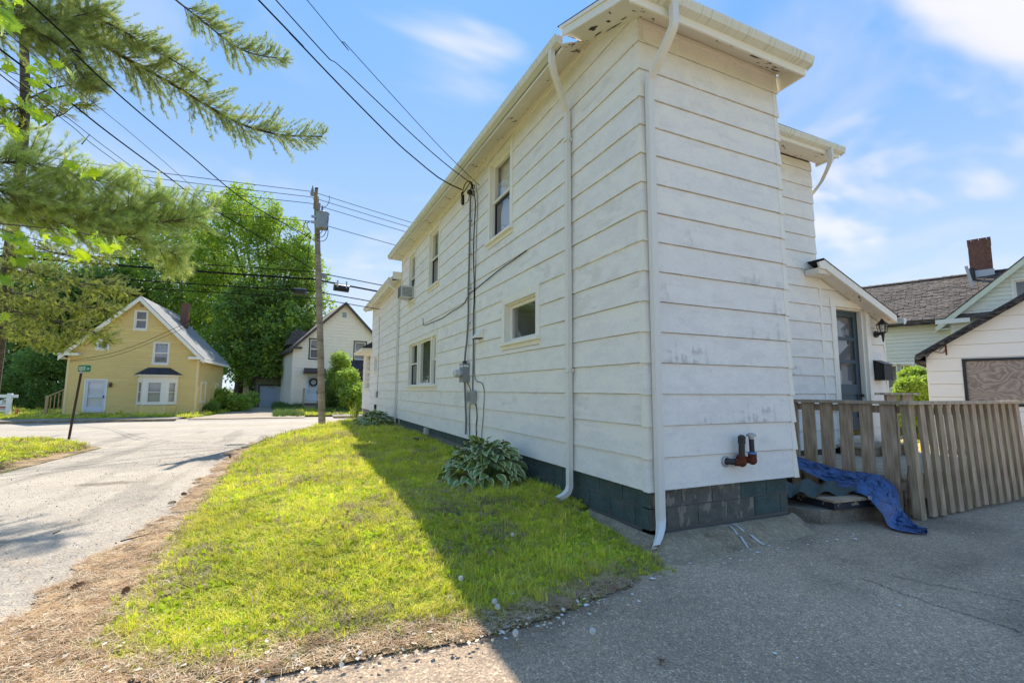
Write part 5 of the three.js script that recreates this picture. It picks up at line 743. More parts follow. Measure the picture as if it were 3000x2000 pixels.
  for (let i = 0; i < 4; i++) { const n = 1.5 - i * .3; part(stp, 'riser', [fbox(f, dr[0] - .25, dr[1] + .3, -.1, -.1 + th * (i + 1) - .04, n - .3, n - .03)], bw2); part(stp, 'tread', [fbox(f, dr[0] - .28, dr[1] + .33, -.1 + th * (i + 1) - .04, -.1 + th * (i + 1), n - .33, n)], railMat); } part(stp, 'post', [fbox(f, dr[0] - .24, dr[0] - .12, bs, bs + 1.3, .3, .42)], railMat); part(stp, 'landing', [fbox(f, dr[0] - .25, dr[1] + .3, -.1, bs + .15, .02, .3)], bw2);
}
// low garage beside it and the cottage behind
{
  const z = zm(600, 850, 600 / 2352), G0 = atD(...z(548, 1320), 41), f = new Frame(V(G0.x, 0, G0.z), V(1, 0, -.05), V(.05, 0, 1)), Wg = f.px(...z(990, 1200))[0], top = f.px(...z(700, 1012))[1], H = thing('low_garage', 'low grey flat-roofed garage with a pale blue roller door', 'garage', V(G0.x, -.1, G0.z));
  const d = fpx(f, z, 632, 1098, 935, 1335), gw = mat({ map: rep(concTex, .15, .15), color: lin(.95, .88, .76), roughness: .9 });
  part(H, 'wall', [fbox(f, 0, d[0] - .08, -.15, top, -6, 0)], gw); part(H, 'wall', [fbox(f, d[1] + .08, Wg, -.15, top, -6, 0)], gw); part(H, 'wall', [fbox(f, d[0] - .08, d[1] + .08, d[3] + .08, top, -6, 0)], gw);
  part(H, 'roof', [fbox(f, -.2, Wg + .1, top, top + .16, -6.2, .25)], brownTrim); part(H, 'corner_board', [fbox(f, -.05, .12, -.15, top, -.02, .03)], brownTrim);
  part(H, 'door_frame', [fbox(f, d[0] - .14, d[0], -.1, d[3] + .14, -.05, .04), fbox(f, d[1], d[1] + .14, -.1, d[3] + .14, -.05, .04), fbox(f, d[0], d[1], d[3], d[3] + .14, -.05, .04)], brownTrim);
  const gd = sub(H, 'garage_door'), dm = mat({ color: lin(.42, .47, .54), roughness: .5 }), n = 8; for (let i = 0; i < n; i++) part(gd, 'panel', [fbox(f, d[0], d[1], lerp(-.1, d[3], i / n) + .012, lerp(-.1, d[3], (i + 1) / n), -.1, -.04 - (i % 2) * .012)], dm);
  const fc = new Frame(f.P(-4.2, 0, -5), V(1, 0, 0), V(0, 0, 1)), Hc = thing('small_cottage', 'small cream cottage with a mossy brown roof behind the garage', 'house', f.P(-2, -.1, -7));
  const q0 = fc.px(...z(395, 1040)), q1 = fc.px(...z(1000, 1040)), rt = fc.px(...z(500, 970))[1]; part(Hc, 'wall', [fbox(fc, q0[0], q1[0], -.1, q0[1], -5, 0)], creamMat); part(Hc, 'roof', [outward(hexa([fc.P(q0[0] - .2, q0[1], .3), fc.P(q1[0], q0[1], .3), fc.P(q1[0], q0[1], -5.3), fc.P(q0[0] - .2, q0[1], -5.3), fc.P(q0[0] - .1, q0[1] + 1.9, -2.4), fc.P(q1[0], q0[1] + 1.9, -2.4), fc.P(q1[0], q0[1] + 1.9, -2.6), fc.P(q0[0] - .1, q0[1] + 1.9, -2.6)]))], brownShingles[0]);
  const lp = fc.px(...z(505, 1075)); part(Hc, 'porch_lamp', [fbox(fc, lp[0] - .1, lp[0] + .1, lp[1] - .15, lp[1] + .15, .02, .15)], dark);
}
// white garage with the boarded window
const dG = V(.334, 0, .943).normalize();
{
  const z = zm(2200, 650, 800 / 2281), O = V(10.69, 0, -2.56), f = new Frame(O, dG.clone(), V(-dG.z, 0, dG.x)), H = thing('white_garage', 'small white garage with a boarded window and black peeling rake board', 'garage', V(O.x, 0, O.z));
  const W = 5.0, ev = f.px(...z(1465, 1095))[1] + .02, pk = ev + W / 2 * .667, pw = fpx(f, z, 1795, 1165, 2500, 1480); pw[1] = 1.62 + .45; pw[2] = 1.25;
  gableHouse(H, f, { W, depth: 6, base: .18, eave: ev, peak: pk, e: .30, mats: [garageMat], holes: [[pw[0] - .06, pw[1] + .06, pw[2] - .06, pw[3] + .05]], roofM: blackRoof, trim: rotten, over: .22, sideOver: .18, rakeH: .11, seed: 81, proud: .02, thin: .008, groove: .009 });
  const wi = sub(H, 'boarded_window'); part(wi, 'frame', [fbox(f, pw[0] - .06, pw[0], pw[2] - .06, pw[3] + .06, -.03, .03), fbox(f, pw[1], pw[1] + .06, pw[2] - .06, pw[3] + .06, -.03, .03), fbox(f, pw[0], pw[1], pw[3], pw[3] + .06, -.03, .03), fbox(f, pw[0], pw[1], pw[2] - .06, pw[2], -.03, .03)], blackPaint); part(wi, 'plywood', [fbox(f, pw[0], pw[1], pw[2], pw[3], -.03, .004)], plyMat);
  const hk = f.px(...z(1590, 1085)); part(H, 'bracket', [tube([f.P(hk[0] - .14, hk[1] + .02, .06), f.P(hk[0] + .05, hk[1] - .02, .03), f.P(hk[0] + .1, hk[1] + .16, .03), f.P(hk[0] - .02, hk[1] + .03, .06)], .009, 5), fbox(f, hk[0] + .08, hk[0] + .11, hk[1] - .08, hk[1] + .17, .01, .03)], rust);
}
// pale green house with the shingle roof, behind
{
  const z = zm(2200, 650, 800 / 2281), P0 = atD(2650, 1050, 17), f = new Frame(V(P0.x, 0, P0.z), dG.clone(), V(-dG.z, 0, dG.x)), H = thing('green_house', 'pale green clapboard house with a ragged brown shingle roof and brick chimney', 'house', V(P0.x, 0, P0.z));
  const ev = f.px(...z(1620, 812))[1], wn = fpx(f, z, 1128, 1195, 1360, 1395), wg = f.px(...z(1668, 830))[0], u0 = -4;
  siding(H, f, { u0, u1: wg, y0: .3, y1: ev, e: .135, mats: [greenSiding], holes: [bigHole(wn, .07)], plainUV: true, seed: 91, proud: .018, thin: .006, groove: .010 });
  windowIn(H, f, [wn[0], (wn[0] + wn[1]) / 2 - .03, wn[2], wn[3]], { casing: .06, sashes: 1, sillOut: .03, room: .5, inside: [['blind', mat({ color: lin(.10, .10, .10) }), .05, .95, 0, 1, false]] }); windowIn(H, f, [(wn[0] + wn[1]) / 2 + .03, wn[1], wn[2], wn[3]], { casing: .06, sashes: 1, sillOut: .03, room: .5 });
  part(H, 'foundation', [fbox(f, u0, wg + 8, -.4, .3, -.3, -.04)], concMat);
  // roof: each shingle laid by itself
  const n0 = .35, rise = 3.2, ridgeAt = (() => { const a = f.px(...z(1300, 505), -rise); return a[1]; })(), m = (ridgeAt - ev) / (rise + n0), eY = ev - .02;
  part(H, 'roof_deck', [slab([f.P(u0, eY, n0), f.P(wg + 3.5, eY, n0), f.P(wg + 3.5, ridgeAt, -rise), f.P(u0, ridgeAt, -rise)], .08), slab([f.P(u0, ridgeAt, -rise), f.P(wg + 3.5, ridgeAt, -rise), f.P(wg + 3.5, eY, -rise * 2 - n0), f.P(u0, eY, -rise * 2 - n0)], .08)], brownShingles[3]);
  part(H, 'eave_board', [fbox(f, u0, wg + .1, eY - .16, eY - .085, n0 - .05, n0 - .01)], rotten);
  const rs = rng(93), len = Math.hypot(ridgeAt - eY, rise + n0), rows = Math.floor(len / .145), list = [];
  for (let k = 0; k < rows; k++) for (let u = u0 + (k % 2) * .15 + rr(-.03, .03, rs); u < wg + 3; u += .31) { const t0 = k / rows, t1 = Math.min(1, (k + 1.35) / rows), w = .30 + rr(-.02, .0, rs), lift = rr(.008, .03, rs), sk = rr(-.03, .03, rs), d0 = rr(-.012, .02, rs) / len, P = (uu, t, h) => f.P(uu, lerp(eY, ridgeAt, t) + h, lerp(n0, -rise, t)); const q = [P(u, t0 - d0, lift), P(u + w, t0 - d0 + sk / len * .4, lift + rr(-.004, .012, rs)), P(u + w, t1, .006), P(u, t1, .006)]; list.push([slab(q, .009), u, k]); }
  const vis = (u, k) => { const lo = f.px(...z(1060, 560), 0)[0] - 1.2, hi = wg + 1.1; return u > lo && u < hi; };
  const near = list.filter(([, u, k]) => vis(u, k)).sort((a, b) => a[2] - b[2]), own = near.slice(0, 290), rest = [...near.slice(290), ...list.filter(([, u, k]) => !vis(u, k))];
  for (const [g] of own) part(H, 'shingle', g, brownShingles[Math.floor(rs() * 4)]);
  if (rest.length) part(H, 'shingles', rest.map((q) => q[0]), brownShingles[1]).userData.kind = 'stuff';
  // ridge caps
  for (let u = u0; u < wg + 2.6; u += .24) part(H, 'ridge_cap', [slab([f.P(u, ridgeAt + .05 + rr(0, .015, rs), -rise + .0), f.P(u + .26, ridgeAt + .045, -rise), f.P(u + .26, ridgeAt - .02, -rise + .16), f.P(u, ridgeAt - .015, -rise + .16)], .012)], brownShingles[Math.floor(rs() * 4)]);
  // cross gable
  const fw = new Frame(f.P(wg, 0, .12), f.U.clone(), f.N.clone()), a = fw.px(...z(1620, 775)), b = fw.px(...z(2281, 250)), sl = (b[1] - a[1]) / (b[0] - a[0]), Wg = 7.4, pkY = ev + sl * Wg / 2, uw = fpx(fw, z, 2195, 490, 2420, 640);
  gableHouse(H, fw, { W: Wg, depth: 3, base: .3, eave: ev + .05, peak: pkY, e: .135, mats: [greenSiding], roofM: brownShingles[2], trim: mat({ map: rep(paintTex, .7, .7), color: lin(.82, .88, .78), roughness: .6 }), over: .25, sideOver: .35, rakeH: .2, seed: 95, holes: [bigHole(uw, .06)], noSides: true, proud: .018, thin: .006, groove: .010 });
  windowIn(H, fw, uw, { casing: .06, sashes: 1, sillOut: .03, room: .4 });
  part(H, 'eave_return', [fbox(fw, -.36, .5, ev - .2, ev - .05, .02, .26)], white); part(H, 'corner_board', [fbox(fw, -.01, .12, .3, ev - .05, -.03, .03)], white);
  // chimney, vents
  const cu = f.px(...z(1935, 440), -rise)[0], ct = f.px(...z(1930, 160), -rise)[1]; chimney(H, f, cu, -rise, .62, ridgeAt - .6, ct, 17); part(H, 'flashing', [fbox(f, cu - .34, cu + .34, ridgeAt - .2, ridgeAt + .06, -rise + .25, -rise + .345)], galv);
  const pv = f.px(...z(1855, 455), -rise + .6)[0]; part(H, 'vent_pipe', [cyl(f.P(pv, ridgeAt - .5, -rise + .6), f.P(pv, ridgeAt + .12, -rise + .6), .08, .08)], pipeDark); const mp = f.px(...z(1820, 500), .2), mt = f.px(...z(1800, 370), .2); part(H, 'mast', [cyl(f.P(mp[0] + .1, mp[1] - .2, .2), f.P(mt[0], mt[1], .2), .045, .045, 8)], galv);
}
// ---------------------------------------------------------------- utility pole and its wires
const PB = V(-2.1, .1, -17.45), PT = atD(926, 575, 19.2), PX = (y) => PB.clone().lerp(PT, (y - PB.y) / (PT.y - PB.y));
{
  const p = thing('utility_pole', 'leaning grey wooden utility pole with a transformer can at the lawn corner', 'utility pole', PB);
  part(p, 'shaft', [tube([PB.clone().add(V(0, -.4, 0)), PX(3), PX(6), PT], .145, 14, 30, .095)], poleMat);
  const D = 19.1, z = zm(600, 500, 600 / 2352), Q = (x, y, d = D) => atD(...z(x, y), d);
  const ct = Q(1281, 200, 18.2), cb = Q(1262, 430, 18.9); part(p, 'cross_arm', [sweep([[-.06, -.05], [.06, -.05], [.06, .05], [-.06, .05]], [cb, ct], V(1, 0, .2).normalize())], poleMat);
  part(p, 'brace', [tube([Q(1250, 330, 19), Q(1262, 300, 18.8)], .03, 5, 2)], galv);
  const ins = Q(1232, 285); part(p, 'insulator', [cyl(ins, ins.clone().add(V(0, .12, 0)), .07, .09, 10), cyl(ins.clone().add(V(0, .12, 0)), ins.clone().add(V(0, .2, 0)), .04, .04, 8), cyl(ins.clone().add(V(0, .2, 0)), ins.clone().add(V(0, .42, 0)), .06, .015, 10)], metalGrey);
  // transformer
  const tb = Q(1343, 655), tt = Q(1343, 490), up = V(0, 1, 0), ax = V(tb.x, 0, tb.z), can = sub(p, 'transformer');
  const tY0 = tb.y, tY1 = tt.y; part(can, 'tank', [cyl(V(ax.x, tY0, ax.z), V(ax.x, tY1, ax.z), .235, .25, 22)], mat({ color: lin(.30, .325, .35), roughness: .45 })); part(can, 'lid', [cyl(V(ax.x, tY1, ax.z), V(ax.x, tY1 + .04, ax.z), .265, .265, 22), cyl(V(ax.x, tY1 + .04, ax.z), V(ax.x, tY1 + .1, ax.z), .25, .12, 22)], mat({ color: lin(.30, .325, .35), roughness: .45 })); part(can, 'base_ring', [cyl(V(ax.x, tY0 - .04, ax.z), V(ax.x, tY0, ax.z), .24, .245, 22)], mat({ color: lin(.34, .34, .33), roughness: .5 }));
  part(can, 'bushing', [cyl(V(ax.x - .02, tY1 + .08, ax.z), V(ax.x - .02, tY1 + .34, ax.z), .05, .03, 10)], metalGrey); part(can, 'arrester', [cyl(V(ax.x - .15, tY1 + .1, ax.z), V(ax.x - .15, tY1 + .42, ax.z), .05, .06, 10)], mat({ color: lin(.28, .25, .23), roughness: .6 })); part(can, 'bracket', [box(ax.x - .42, ax.x - .2, tY1 - .2, tY1 - .12, ax.z - .05, ax.z + .05), box(ax.x - .42, ax.x - .2, tY0 + .15, tY0 + .23, ax.z - .05, ax.z + .05)], galv);
  const wire = (pts, r = .012) => tube(pts.map(([x, y]) => Q(x, y, 18.95)), r, 4, pts.length * 6);
  part(p, 'jumper', [wire([[1410, 520], [1415, 560], [1400, 600]]), wire([[1330, 640], [1345, 690], [1310, 730], [1280, 740]]), wire([[1405, 650], [1380, 720], [1350, 755], [1270, 775]]), wire([[1410, 640], [1412, 720], [1385, 790], [1320, 812], [1270, 795]]), wire([[1425, 285], [1430, 330], [1400, 400], [1340, 430]], .01)], cableMat);
  part(p, 'jumper', [wire([[1210, 590], [1150, 600], [1130, 660], [1160, 720], [1215, 760]]), wire([[1200, 575], [1170, 620], [1210, 700]]), wire([[1160, 570], [1140, 640], [1210, 690]]), wire([[1215, 700], [1120, 790], [1090, 840]]), wire([[1215, 760], [1195, 860], [1185, 980], [1180, 1060]])], cableMat);
  part(p, 'street_sign_bracket', [box(PX(6.1).x + .08, PX(6.1).x + .3, 6.05, 6.2, PX(6.1).z - .1, PX(6.1).z)], metalGrey);
  // wires along the street
  const A = (x, y) => Q(x, y, 19.2);
  const span = (a, X, Z, Y, s, r, lab, grp = 'wires along the street') => single('overhead_wire', tube(sag(a, V(X, Y, Z), s, 16), r, 4, 40), cableMat, lab, 'wire', grp);
  const street = [[[1225, 238], .9, .012], [[1210, 300], .9, .012], [[1210, 374], .9, .012], [[1215, 580], 1.0, .013]];
  for (const [q, s, r] of street) { const a = A(...q); span(a, -48, -14.2, a.y + .2, s, r, 'thin black power wire running along the street to the pole top'); span(a, 46, -22, a.y - .3, 1.5, r, 'thin black power wire running from the pole top past the house'); }
  for (const [q, s, r] of [[[1240, 1160], .7, .018], [[1240, 1245], .6, .035], [[1260, 1385], .55, .02], [[1270, 1465], .5, .016]]) { const a = A(...q); span(a, -48, -14.2, a.y + .3, s, r, 'thick black communication cable strung low along the street'); span(a, 46, -22, a.y - .1, 1.0, r, 'thick black communication cable passing behind the house eave'); }
  const spl = thing('splice_case', 'black splice case hung on the cable beside the pole', 'splice case', Q(1560, 1350)); const s0 = Q(1480, 1335, 19.6), s1 = Q(1650, 1360, 19.9); part(spl, 'case', [cyl(s0, s1, .15, .15, 12)], blackPaint); for (const k of [.22, .82]) { const m = s0.clone().lerp(s1, k); part(spl, 'hanger', [box(m.x - .03, m.x + .03, m.y, m.y + .28, m.z + .14, m.z + .17)], galv); }
  const sp2 = thing('splice_case', 'black splice case hung on the cable in front of the maple', 'splice case', Q(1095, 1385)); part(sp2, 'case', [cyl(Q(1030, 1385, 19), Q(1160, 1390, 19), .14, .14, 12)], blackPaint); part(sp2, 'hanger', [cyl(Q(1060, 1350, 19), Q(1060, 1385, 19), .015)], galv);
  // drops that leave the pole over the lane, and those that arrive at the house
  const through = (pts, r, lab, grp) => single('overhead_wire', tube(pts, r, 5, 60), cableMat, lab, 'wire', grp);
  const far = V(-11.4, 8.4, 3.4), g1 = 'wires crossing above the lane';
  through([A(1222, 778), atD(723, 591, 16.4), atD(553, 451, 13.4), atD(361, 289, 10.6), atD(212, 149, 8.8), atD(77, 0, 7.4), far], .017, 'twisted black service wire leaving the pole above the lane', g1);
  through([A(1235, 1130), atD(778, 704, 17.4), atD(600, 597, 14.8), atD(476, 506, 12.8), atD(315, 387, 10.6), atD(170, 272, 9.0), atD(0, 145, 7.6), far.clone().add(V(-.3, -.8, 0))], .017, 'thick black cable leaving the pole above the lane', g1);
  through([A(1245, 1190), atD(640, 680, 15.8), atD(523, 591, 13.8), atD(300, 425, 10.6), atD(0, 204, 7.8), far.clone().add(V(-.3, -1.2, 0))], .007, 'thin wire under the thick cable above the lane', g1);
  through([A(1250, 1240), atD(640, 700, 15.6), atD(500, 590, 13.4), atD(280, 430, 10.4), atD(0, 220, 7.7), far.clone().add(V(-.3, -1.4, 0))], .007, 'thin wire under the thick cable above the lane', g1);
  through([A(1250, 1260), atD(640, 640, 15.6), atD(591, 574, 14.8), atD(400, 405, 11.8), atD(230, 268, 9.8), atD(60, 130, 8.2), far.clone().add(V(.2, -.4, 0))], .006, 'very thin wire above the thick cable over the lane', g1);
  const yz = zm(0, 800, 750 / 2352), yw = (a) => a.map(([x, y, d]) => atD(...yz(x, y), d));
  through([A(1250, 1300), ...yw([[2130, 180, 20.5], [1700, 455, 23.2], [1250, 660, 24.4], [950, 752, 24.8], [640, 802, 25.2]])], .012, 'upper of two thin wires reaching the yellow house', 'wires to the yellow house');
  through([A(1250, 1320), ...yw([[2130, 260, 20.5], [1700, 495, 23.2], [1250, 690, 24.4], [950, 780, 24.8], [640, 812, 25.2]])], .01, 'lower of two thin wires reaching the yellow house', 'wires to the yellow house');
  const g2 = 'service wires reaching the house eave', hz = zm(1150, 400, 450 / 1411);
  const hs = (pts) => pts.map(([x, y, d]) => atD(x, y, d)), dH = 9.35;
  through([...hs([[1354, 556, dH - .35], [1290, 524, dH - .55], [1207, 457, 8.75], [1150, 406, 8.35], [1000, 255, 7.5], [850, 98, 6.75], [757, 0, 6.3]]), V(-11.4, 8.8, 3.2)], .012, 'thick twisted service wire reaching the house eave', g2);
  through([...hs([[1385, 540, dH - .2], [1309, 483, dH - .5], [1214, 400, 8.7], [1000, 196, 7.5], [808, 0, 6.4]]), V(-11.2, 9.3, 3.2)], .009, 'middle service wire reaching the house eave', g2);
  through([...hs([[1405, 543, dH - .1], [1367, 508, dH - .3], [1260, 400, 8.8], [1000, 115, 7.5], [899, 0, 6.9]]), V(-11, 9.9, 3.0)], .006, 'thin service wire reaching the house eave', g2);
}
// ---------------------------------------------------------------- signs
const font = await new FontLoader().loadAsync('fonts/droid/droid_sans_bold.typeface.json');
const textOn = (f, s, size, u, y, n, fit = 0) => { const g = new TextGeometry(s, { font, size, depth: .004, curveSegments: 3 }); g.computeBoundingBox(); const w = g.boundingBox.max.x; g.translate(-w / 2, -size / 2, 0); if (fit) g.scale(fit / w, 1, 1); g.applyMatrix4(new THREE.Matrix4().makeBasis(f.U, V(0, 1, 0), f.N)); const p = f.P(u, y, n); return g.translate(p.x, p.y, p.z); };
{
  const b = onY(201, 1282, -.02), D = 14.4, z = zm(0, 1060, 300 / 2352), top = atD(...z(1862, 225), D), s = thing('street_sign', 'small green street name sign on a leaning rusty brown post', 'street sign', b);
  part(s, 'post', [sweep([[-.03, -.012], [.03, -.012], [.03, .012], [-.03, .012]], [b.clone().add(V(0, -.3, 0)), b, top], V(1, 0, 0))], mat({ color: lin(.055, .032, .024), roughness: .8 }));
  const a0 = atD(...z(1775, 225), D), a1 = atD(...z(2070, 240), D + .05), h = atD(...z(1785, 70), D).y - a0.y, f = new Frame(V(a0.x, a0.y, a0.z), a1.clone().sub(a0).setY(0), V(0, 0, 1)), w = a1.clone().sub(a0).setY(0).length(); f.N.set(-f.U.z, 0, f.U.x); if (f.N.z < 0) f.N.negate();
  const rw = (u, y, n) => f.P(u, y, n).add(V(0, -.02 * u, 0));
  const r = .035, pts = []; for (const [cx, cy, t0] of [[w - r, h - r, 0], [r, h - r, 1], [r, r, 2], [w - r, r, 3]]) for (let i = 0; i <= 4; i++) { const t = (t0 + i / 4) * Math.PI / 2; pts.push([cx + r * Math.cos(t), cy + r * Math.sin(t)]); }
  part(s, 'plate', prism(f, pts, -.002, .002), mat({ color: lin(.012, .22, .13), roughness: .35 }));
  const ref = mat({ color: lin(.80, .84, .80), roughness: .4 });
  part(s, 'lettering', [textOn(f, 'SOUCIE', h * .56, w * .32, h * .5, .003, w * .52)], ref); part(s, 'lettering', [textOn(f, 'LN', h * .28, w * .78, h * .47, .003, w * .17)], ref); part(s, 'bracket', [cyl(top.clone().add(V(0, -.05, 0)), top.clone().add(V(0, .03, 0)), .04, .035, 8)], galv);
}
{
  const z = zm(0, 1060, 300 / 2352), b = onY(...z(160, 1280), -.08), D = b.clone().sub(CAM).dot(FW), f = new Frame(V(b.x, 0, b.z), V(1, 0, -.1), V(.1, 0, 1)), s = thing('sign_post', 'white wooden sign post with a house-shaped hanging board by the pavement', 'sign', b);
  const ty = f.px(...z(260, 720))[1], ay = f.px(...z(240, 785))[1]; part(s, 'post', [fbox(f, -.09, .09, -.2, ty, -.09, .09)], mat({ color: lin(.8, .8, .8), roughness: .4 })); part(s, 'arm', [fbox(f, -1.7, .3, ay - .08, ay + .08, -.06, .06)], mat({ color: lin(.8, .8, .8), roughness: .4 }));
  const x0 = f.px(...z(-60, 1140))[0], x1 = f.px(...z(168, 1140))[0], y0 = f.px(...z(60, 1142))[1], y1 = f.px(...z(60, 895))[1], yp = f.px(...z(95, 825))[1]; part(s, 'board', [prism(f, [[x0, y0], [x1, y0], [x1, y1], [(x0 + x1) / 2 + .1, yp], [x0, y1]], -.02, .02)], mat({ color: lin(.74, .75, .76), roughness: .4 }));
  const rb = fpx(f, z, -60, 1022, 165, 1062); part(s, 'red_band', [fbox(f, rb[0], rb[1], rb[2], rb[3], .02, .024)], mat({ color: lin(.40, .05, .05), roughness: .5 })); const gm = mat({ color: lin(.12, .13, .15), roughness: .6 }), gr = mat({ color: lin(.35, .08, .08), roughness: .6 });
  part(s, 'lettering', [textOn(f, 'N', .13, f.px(...z(85, 895))[0], f.px(...z(85, 895))[1], .022)], gm); const l1 = fpx(f, z, 35, 930, 130, 940), l2 = fpx(f, z, -40, 962, 150, 975); part(s, 'underline', [fbox(f, l1[0], l1[1], l1[2], l1[3], .02, .024)], gr); part(s, 'lettering', [fbox(f, l2[0], l2[1], l2[2], l2[3], .02, .023)], mat({ color: lin(.4, .42, .44), roughness: .6 })); const l3 = fpx(f, z, -30, 1082, 115, 1095); part(s, 'lettering', [fbox(f, l3[0], l3[1], l3[2], l3[3], .02, .023)], gr);
  const fb = onY(...z(345, 1260), -.08), fl = new Frame(V(fb.x, 0, fb.z), V(1, 0, -.1), V(.1, 0, 1)), q = (x, y) => fl.px(...z(x, y)); const fg = thing('marker_flag', 'small orange plastic marker flag in the grass by the sign', 'flag', fb); part(fg, 'stake', [cyl(V(fb.x, -.1, fb.z), V(fb.x, q(345, 1150)[1], fb.z), .012, .012, 5), cyl(V(fb.x + .07, -.1, fb.z), V(fb.x + .07, q(345, 1180)[1], fb.z), .01, .01, 5)], mat({ color: lin(.35, .4, .2) })); part(fg, 'flag', [prism(fl, [q(318, 1222), q(330, 1120), q(370, 1112), q(400, 1068), q(424, 1072), q(405, 1160), q(375, 1235), q(360, 1232), q(365, 1190), q(335, 1222)], -.02, .02)], mat({ color: lin(.70, .12, .05), roughness: .6 }));
}
// ---------------------------------------------------------------- trees
const Q0 = new THREE.Quaternion(), MX = (p, q, s) => new THREE.Matrix4().compose(p, q, typeof s === 'number' ? V(s, s, s) : s);
const rq = (r) => new THREE.Quaternion().setFromEuler(new THREE.Euler(r() * 6.28, r() * 6.28, r() * 6.28));
const dirQ = (d, roll) => new THREE.Quaternion().setFromUnitVectors(V(0, 1, 0), d.clone().normalize()).multiply(new THREE.Quaternion().setFromAxisAngle(V(0, 1, 0), roll));
function bare(list) { const n = list.length, a = new Float32Array(n * 9); list.forEach((t, i) => t.forEach((p, k) => { a[i * 9 + k * 3] = p.x; a[i * 9 + k * 3 + 1] = p.y; a[i * 9 + k * 3 + 2] = p.z; })); const g = new THREE.BufferGeometry(); g.setAttribute('position', new THREE.BufferAttribute(a, 3)); g.computeVertexNormals(); g.setAttribute('uv', new THREE.BufferAttribute(new Float32Array(n * 6), 2)); return g; }
function leafClump(seed, n, rad, size) {                            // a spray of leaves
  const r = rng(seed), t = []; for (let i = 0; i < n; i++) { const c = V(rr(-1, 1, r), rr(-.8, .8, r), rr(-1, 1, r)).multiplyScalar(rad), q = new THREE.Quaternion().setFromEuler(new THREE.Euler(rr(-.9, .9, r), r() * 6.28, rr(-.9, .9, r))), s = size * rr(.6, 1.25, r), P = (x, y, z) => V(x, y, z).multiplyScalar(s).applyQuaternion(q).add(c); const A = P(0, 0, -.6), B = P(.42, .10, -.05), C = P(0, 0, .7), D = P(-.42, .10, -.05); t.push([A, B, C], [A, C, D]); } return bare(t);
}
const clumps = [leafClump(1, 16, .30, .17), leafClump(2, 16, .32, .18), leafClump(3, 14, .28, .16)];
const fineClumps = [leafClump(4, 16, .10, .055), leafClump(5, 16, .11, .06)];
const leaf1 = leafMat(new THREE.Color(1, 1, 1), .5);
function foliage(parent, lobes, r, o = {}) {                        // lobes: [centre, radius(V or number)]
  const { dens = 9, pal, geos = clumps, scale = 1, name = 'foliage', hollow = .5, gap = .42 } = o, M = geos.map(() => []), C = geos.map(() => []);
  for (const [c, R0] of lobes) { const rad = typeof R0 === 'number' ? V(R0, R0 * .9, R0) : R0, mean = (rad.x + rad.y + rad.z) / 3, n = Math.ceil(dens * mean * mean * 12 / (scale * scale));
    for (let i = 0; i < n; i++) { const d = V(rr(-1, 1, r), rr(-1, 1, r), rr(-1, 1, r)); if (d.lengthSq() > 1 || d.lengthSq() < .01) { i--; continue; } d.normalize(); const k = N2(c.x + d.x * 1.7, c.z + d.y * 1.9 + d.z * 2.3, 1.1, 201, 2); if (k < gap && r() < .85) continue; const t = lerp(hollow, 1.04, Math.sqrt(r())) * (.86 + .3 * k), p = V(c.x + d.x * rad.x * t, c.y + d.y * rad.y * t, c.z + d.z * rad.z * t); if (p.y < .02) continue; const g = Math.floor(r() * geos.length); M[g].push(MX(p, new THREE.Quaternion().setFromEuler(new THREE.Euler(rr(-.5, .5, r), r() * 6.28, rr(-.5, .5, r))), scale * rr(.75, 1.3, r))); const q = pal[Math.floor(r() * pal.length)], v = rr(.8, 1.2, r); C[g].push(lin(q[0] * v, q[1] * v, q[2] * v)); } }
  geos.forEach((g, i) => { if (M[i].length) { const p = wpos(parent), off = new THREE.Matrix4().makeTranslation(-p.x, -p.y, -p.z); copies(name, g, o.mat ?? leaf1, M[i].map((m) => off.clone().multiply(m)), parent, C[i]); } });
}
const greenP = [[.34, .48, .04], [.40, .53, .06], [.29, .44, .04], [.46, .55, .06]], darkP = [[.20, .33, .06], [.24, .37, .065], [.17, .29, .06], [.29, .42, .07]], limeP = [[.42, .56, .05], [.38, .52, .05], [.48, .60, .08]];
function broadTree(name, label, px, D, lobes, o = {}) {             // trunk foot at pixel px, crown lobes as [x, y, radius] in pixels
  const r = rng(o.seed ?? 1), b = atD(px[0], px[1], D), base = V(b.x, -.1, b.z), T = thing(name, label, o.cat ?? 'tree', base, o.group), k = D / FPX;
  const L = lobes.map(([x, y, q, dd = 0]) => { const c = atD(x, y, D + dd + rr(-1.2, 1.2, r)); return [c, q * k]; });
  const top = L.reduce((m, q) => Math.max(m, q[0].y), 0), fork = V(base.x + rr(-.3, .3, r), lerp(base.y, top, o.fork ?? .34), base.z), tr = o.tr ?? .35;
  part(T, 'trunk', [tube([base.clone().add(V(0, -.3, 0)), base.clone().lerp(fork, .5).add(V(rr(-.15, .15, r), 0, 0)), fork], tr, 9, 10, tr * .7)], barkMat);
  part(T, 'limbs', L.map(([c, q]) => tube([fork.clone().add(V(0, -.2, 0)), fork.clone().lerp(c, .45).add(V(rr(-.4, .4, r), rr(0, .6, r), rr(-.4, .4, r))), c.clone().add(V(0, q * .5, 0))], tr * .5, 6, 8, .03)), limbMat);
  foliage(T, L, r, { dens: o.dens ?? 8, pal: o.pal ?? greenP, scale: o.scale ?? 1.25, gap: o.gap ?? .42, hollow: o.hollow ?? .4 }); return T;
}
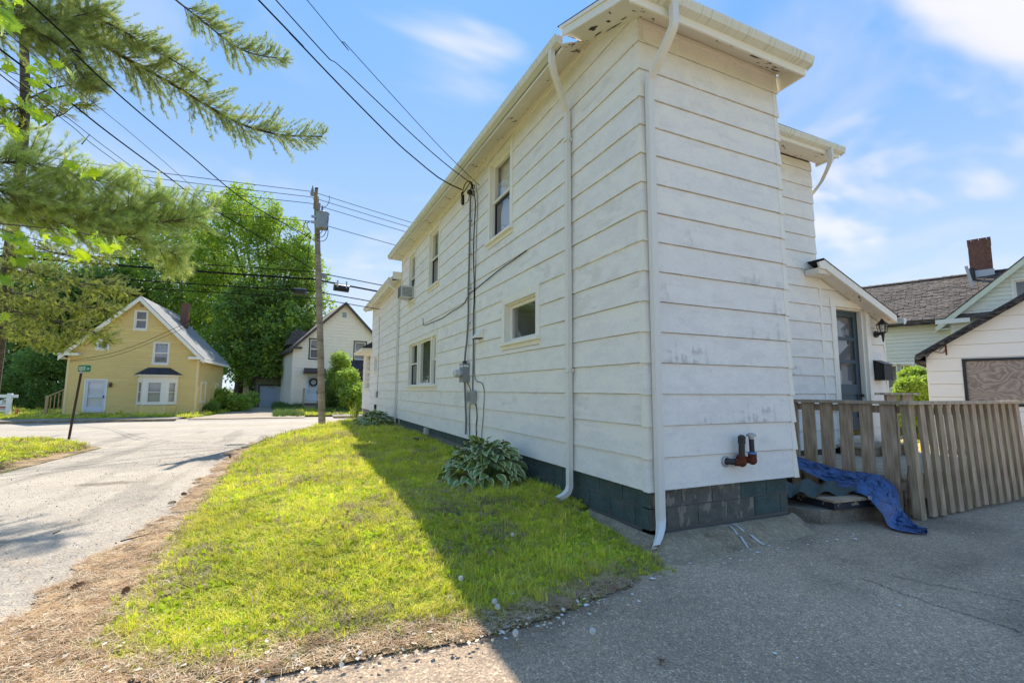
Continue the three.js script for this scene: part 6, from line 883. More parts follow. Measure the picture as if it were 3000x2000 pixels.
{
  const g = 'trees behind the yellow house';
  broadTree('maple_tree', 'large bright green maple standing between the yellow and cream houses', [770, 1200], 46, [[640, 640, 80], [730, 625, 85], [820, 700, 80], [700, 730, 110], [600, 760, 90], [860, 800, 85], [780, 830, 110], [880, 890, 60], [650, 880, 100], [740, 960, 100], [830, 980, 70], [600, 960, 80], [890, 760, 45], [920, 870, 40], [560, 680, 60], [845, 760, 60], [925, 800, 40], [945, 900, 36], [915, 960, 42], [935, 1010, 30], [690, 600, 45], [770, 650, 60]], { seed: 11, tr: .5, dens: 5.6, gap: .50, scale: 1.0, hollow: .55 });
  broadTree('maple_tree', 'dark tall maple directly behind the chimney of the yellow house', [560, 1200], 50, [[420, 740, 100], [520, 700, 100], [470, 830, 110], [560, 860, 100], [380, 860, 100], [600, 800, 80], [520, 950, 100], [620, 1000, 90], [440, 960, 90]], { seed: 13, tr: .5, pal: [...darkP, ...greenP], group: g, gap: .46, dens: 6 });
  broadTree('maple_tree', 'dark multi-stemmed tree beside the low garage', [690, 1190], 43, [[660, 1010, 70], [720, 1050, 75], [780, 1000, 80], [840, 960, 75], [690, 930, 70], [640, 1060, 50], [820, 1060, 70], [860, 1030, 45], [760, 1090, 50]], { seed: 17, tr: .42, fork: .5, pal: [...greenP, ...darkP], gap: .45 });
  broadTree('maple_tree', 'second dark stem of the tree clump beside the low garage', [738, 1180], 44, [[740, 900, 80], [800, 880, 80]], { seed: 18, tr: .3, fork: .6, pal: darkP });
  broadTree('woodland_tree', 'dark green tree rising past the left gable slope of the yellow house', [330, 1200], 47, [[300, 860, 90], [230, 840, 80], [350, 900, 80], [260, 930, 90], [180, 930, 90], [210, 1020, 80], [310, 980, 80]], { seed: 19, pal: darkP, group: g });
  broadTree('woodland_tree', 'dark green tree behind the hanging spruce boughs', [90, 1200], 44, [[60, 820, 90], [140, 880, 90], [20, 930, 90], [100, 980, 90], [-40, 860, 90], [150, 1060, 70], [40, 1060, 80]], { seed: 23, pal: darkP, group: g });
  broadTree('woodland_shrub', 'dense dark shrub behind the white sign post', [40, 1205], 37, [[20, 1100, 60], [70, 1130, 55], [-30, 1120, 60], [40, 1170, 45], [90, 1080, 50], [110, 1170, 45], [0, 1190, 40]], { seed: 27, pal: darkP, cat: 'shrub', tr: .08, scale: .8, dens: 12, gap: .35 });
  broadTree('woodland_shrub', 'dense dark shrub against the side stair of the yellow house', [150, 1205], 36, [[150, 1130, 50], [130, 1060, 55], [175, 1060, 45], [170, 1160, 40], [120, 1180, 40]], { seed: 29, pal: darkP, cat: 'shrub', tr: .08, scale: .8, dens: 12, gap: .35 });
  broadTree('maple_sapling', 'young maple growing out of the bushes before the cream house', [1010, 1205], 33.5, [[995, 1055, 22], [1003, 1085, 25], [985, 1100, 25], [1020, 1105, 25], [1000, 1130, 25]], { seed: 31, tr: .06, scale: .7, dens: 16, gap: .3, fork: .7 });
  broadTree('round_shrub', 'clipped dark green shrub beside the wreathed door', [975, 1205], 34, [[975, 1150, 36], [970, 1185, 34], [985, 1120, 22]], { seed: 33, tr: .05, scale: .45, dens: 30, gap: .1, hollow: .75, pal: darkP, cat: 'shrub' });
  broadTree('leafy_shrub', 'leafy green shrub below the bay window of the cream house', [1035, 1205], 33, [[1035, 1160, 34], [1050, 1190, 30], [1025, 1190, 28], [1055, 1145, 24]], { seed: 35, tr: .05, scale: .7, dens: 18, gap: .25, cat: 'shrub' });
  broadTree('garden_shrub', 'sunlit yellow green shrub against the side of the yellow house', [605, 1205], 32.5, [[603, 1140, 20], [600, 1170, 22], [612, 1190, 20]], { seed: 37, tr: .04, scale: .6, dens: 14, gap: .3, pal: limeP, cat: 'shrub' });
  broadTree('garden_shrub', 'green shrub under the maple beside the garden driveway', [655, 1205], 34, [[650, 1165, 26], [640, 1190, 22], [668, 1185, 20], [700, 1180, 26], [715, 1200, 20], [735, 1170, 20]], { seed: 39, tr: .05, scale: .7, dens: 14, gap: .3, cat: 'shrub' });
  broadTree('garden_bush', 'sunlit lime green bush in front of the pale green house', [2690, 1290], 14.6, [[2680, 1105, 30], [2665, 1140, 32], [2695, 1130, 28], [2670, 1180, 34], [2700, 1180, 30], [2650, 1175, 22], [2685, 1230, 34], [2660, 1220, 26]], { seed: 41, tr: .03, scale: .32, dens: 55, gap: .3, pal: limeP, cat: 'bush' });
}
// lilies and tall weeds near the yellow house
function bladeTuft(seed, n, h, w, lean, rad) { const r = rng(seed), t = []; for (let i = 0; i < n; i++) { const a = r() * 6.28, d = V(Math.cos(a), 0, Math.sin(a)), s = V(-d.z, 0, d.x), H = h * rr(.55, 1.1, r), b = V(rr(-1, 1, r) * rad, 0, rr(-1, 1, r) * rad), l = lean * rr(.3, 1.2, r), W = w * rr(.7, 1.2, r), p0 = b, p1 = b.clone().addScaledVector(d, l * H * .35).add(V(0, H * .62, 0)), p2 = b.clone().addScaledVector(d, l * H).add(V(0, H * rr(.8, 1, r), 0)); t.push([p0.clone().addScaledVector(s, -W), p0.clone().addScaledVector(s, W), p1.clone().addScaledVector(s, W * .8)], [p0.clone().addScaledVector(s, -W), p1.clone().addScaledVector(s, W * .8), p1.clone().addScaledVector(s, -W * .8)], [p1.clone().addScaledVector(s, -W * .8), p1.clone().addScaledVector(s, W * .8), p2]); } return bare(t); }
{
  const z = zm(0, 800, 750 / 2352), r = rng(51), big = bladeTuft(3, 26, .75, .018, .7, .18);
  const spots = (x0, x1, y, n, yl = -.08) => Array.from({ length: n }, () => { const p = onY(...z(rr(x0, x1, r), y + rr(-14, 6, r)), yl); return MX(p, new THREE.Quaternion().setFromAxisAngle(V(0, 1, 0), r() * 6.28), rr(.7, 1.15, r)); });
  const lily = (lab, x0, x1, y, n, c) => { const m = spots(x0, x1, y, n), t = thing('lily_clump', lab, 'plant', V().setFromMatrixPosition(m[0])), off = new THREE.Matrix4().makeTranslation(-t.position.x, -t.position.y, -t.position.z); copies('leaves', big, leaf1, m.map((q) => off.clone().multiply(q)), t, m.map(() => lin(c[0] * rr(.8, 1.2, r), c[1] * rr(.8, 1.2, r), c[2]))); };
  lily('bright day lily clump along the side wall of the yellow house', 1800, 1990, 1285, 70, [.16, .27, .03]); lily('day lily clump at the edge of the garden driveway', 1990, 2120, 1262, 50, [.13, .24, .03]);
}
// ---------------------------------------------------------------- conifers at the lane
function pineTuft(seed, n, len, w, spread, shoot) { const r = rng(seed), t = []; for (let i = 0; i < n; i++) { const a = r() * 6.28, s = rr(0, shoot, r), th = rr(.25, spread, r), d = V(Math.sin(th) * Math.cos(a), Math.cos(th), Math.sin(th) * Math.sin(a)), b = V(0, s, 0), L = len * rr(.75, 1.15, r), q = V(rr(-1, 1, r), rr(-1, 1, r), rr(-1, 1, r)).cross(d).normalize().multiplyScalar(w * .5); t.push([b.clone().sub(q), b.clone().add(q), b.clone().addScaledVector(d, L)]); } return bare(t); }
const pineGeo = [pineTuft(1, 44, .11, .0036, 1.0, .07), pineTuft(2, 40, .105, .0036, 1.2, .06), pineTuft(3, 44, .12, .0036, .85, .08)];
const spruceGeo = [1, 2].map((k) => { const r = rng(60 + k), t = []; for (let sTw = 0; sTw < 4; sTw++) { const ax = V(sTw ? rr(-.6, .6, r) : 0, 1, sTw ? rr(-.35, .35, r) : 0).normalize(), L = sTw ? rr(.08, .13, r) : .20, b = V(0, sTw * .035, 0); for (let i = 0; i < 22; i++) { const s = i / 22 * L, a = i * 2.4, d = V(Math.cos(a), .55, Math.sin(a)).normalize(), p = b.clone().addScaledVector(ax, s), q = V().crossVectors(d, ax).normalize().multiplyScalar(.0045); t.push([p.clone().sub(q), p.clone().add(q), p.clone().addScaledVector(d, .024)]); } } return bare(t); });
const needleMat = leafMat(new THREE.Color(1, 1, 1), .4);
function conifer(T, limbs, r, o) {
  const { geos, pal, step, twigR = .005, droop = 0, tipUp = .2 } = o, M = geos.map(() => []), C = geos.map(() => []), tw = [], p0 = wpos(T), off = new THREE.Matrix4().makeTranslation(-p0.x, -p0.y, -p0.z);
  for (const { path, rad, spread, n, start = .05 } of limbs) {
    const c = new THREE.CatmullRomCurve3(path), sp = new THREE.CatmullRomCurve3(spread.map((q, i) => V(i / (spread.length - 1), q, 0)));
    part(T, 'limb', [tube(path, rad, 7, path.length * 6, rad * .25)], limbMat);
    for (let i = 0; i < n; i++) {
      const t = lerp(start, 1, (i + r()) / n), b = c.getPoint(t), tg = c.getTangent(t), a = r() * 6.28, s = V().crossVectors(tg, V(0, 1, 0)).normalize(), u = V().crossVectors(s, tg), pe = s.clone().multiplyScalar(Math.cos(a)).addScaledVector(u, Math.sin(a) * .75), L = Math.max(.1, sp.getPoint(t).y) * rr(.35, 1.05, r);
      const d = tg.clone().multiplyScalar(rr(.35, .8, r)).add(pe).add(V(0, -droop, 0)).normalize(), e = b.clone().addScaledVector(d, L).add(V(0, tipUp * L * .4, 0)), m = b.clone().lerp(e, .5).add(V(rr(-.05, .05, r) * L, rr(-.08, .04, r) * L, rr(-.05, .05, r) * L));
      tw.push(tube([b, m, e], twigR * (.7 + L), 3, 4, twigR * .4));
      const cv = new THREE.QuadraticBezierCurve3(b, m, e), k = Math.max(2, Math.round(L / step)); for (let j = 0; j <= k; j++) { const w = lerp(.22, 1, j / k) + rr(-.04, .04, r), p = cv.getPoint(clamp(w)), dd = cv.getTangent(clamp(w)).add(V(rr(-.5, .5, r), rr(-.3, .6, r), rr(-.5, .5, r))), g = Math.floor(r() * geos.length); M[g].push(off.clone().multiply(MX(p, dirQ(dd, r() * 6.28), rr(.75, 1.2, r)))); const q = pal[Math.floor(r() * pal.length)], v = rr(.8, 1.25, r) ; C[g].push(lin(q[0] * v, q[1] * v, q[2] * v)); }
    }
  }
  part(T, 'twigs', tw, limbMat); geos.forEach((g, i) => { if (M[i].length) copies('needles', g, needleMat, M[i], T, C[i]); });
}
{
  const path = (D0, D1, pts) => pts.map(([x, y], i) => atD(x, y, lerp(D0, D1, i / (pts.length - 1))));
  const z = zm(0, 0, .42517), zp = (D0, D1, pts) => path(D0, D1, pts.map(([x, y]) => z(x, y)));
  const pineP = [[.42, .50, .14], [.48, .54, .16], [.36, .45, .13], [.56, .58, .20]];
  const foot = V(-13.4, 0, -7), T = thing('white_pine', 'tall white pine whose long needled limbs reach over the lane', 'tree', foot);
  part(T, 'trunk', [tube([foot.clone().add(V(0, -.3, 0)), foot.clone().add(V(.1, 5, 0)), foot.clone().add(V(0, 11, 0)), foot.clone().add(V(0, 15, 0))], .34, 10, 18, .14)], barkMat);
  const tk = (y) => foot.clone().add(V(0, y, 0));
  conifer(T, [
    { path: [tk(9.6), ...zp(11, 13.8, [[-300, -260], [180, 0], [430, 160], [620, 260], [830, 380], [1010, 480], [1250, 620], [1480, 760], [1700, 870], [1950, 930], [2220, 940]])], rad: .085, spread: [.35, 1.0, 1.2, 1.25, 1.2, 1.15, 1.1, 1.05, .95, .75, .3], n: 470, start: .22 },
    { path: [tk(10.4), ...zp(10.8, 12.4, [[-100, -330], [450, 0], [640, 110], [860, 220], [1000, 310], [1200, 420], [1440, 570]])], rad: .06, spread: [.25, .7, .8, .7, .6, .4, .15], n: 190, start: .35 },
    { path: [tk(13), ...zp(10.2, 12, [[500, -500], [1000, -170], [1210, 0], [1350, 110], [1500, 230], [1640, 330], [1800, 385], [1970, 400]])], rad: .05, spread: [.25, .4, .55, .55, .6, .6, .5, .2], n: 170, start: .42 },
    { path: [tk(8.2), ...zp(10.2, 11.2, [[-300, 40], [0, 150], [200, 190], [420, 330], [560, 520], [640, 620]])], rad: .05, spread: [.7, 1.1, 1.2, 1.0, .6, .25], n: 280, start: .2 },
    { path: [tk(9), ...zp(10.4, 11.2, [[-300, -150], [60, 40], [260, 130], [480, 120], [700, 60]])], rad: .04, spread: [.7, .9, .9, .7, .35], n: 190, start: .25 },
  ], rng(71), { geos: pineGeo, pal: pineP, step: .10 });
  const T2 = thing('white_pine', 'lower white pine bough full of soft pale needles beside the lane', 'tree', V(-11.2, 0, -2.2)), z2 = zm(0, 500, .3189), f2 = V(-11.2, 0, -2.2), tk2 = (y) => f2.clone().add(V(0, y, 0)), yp = (D0, D1, pts) => path(D0, D1, pts.map(([x, y]) => z2(x, y)));
  part(T2, 'trunk', [tube([tk2(-.3), tk2(3), tk2(7)], .22, 9, 12, .12)], barkMat);
  const pale = [[.56, .66, .18], [.60, .68, .20], [.48, .60, .16], [.68, .72, .28]];
  conifer(T2, [
    { path: [tk2(4.2), ...yp(7.2, 8.6, [[-500, 60], [0, 170], [300, 240], [700, 330], [1150, 370], [1480, 200]])], rad: .06, spread: [.5, .75, .8, .8, .65, .3], n: 240, start: .18 },
    { path: [tk2(4.6), ...yp(7.4, 8.4, [[-500, -120], [0, -80], [350, -60], [700, 40], [1000, 120], [1240, 160]])], rad: .05, spread: [.5, .7, .7, .6, .5, .25], n: 190, start: .18 },
    { path: [tk2(3.8), ...yp(7.4, 8.8, [[-500, 320], [100, 330], [500, 420], [900, 470], [1400, 480], [1850, 420]])], rad: .05, spread: [.5, .7, .75, .75, .7, .4], n: 240, start: .18 },
    { path: [tk2(3.6), ...yp(7.6, 8.9, [[-500, 420], [300, 440], [900, 560], [1350, 650], [1640, 800], [1600, 900]])], rad: .04, spread: [.4, .4, .55, .55, .45, .2], n: 170, start: .28 },
    { path: [tk2(4), ...yp(8.2, 9.2, [[-300, 200], [600, 300], [1200, 380], [1600, 360], [1980, 330]])], rad: .04, spread: [.4, .5, .55, .55, .3], n: 150, start: .3 },
  ], rng(73), { geos: pineGeo, pal: pale, step: .095 });
  // spruce at the corner of the lane
  const f3 = atD(-45, 1292, 13); f3.y = 0; const T3 = thing('spruce_tree', 'ragged spruce with drooping short needled boughs before the yellow house', 'tree', f3), sp = zm(0, 500, .3189), s3 = (D0, D1, pts) => path(D0, D1, pts.map(([x, y]) => sp(x, y)));
  const top3 = atD(72, 0, 13.2); part(T3, 'trunk', [tube([f3.clone().add(V(0, -.3, 0)), atD(20, 800, 13), atD(70, 370, 13.1), top3, top3.clone().add(V(0, 4, 0))], .17, 9, 24, .07)], barkMat);
  const spP = [[.30, .35, .06], [.38, .42, .08], [.24, .28, .06], [.46, .48, .10]], tkS = (x, y) => atD(x, y, 13);
  conifer(T3, [
    { path: [tkS(10, 850), ...s3(12.4, 11.4, [[100, 880], [400, 960], [700, 1030], [1000, 1060], [1190, 1150]])], rad: .035, spread: [.35, .5, .55, .5, .4, .15], n: 150 },
    { path: [tkS(5, 900), ...s3(12.2, 11.6, [[100, 1130], [350, 1170], [600, 1260], [850, 1260], [1070, 1290]])], rad: .035, spread: [.35, .55, .55, .5, .4, .2], n: 150 },
    { path: [tkS(0, 960), ...s3(12, 11.4, [[50, 1300], [350, 1330], [650, 1430], [850, 1480], [1020, 1560]])], rad: .03, spread: [.35, .5, .55, .5, .4, .2], n: 150 },
    { path: [tkS(0, 1000), ...s3(12.2, 11.8, [[20, 1450], [250, 1520], [500, 1560], [640, 1610]])], rad: .03, spread: [.35, .5, .5, .4, .15], n: 120 },
    { path: [tkS(12, 820), ...s3(12.6, 12, [[250, 700], [500, 760], [760, 790], [980, 800]])], rad: .03, spread: [.3, .4, .45, .4, .15], n: 100 },
    { path: [tkS(60, 340), ...s3(12.6, 12, [[330, -560], [420, -590], [520, -650]])], rad: .03, spread: [.15, .2, .25, .2], n: 36, start: .3 },
    { path: [tkS(70, 295), atD(150, 260, 12.6), atD(230, 245, 12.4), atD(300, 235, 12.2)], rad: .03, spread: [.2, .3, .4, .3], n: 60 },
    { path: [tkS(78, 378), atD(120, 372, 12.9), atD(150, 352, 12.8), atD(172, 328, 12.7), atD(175, 300, 12.7)], rad: .035, spread: [.02, .03, .06, .1, .15], n: 18, start: .5 },
    { path: [tkS(70, 310), atD(30, 320, 12.8), atD(-40, 300, 12.6)], rad: .03, spread: [.3, .4, .4], n: 50 }, { path: [tkS(70, 360), atD(40, 370, 12.8), atD(-10, 350, 12.6)], rad: .03, spread: [.25, .3, .3], n: 40 },
    { path: [tkS(90, 330), atD(170, 340, 12.4), atD(230, 300, 12.2), atD(265, 310, 12.2)], rad: .025, spread: [.05, .15, .25, .18], n: 36, start: .4 },
  ], rng(77), { geos: spruceGeo, pal: spP, step: .12, droop: .25, tipUp: .5, twigR: .007 });
  // dead snag twig
  single('dead_twig', tube([atD(238, 423, 11), atD(250, 408, 11), atD(262, 393, 11)], .014, 5, 6, .006), limbMat, 'bare dead twig tip standing above the pale pine bough', 'twig');
}
// broad maple leaves hanging in at the side
{
  const out = [[0, -.5], [.05, -.12], [.30, -.30], [.26, -.12], [.55, -.06], [.40, .05], [.52, .26], [.30, .22], [.22, .36], [.14, .30], [0, .62]], full = [...out, ...out.slice(1, -1).reverse().map(([x, y]) => [-x, y])], tri = THREE.ShapeUtils.triangulateShape(full.map(([x, y]) => new THREE.Vector2(x, y)), []);
  const mk = (b) => { const P = full.map(([x, y]) => V(x * .2, y * .2, -b * (x * x * .35 + y * y * .15))); const g = tris(P, tri); return g; }, gl = [mk(.6), mk(-.3), mk(.2)], r = rng(91);
  const lm = [leafMat(lin(.55, .70, .02), .6), leafMat(lin(.42, .58, .02), .55), leafMat(lin(.28, .44, .03), .5)];
  const T = thing('maple_tree', 'overhanging maple branch with broad translucent yellow green leaves', 'tree', V(-9.6, 0, 1.2));
  part(T, 'trunk', [tube([V(-9.6, -.3, 1.2), V(-9.5, 3, 1.0), V(-9.3, 6, .6)], .16, 8, 12, .1)], barkMat);
  const z1 = zm(0, 0, .42517), z2 = zm(0, 500, .3189);
  const a = [[10, 30], [50, 40], [70, 100], [45, 160], [80, 190], [15, 120], [235, 460], [290, 500], [270, 540], [410, 470], [485, 495], [300, 450], [330, 640], [380, 655], [440, 690], [480, 670], [190, 700], [210, 740], [240, 790], [275, 790], [40, 840], [100, 880], [20, 690], [60, 470], [40, 420], [250, 590], [160, 690], [500, 1135], [590, 1165], [620, 1170], [660, 1180], [60, 860], [110, 900], [130, 20], [30, 200]].map(([x, y]) => z1(x, y)), b = [[40, 560], [120, 620], [180, 640], [210, 720], [160, 790], [260, 730], [340, 770], [430, 770], [600, 640], [630, 560], [560, 620], [880, 590], [820, 620], [950, 640], [1010, 680], [1060, 720], [1090, 640], [1000, 720], [700, 780], [760, 800], [780, 790], [50, 1010], [90, 1040], [20, 1000], [20, 1330], [35, 1370], [100, 600], [230, 700], [380, 600], [650, 520]].map(([x, y]) => z2(x, y));
  for (const q of [...a, ...b]) for (let k = 0; k < 2; k++) { const D = rr(6.0, 7.2, r), p = atD(q[0] + rr(-14, 14, r), q[1] + rr(-14, 14, r), D), m = lit(new THREE.Mesh(gl[Math.floor(r() * 3)], lm[Math.floor(r() * 3)])); m.name = 'leaf'; m.position.copy(p).sub(T.position); m.quaternion.setFromEuler(new THREE.Euler(rr(-1.2, .2, r), rr(-1.4, 1.4, r), 3.14 + rr(-.8, .8, r))); m.scale.setScalar(rr(.7, 1.1, r)); T.add(m); }
  const br = (pts) => tube(pts.map(([x, y, d]) => atD(x, y, d)), .012, 5, 20, .003); part(T, 'branch', [tube([V(-9.3, 5.6, .6), atD(-400, 0, 6), atD(-120, 80, 6.3), atD(20, 100, 6.5)], .04, 6, 14, .01)], limbMat); part(T, 'branch', [br([[-300, 0, 6.2], [-60, 170, 6.4], [60, 220, 6.5], [130, 230, 6.6], [200, 215, 6.6]]), br([[-60, 170, 6.4], [60, 270, 6.5], [110, 330, 6.6]]), br([[-300, 560, 6.2], [-60, 650, 6.4], [60, 690, 6.5], [180, 720, 6.6], [250, 740, 6.6]]), br([[-60, 650, 6.4], [150, 670, 6.5], [280, 690, 6.6], [350, 700, 6.6]]), br([[-200, 380, 6.3], [0, 370, 6.4], [40, 380, 6.4]])], limbMat);
}
// ---------------------------------------------------------------- grass
{
  const r = rng(101), blades = [bladeTuft(11, 12, .062, .0026, .9, .035), bladeTuft(12, 11, .052, .003, 1.1, .035), bladeTuft(13, 9, .042, .0036, 1.4, .035)];
  const broad = (() => { const rq2 = rng(15), t = []; for (let i = 0; i < 7; i++) { const a = i / 7 * 6.28 + rr(-.3, .3, rq2), d = V(Math.cos(a), 0, Math.sin(a)), s = V(-d.z, 0, d.x), L = rr(.025, .045, rq2), w = rr(.006, .010, rq2), y = rr(.012, .03, rq2), A = V(0, .008, 0), B = d.clone().multiplyScalar(L * .5).add(V(0, y, 0)), C = d.clone().multiplyScalar(L).add(V(0, y * .7, 0)); t.push([A, B.clone().addScaledVector(s, w), C], [A, C, B.clone().addScaledVector(s, -w)]); } return bare(t); })();
  const gm = leafMat(new THREE.Color(1, 1, 1), .38), M = [[], [], [], []], C = [[], [], [], []], G = [...blades, broad];
  const pal = [[.60, .60, .04], [.66, .63, .06], [.52, .56, .035], [.70, .62, .10]], dry = [[.42, .34, .17], [.36, .30, .15], [.46, .39, .22]];
  const put = (x, z, y, s, fade) => { const k = r(), weed = sm((N2(x, z, 1.3, 117, 3) - .46) / .14), g = k < .30 - .1 * weed ? 0 : k < .56 - .18 * weed ? 1 : k < .76 - .26 * weed ? 2 : 3, dryness = N2(x, z, 1.6, 111, 3), isDry = r() < (fade < .9 ? .45 * (1 - fade) + .12 : .07) + .38 * sm((dryness - .58) / .14), q = isDry ? dry[Math.floor(r() * 3)] : g === 3 ? [.46, .55, .035] : pal[Math.floor(r() * 4)]; if (g === 3) s *= 1.2; const v = rr(.75, 1.3, r) * (1.06 + .6 * (N2(x, z, 1.4, 113, 4) - .5)); M[g].push(MX(V(x, y, z), new THREE.Quaternion().setFromEuler(new THREE.Euler(rr(-.15, .15, r), r() * 6.28, rr(-.15, .15, r))), V(s, s * (r() < .05 ? rr(1.4, 2.2, r) : rr(.55, 1.25, r)), s))); C[g].push(lin(q[0] * v, q[1] * v, q[2] * v)); };
  for (let i = 0; i < 150000; i++) { const t = Math.pow(r(), 1.9), z = lerp(1.0, -18.1, t), x = lerp(-4.6, z < -17 ? 2 : .0, r()); if (x < xEdge(z) - .02 || z > nearEdge(x) + .03 || (z > -1.1 && x > -.17)) continue; const f = straw(x, z); if (r() > .10 + .95 * f) continue; put(x, z, lawnY(x, z) - .012, lerp(1, 2.3, sm(t * 1.3)) * (.8 + .3 * f), f); }
  for (let i = 0; i < 16000; i++) { const x = rr(-16, -7.8, r), z = rr(-15.4, 1, r); if (!vergeIn(x, z)) continue; const f = sm((-8.2 - x + .5 * N2(x, z, 1.3, 121)) / .6); if (r() > f) continue; put(x, z, laneY(z) + .02 + .05 * sm((-7.8 - x) / 1.5), 2.2, f); }
  for (let i = 0; i < 30000; i++) { const x = rr(-28, 9, r), z = rr(-38, -27, r); if (x > -8.4 + (z + 25) * -.12 && x < -2.7 + (z + 25) * .13) continue; put(x, z, -.09, rr(2.6, 4.4, r), 1); }
  for (let i = 0; i < 5000; i++) { const x = rr(9, 18, r), z = rr(-12, -3, r); put(x, z, -.35, rr(5, 9, r), 1); }
  G.forEach((g, i) => { const m = copies(numbered('grass'), g, gm, M[i], null, C[i]); tag(m, ['fine upright grass blades of the mown lawn', 'shorter leaning grass blades in the lawn', 'broad short grass blades in the lawn', 'flat clover and plantain leaves growing among the lawn'][i], 'grass'); });
  // tall grass before the cream house
  const tall = bladeTuft(21, 22, .5, .008, .6, .16), zz = zm(600, 850, 600 / 2352), mt = []; for (let i = 0; i < 900; i++) { const q = i < 450 ? [rr(790, 1140, r), rr(1330, 1455, r)] : [rr(1385, 1760, r), rr(1385, 1425, r)]; const p = onY(...zz(...q), -.09); mt.push(MX(p, new THREE.Quaternion().setFromAxisAngle(V(0, 1, 0), r() * 6.28), rr(.6, 1.2, r) * (i < 450 && q[1] < 1380 ? 1.3 : .8))); }
  tag(copies('tall_grass', tall, gm, mt, null, mt.map(() => lin(.12 * rr(.8, 1.2, r), .20 * rr(.8, 1.2, r), .03))), 'tall unmown grass in front of the cream house', 'grass');

  // pine needles, dry leaves, paint flakes and pebbles
  const nd = bare([0, 1, 2, 3].map((i) => { const a = i * 1.7, d = V(Math.cos(a), 0, Math.sin(a)), s = V(-d.z, 0, d.x), b = V((i - 1.5) * .02, .002 * i, .01 * i); return [b.clone().addScaledVector(s, .0016), b.clone().addScaledVector(s, -.0016), b.clone().addScaledVector(d, .085).add(V(0, .006, 0))]; })), nm = [], nc = [];
  for (let i = 0; i < 60000; i++) { const x = rr(-5.5, -.7, r), z = lerp(2.0, -12.4, Math.pow(r(), 1.7)); const inn = inLitter(x, z), near2 = !inn && r() < .04 && x < xEdge(z) + 1 && x > -6.2; if (!inn && !near2) continue; nm.push(MX(V(x, Math.max(lawnY(x, z), laneY(z) + .016) + rr(.008, .022, r), z), new THREE.Quaternion().setFromEuler(new THREE.Euler(rr(-.1, .1, r), r() * 6.28, rr(-.1, .1, r))), rr(.7, 1.3, r))); const q = [[.46, .26, .12], [.56, .40, .24], [.34, .19, .10], [.64, .51, .34]][Math.floor(r() * 4)]; nc.push(lin(...q)); }
  tag(copies('pine_needle_litter', nd, mat({ color: 0xffffff, roughness: .9 }), nm, null, nc), 'brown dry pine needles lying along the edge of the lawn', 'litter');
  const lf = bare([[V(-.5, 0, 0), V(0, .06, .35), V(.5, 0, 0)], [V(-.5, 0, 0), V(.5, 0, 0), V(0, .08, -.35)]]), lm = [], lc = []; for (let i = 0; i < 900; i++) { const x = rr(-4.8, -1.0, r), z = nearEdge(x) + rr(-.55, .18, r); lm.push(MX(V(x, Math.max(lawnY(x, z), .01) + rr(.01, .03, r), z), new THREE.Quaternion().setFromEuler(new THREE.Euler(rr(-.4, .4, r), r() * 6.28, rr(-.4, .4, r))), rr(.012, .045, r))); const q = [[.55, .40, .24], [.66, .55, .40], [.40, .26, .15], [.70, .62, .50]][Math.floor(r() * 4)]; lc.push(lin(...q)); }
  tag(copies('dry_leaf_litter', lf, mat({ color: 0xffffff, roughness: .9 }), lm, null, lc), 'pale dry leaf scraps along the front edge of the lawn', 'litter');
  const chip = bare([[V(-.5, .002, -.2), V(.1, .05, .45), V(.5, 0, -.1)], [V(-.5, .002, -.2), V(.5, 0, -.1), V(.0, .03, -.5)]]), cm = [], zc = zm(2000, 1200, 500 / 1568); for (let i = 0; i < 100; i++) { let p; if (i < 30) { const x = rr(-1.9, -.4, r); p = V(x, 0, nearEdge(x) + rr(-.15, .2, r)); } else if (i < 75) { p = V(rr(.0, 2.3, r), 0, rr(.38, .62, r)); } else p = V(rr(-1, 6, r), 0, rr(.5, 2.4, r)); p.y = Math.max(.014, p.x < -.5 ? lawnY(p.x, p.z) : 0.014); cm.push(MX(p, new THREE.Quaternion().setFromEuler(new THREE.Euler(rr(-.1, .1, r), r() * 6.28, 0)), rr(.008, .032, r) * (r() < .06 ? 2 : 1))); }
  tag(copies('paint_flakes', chip, mat({ color: lin(.78, .78, .77), roughness: .6 }), cm, null), 'white paint flakes scattered on the asphalt below the wall', 'litter');
  const peb = new THREE.IcosahedronGeometry(1, 0), pm = [], pc = []; for (let i = 0; i < 6000; i++) { const z = lerp(1.5, -15, Math.pow(r(), 1.5)), x = rr(-8, -3.8, r); if (x > xEdge(z) + .2 && z < nearEdge(x)) continue; const s = rr(.002, .0065, r) * (r() < .03 ? 2 : 1); pm.push(MX(V(x, laneY(z) + .012 + .3 * s, z), rq(r), V(s, s * .7, s * rr(.7, 1.2, r)))); const k = rr(.25, .6, r); pc.push(lin(k, k * .93, k * .82)); }
  for (let i = 0; i < 5000; i++) { const z = rr(.5, 4.5, r), x = rr(-4.2, 7, r), s = rr(.002, .0055, r); pm.push(MX(V(x, .008 + .2 * s, z), rq(r), V(s, s * .6, s))); const k = rr(.15, .5, r); pc.push(lin(k, k, k)); }
  tag(copies('gravel', peb, mat({ color: 0xffffff, roughness: .9 }), pm, null, pc), 'small grey stones strewn over the lane and driveway', 'gravel');
}
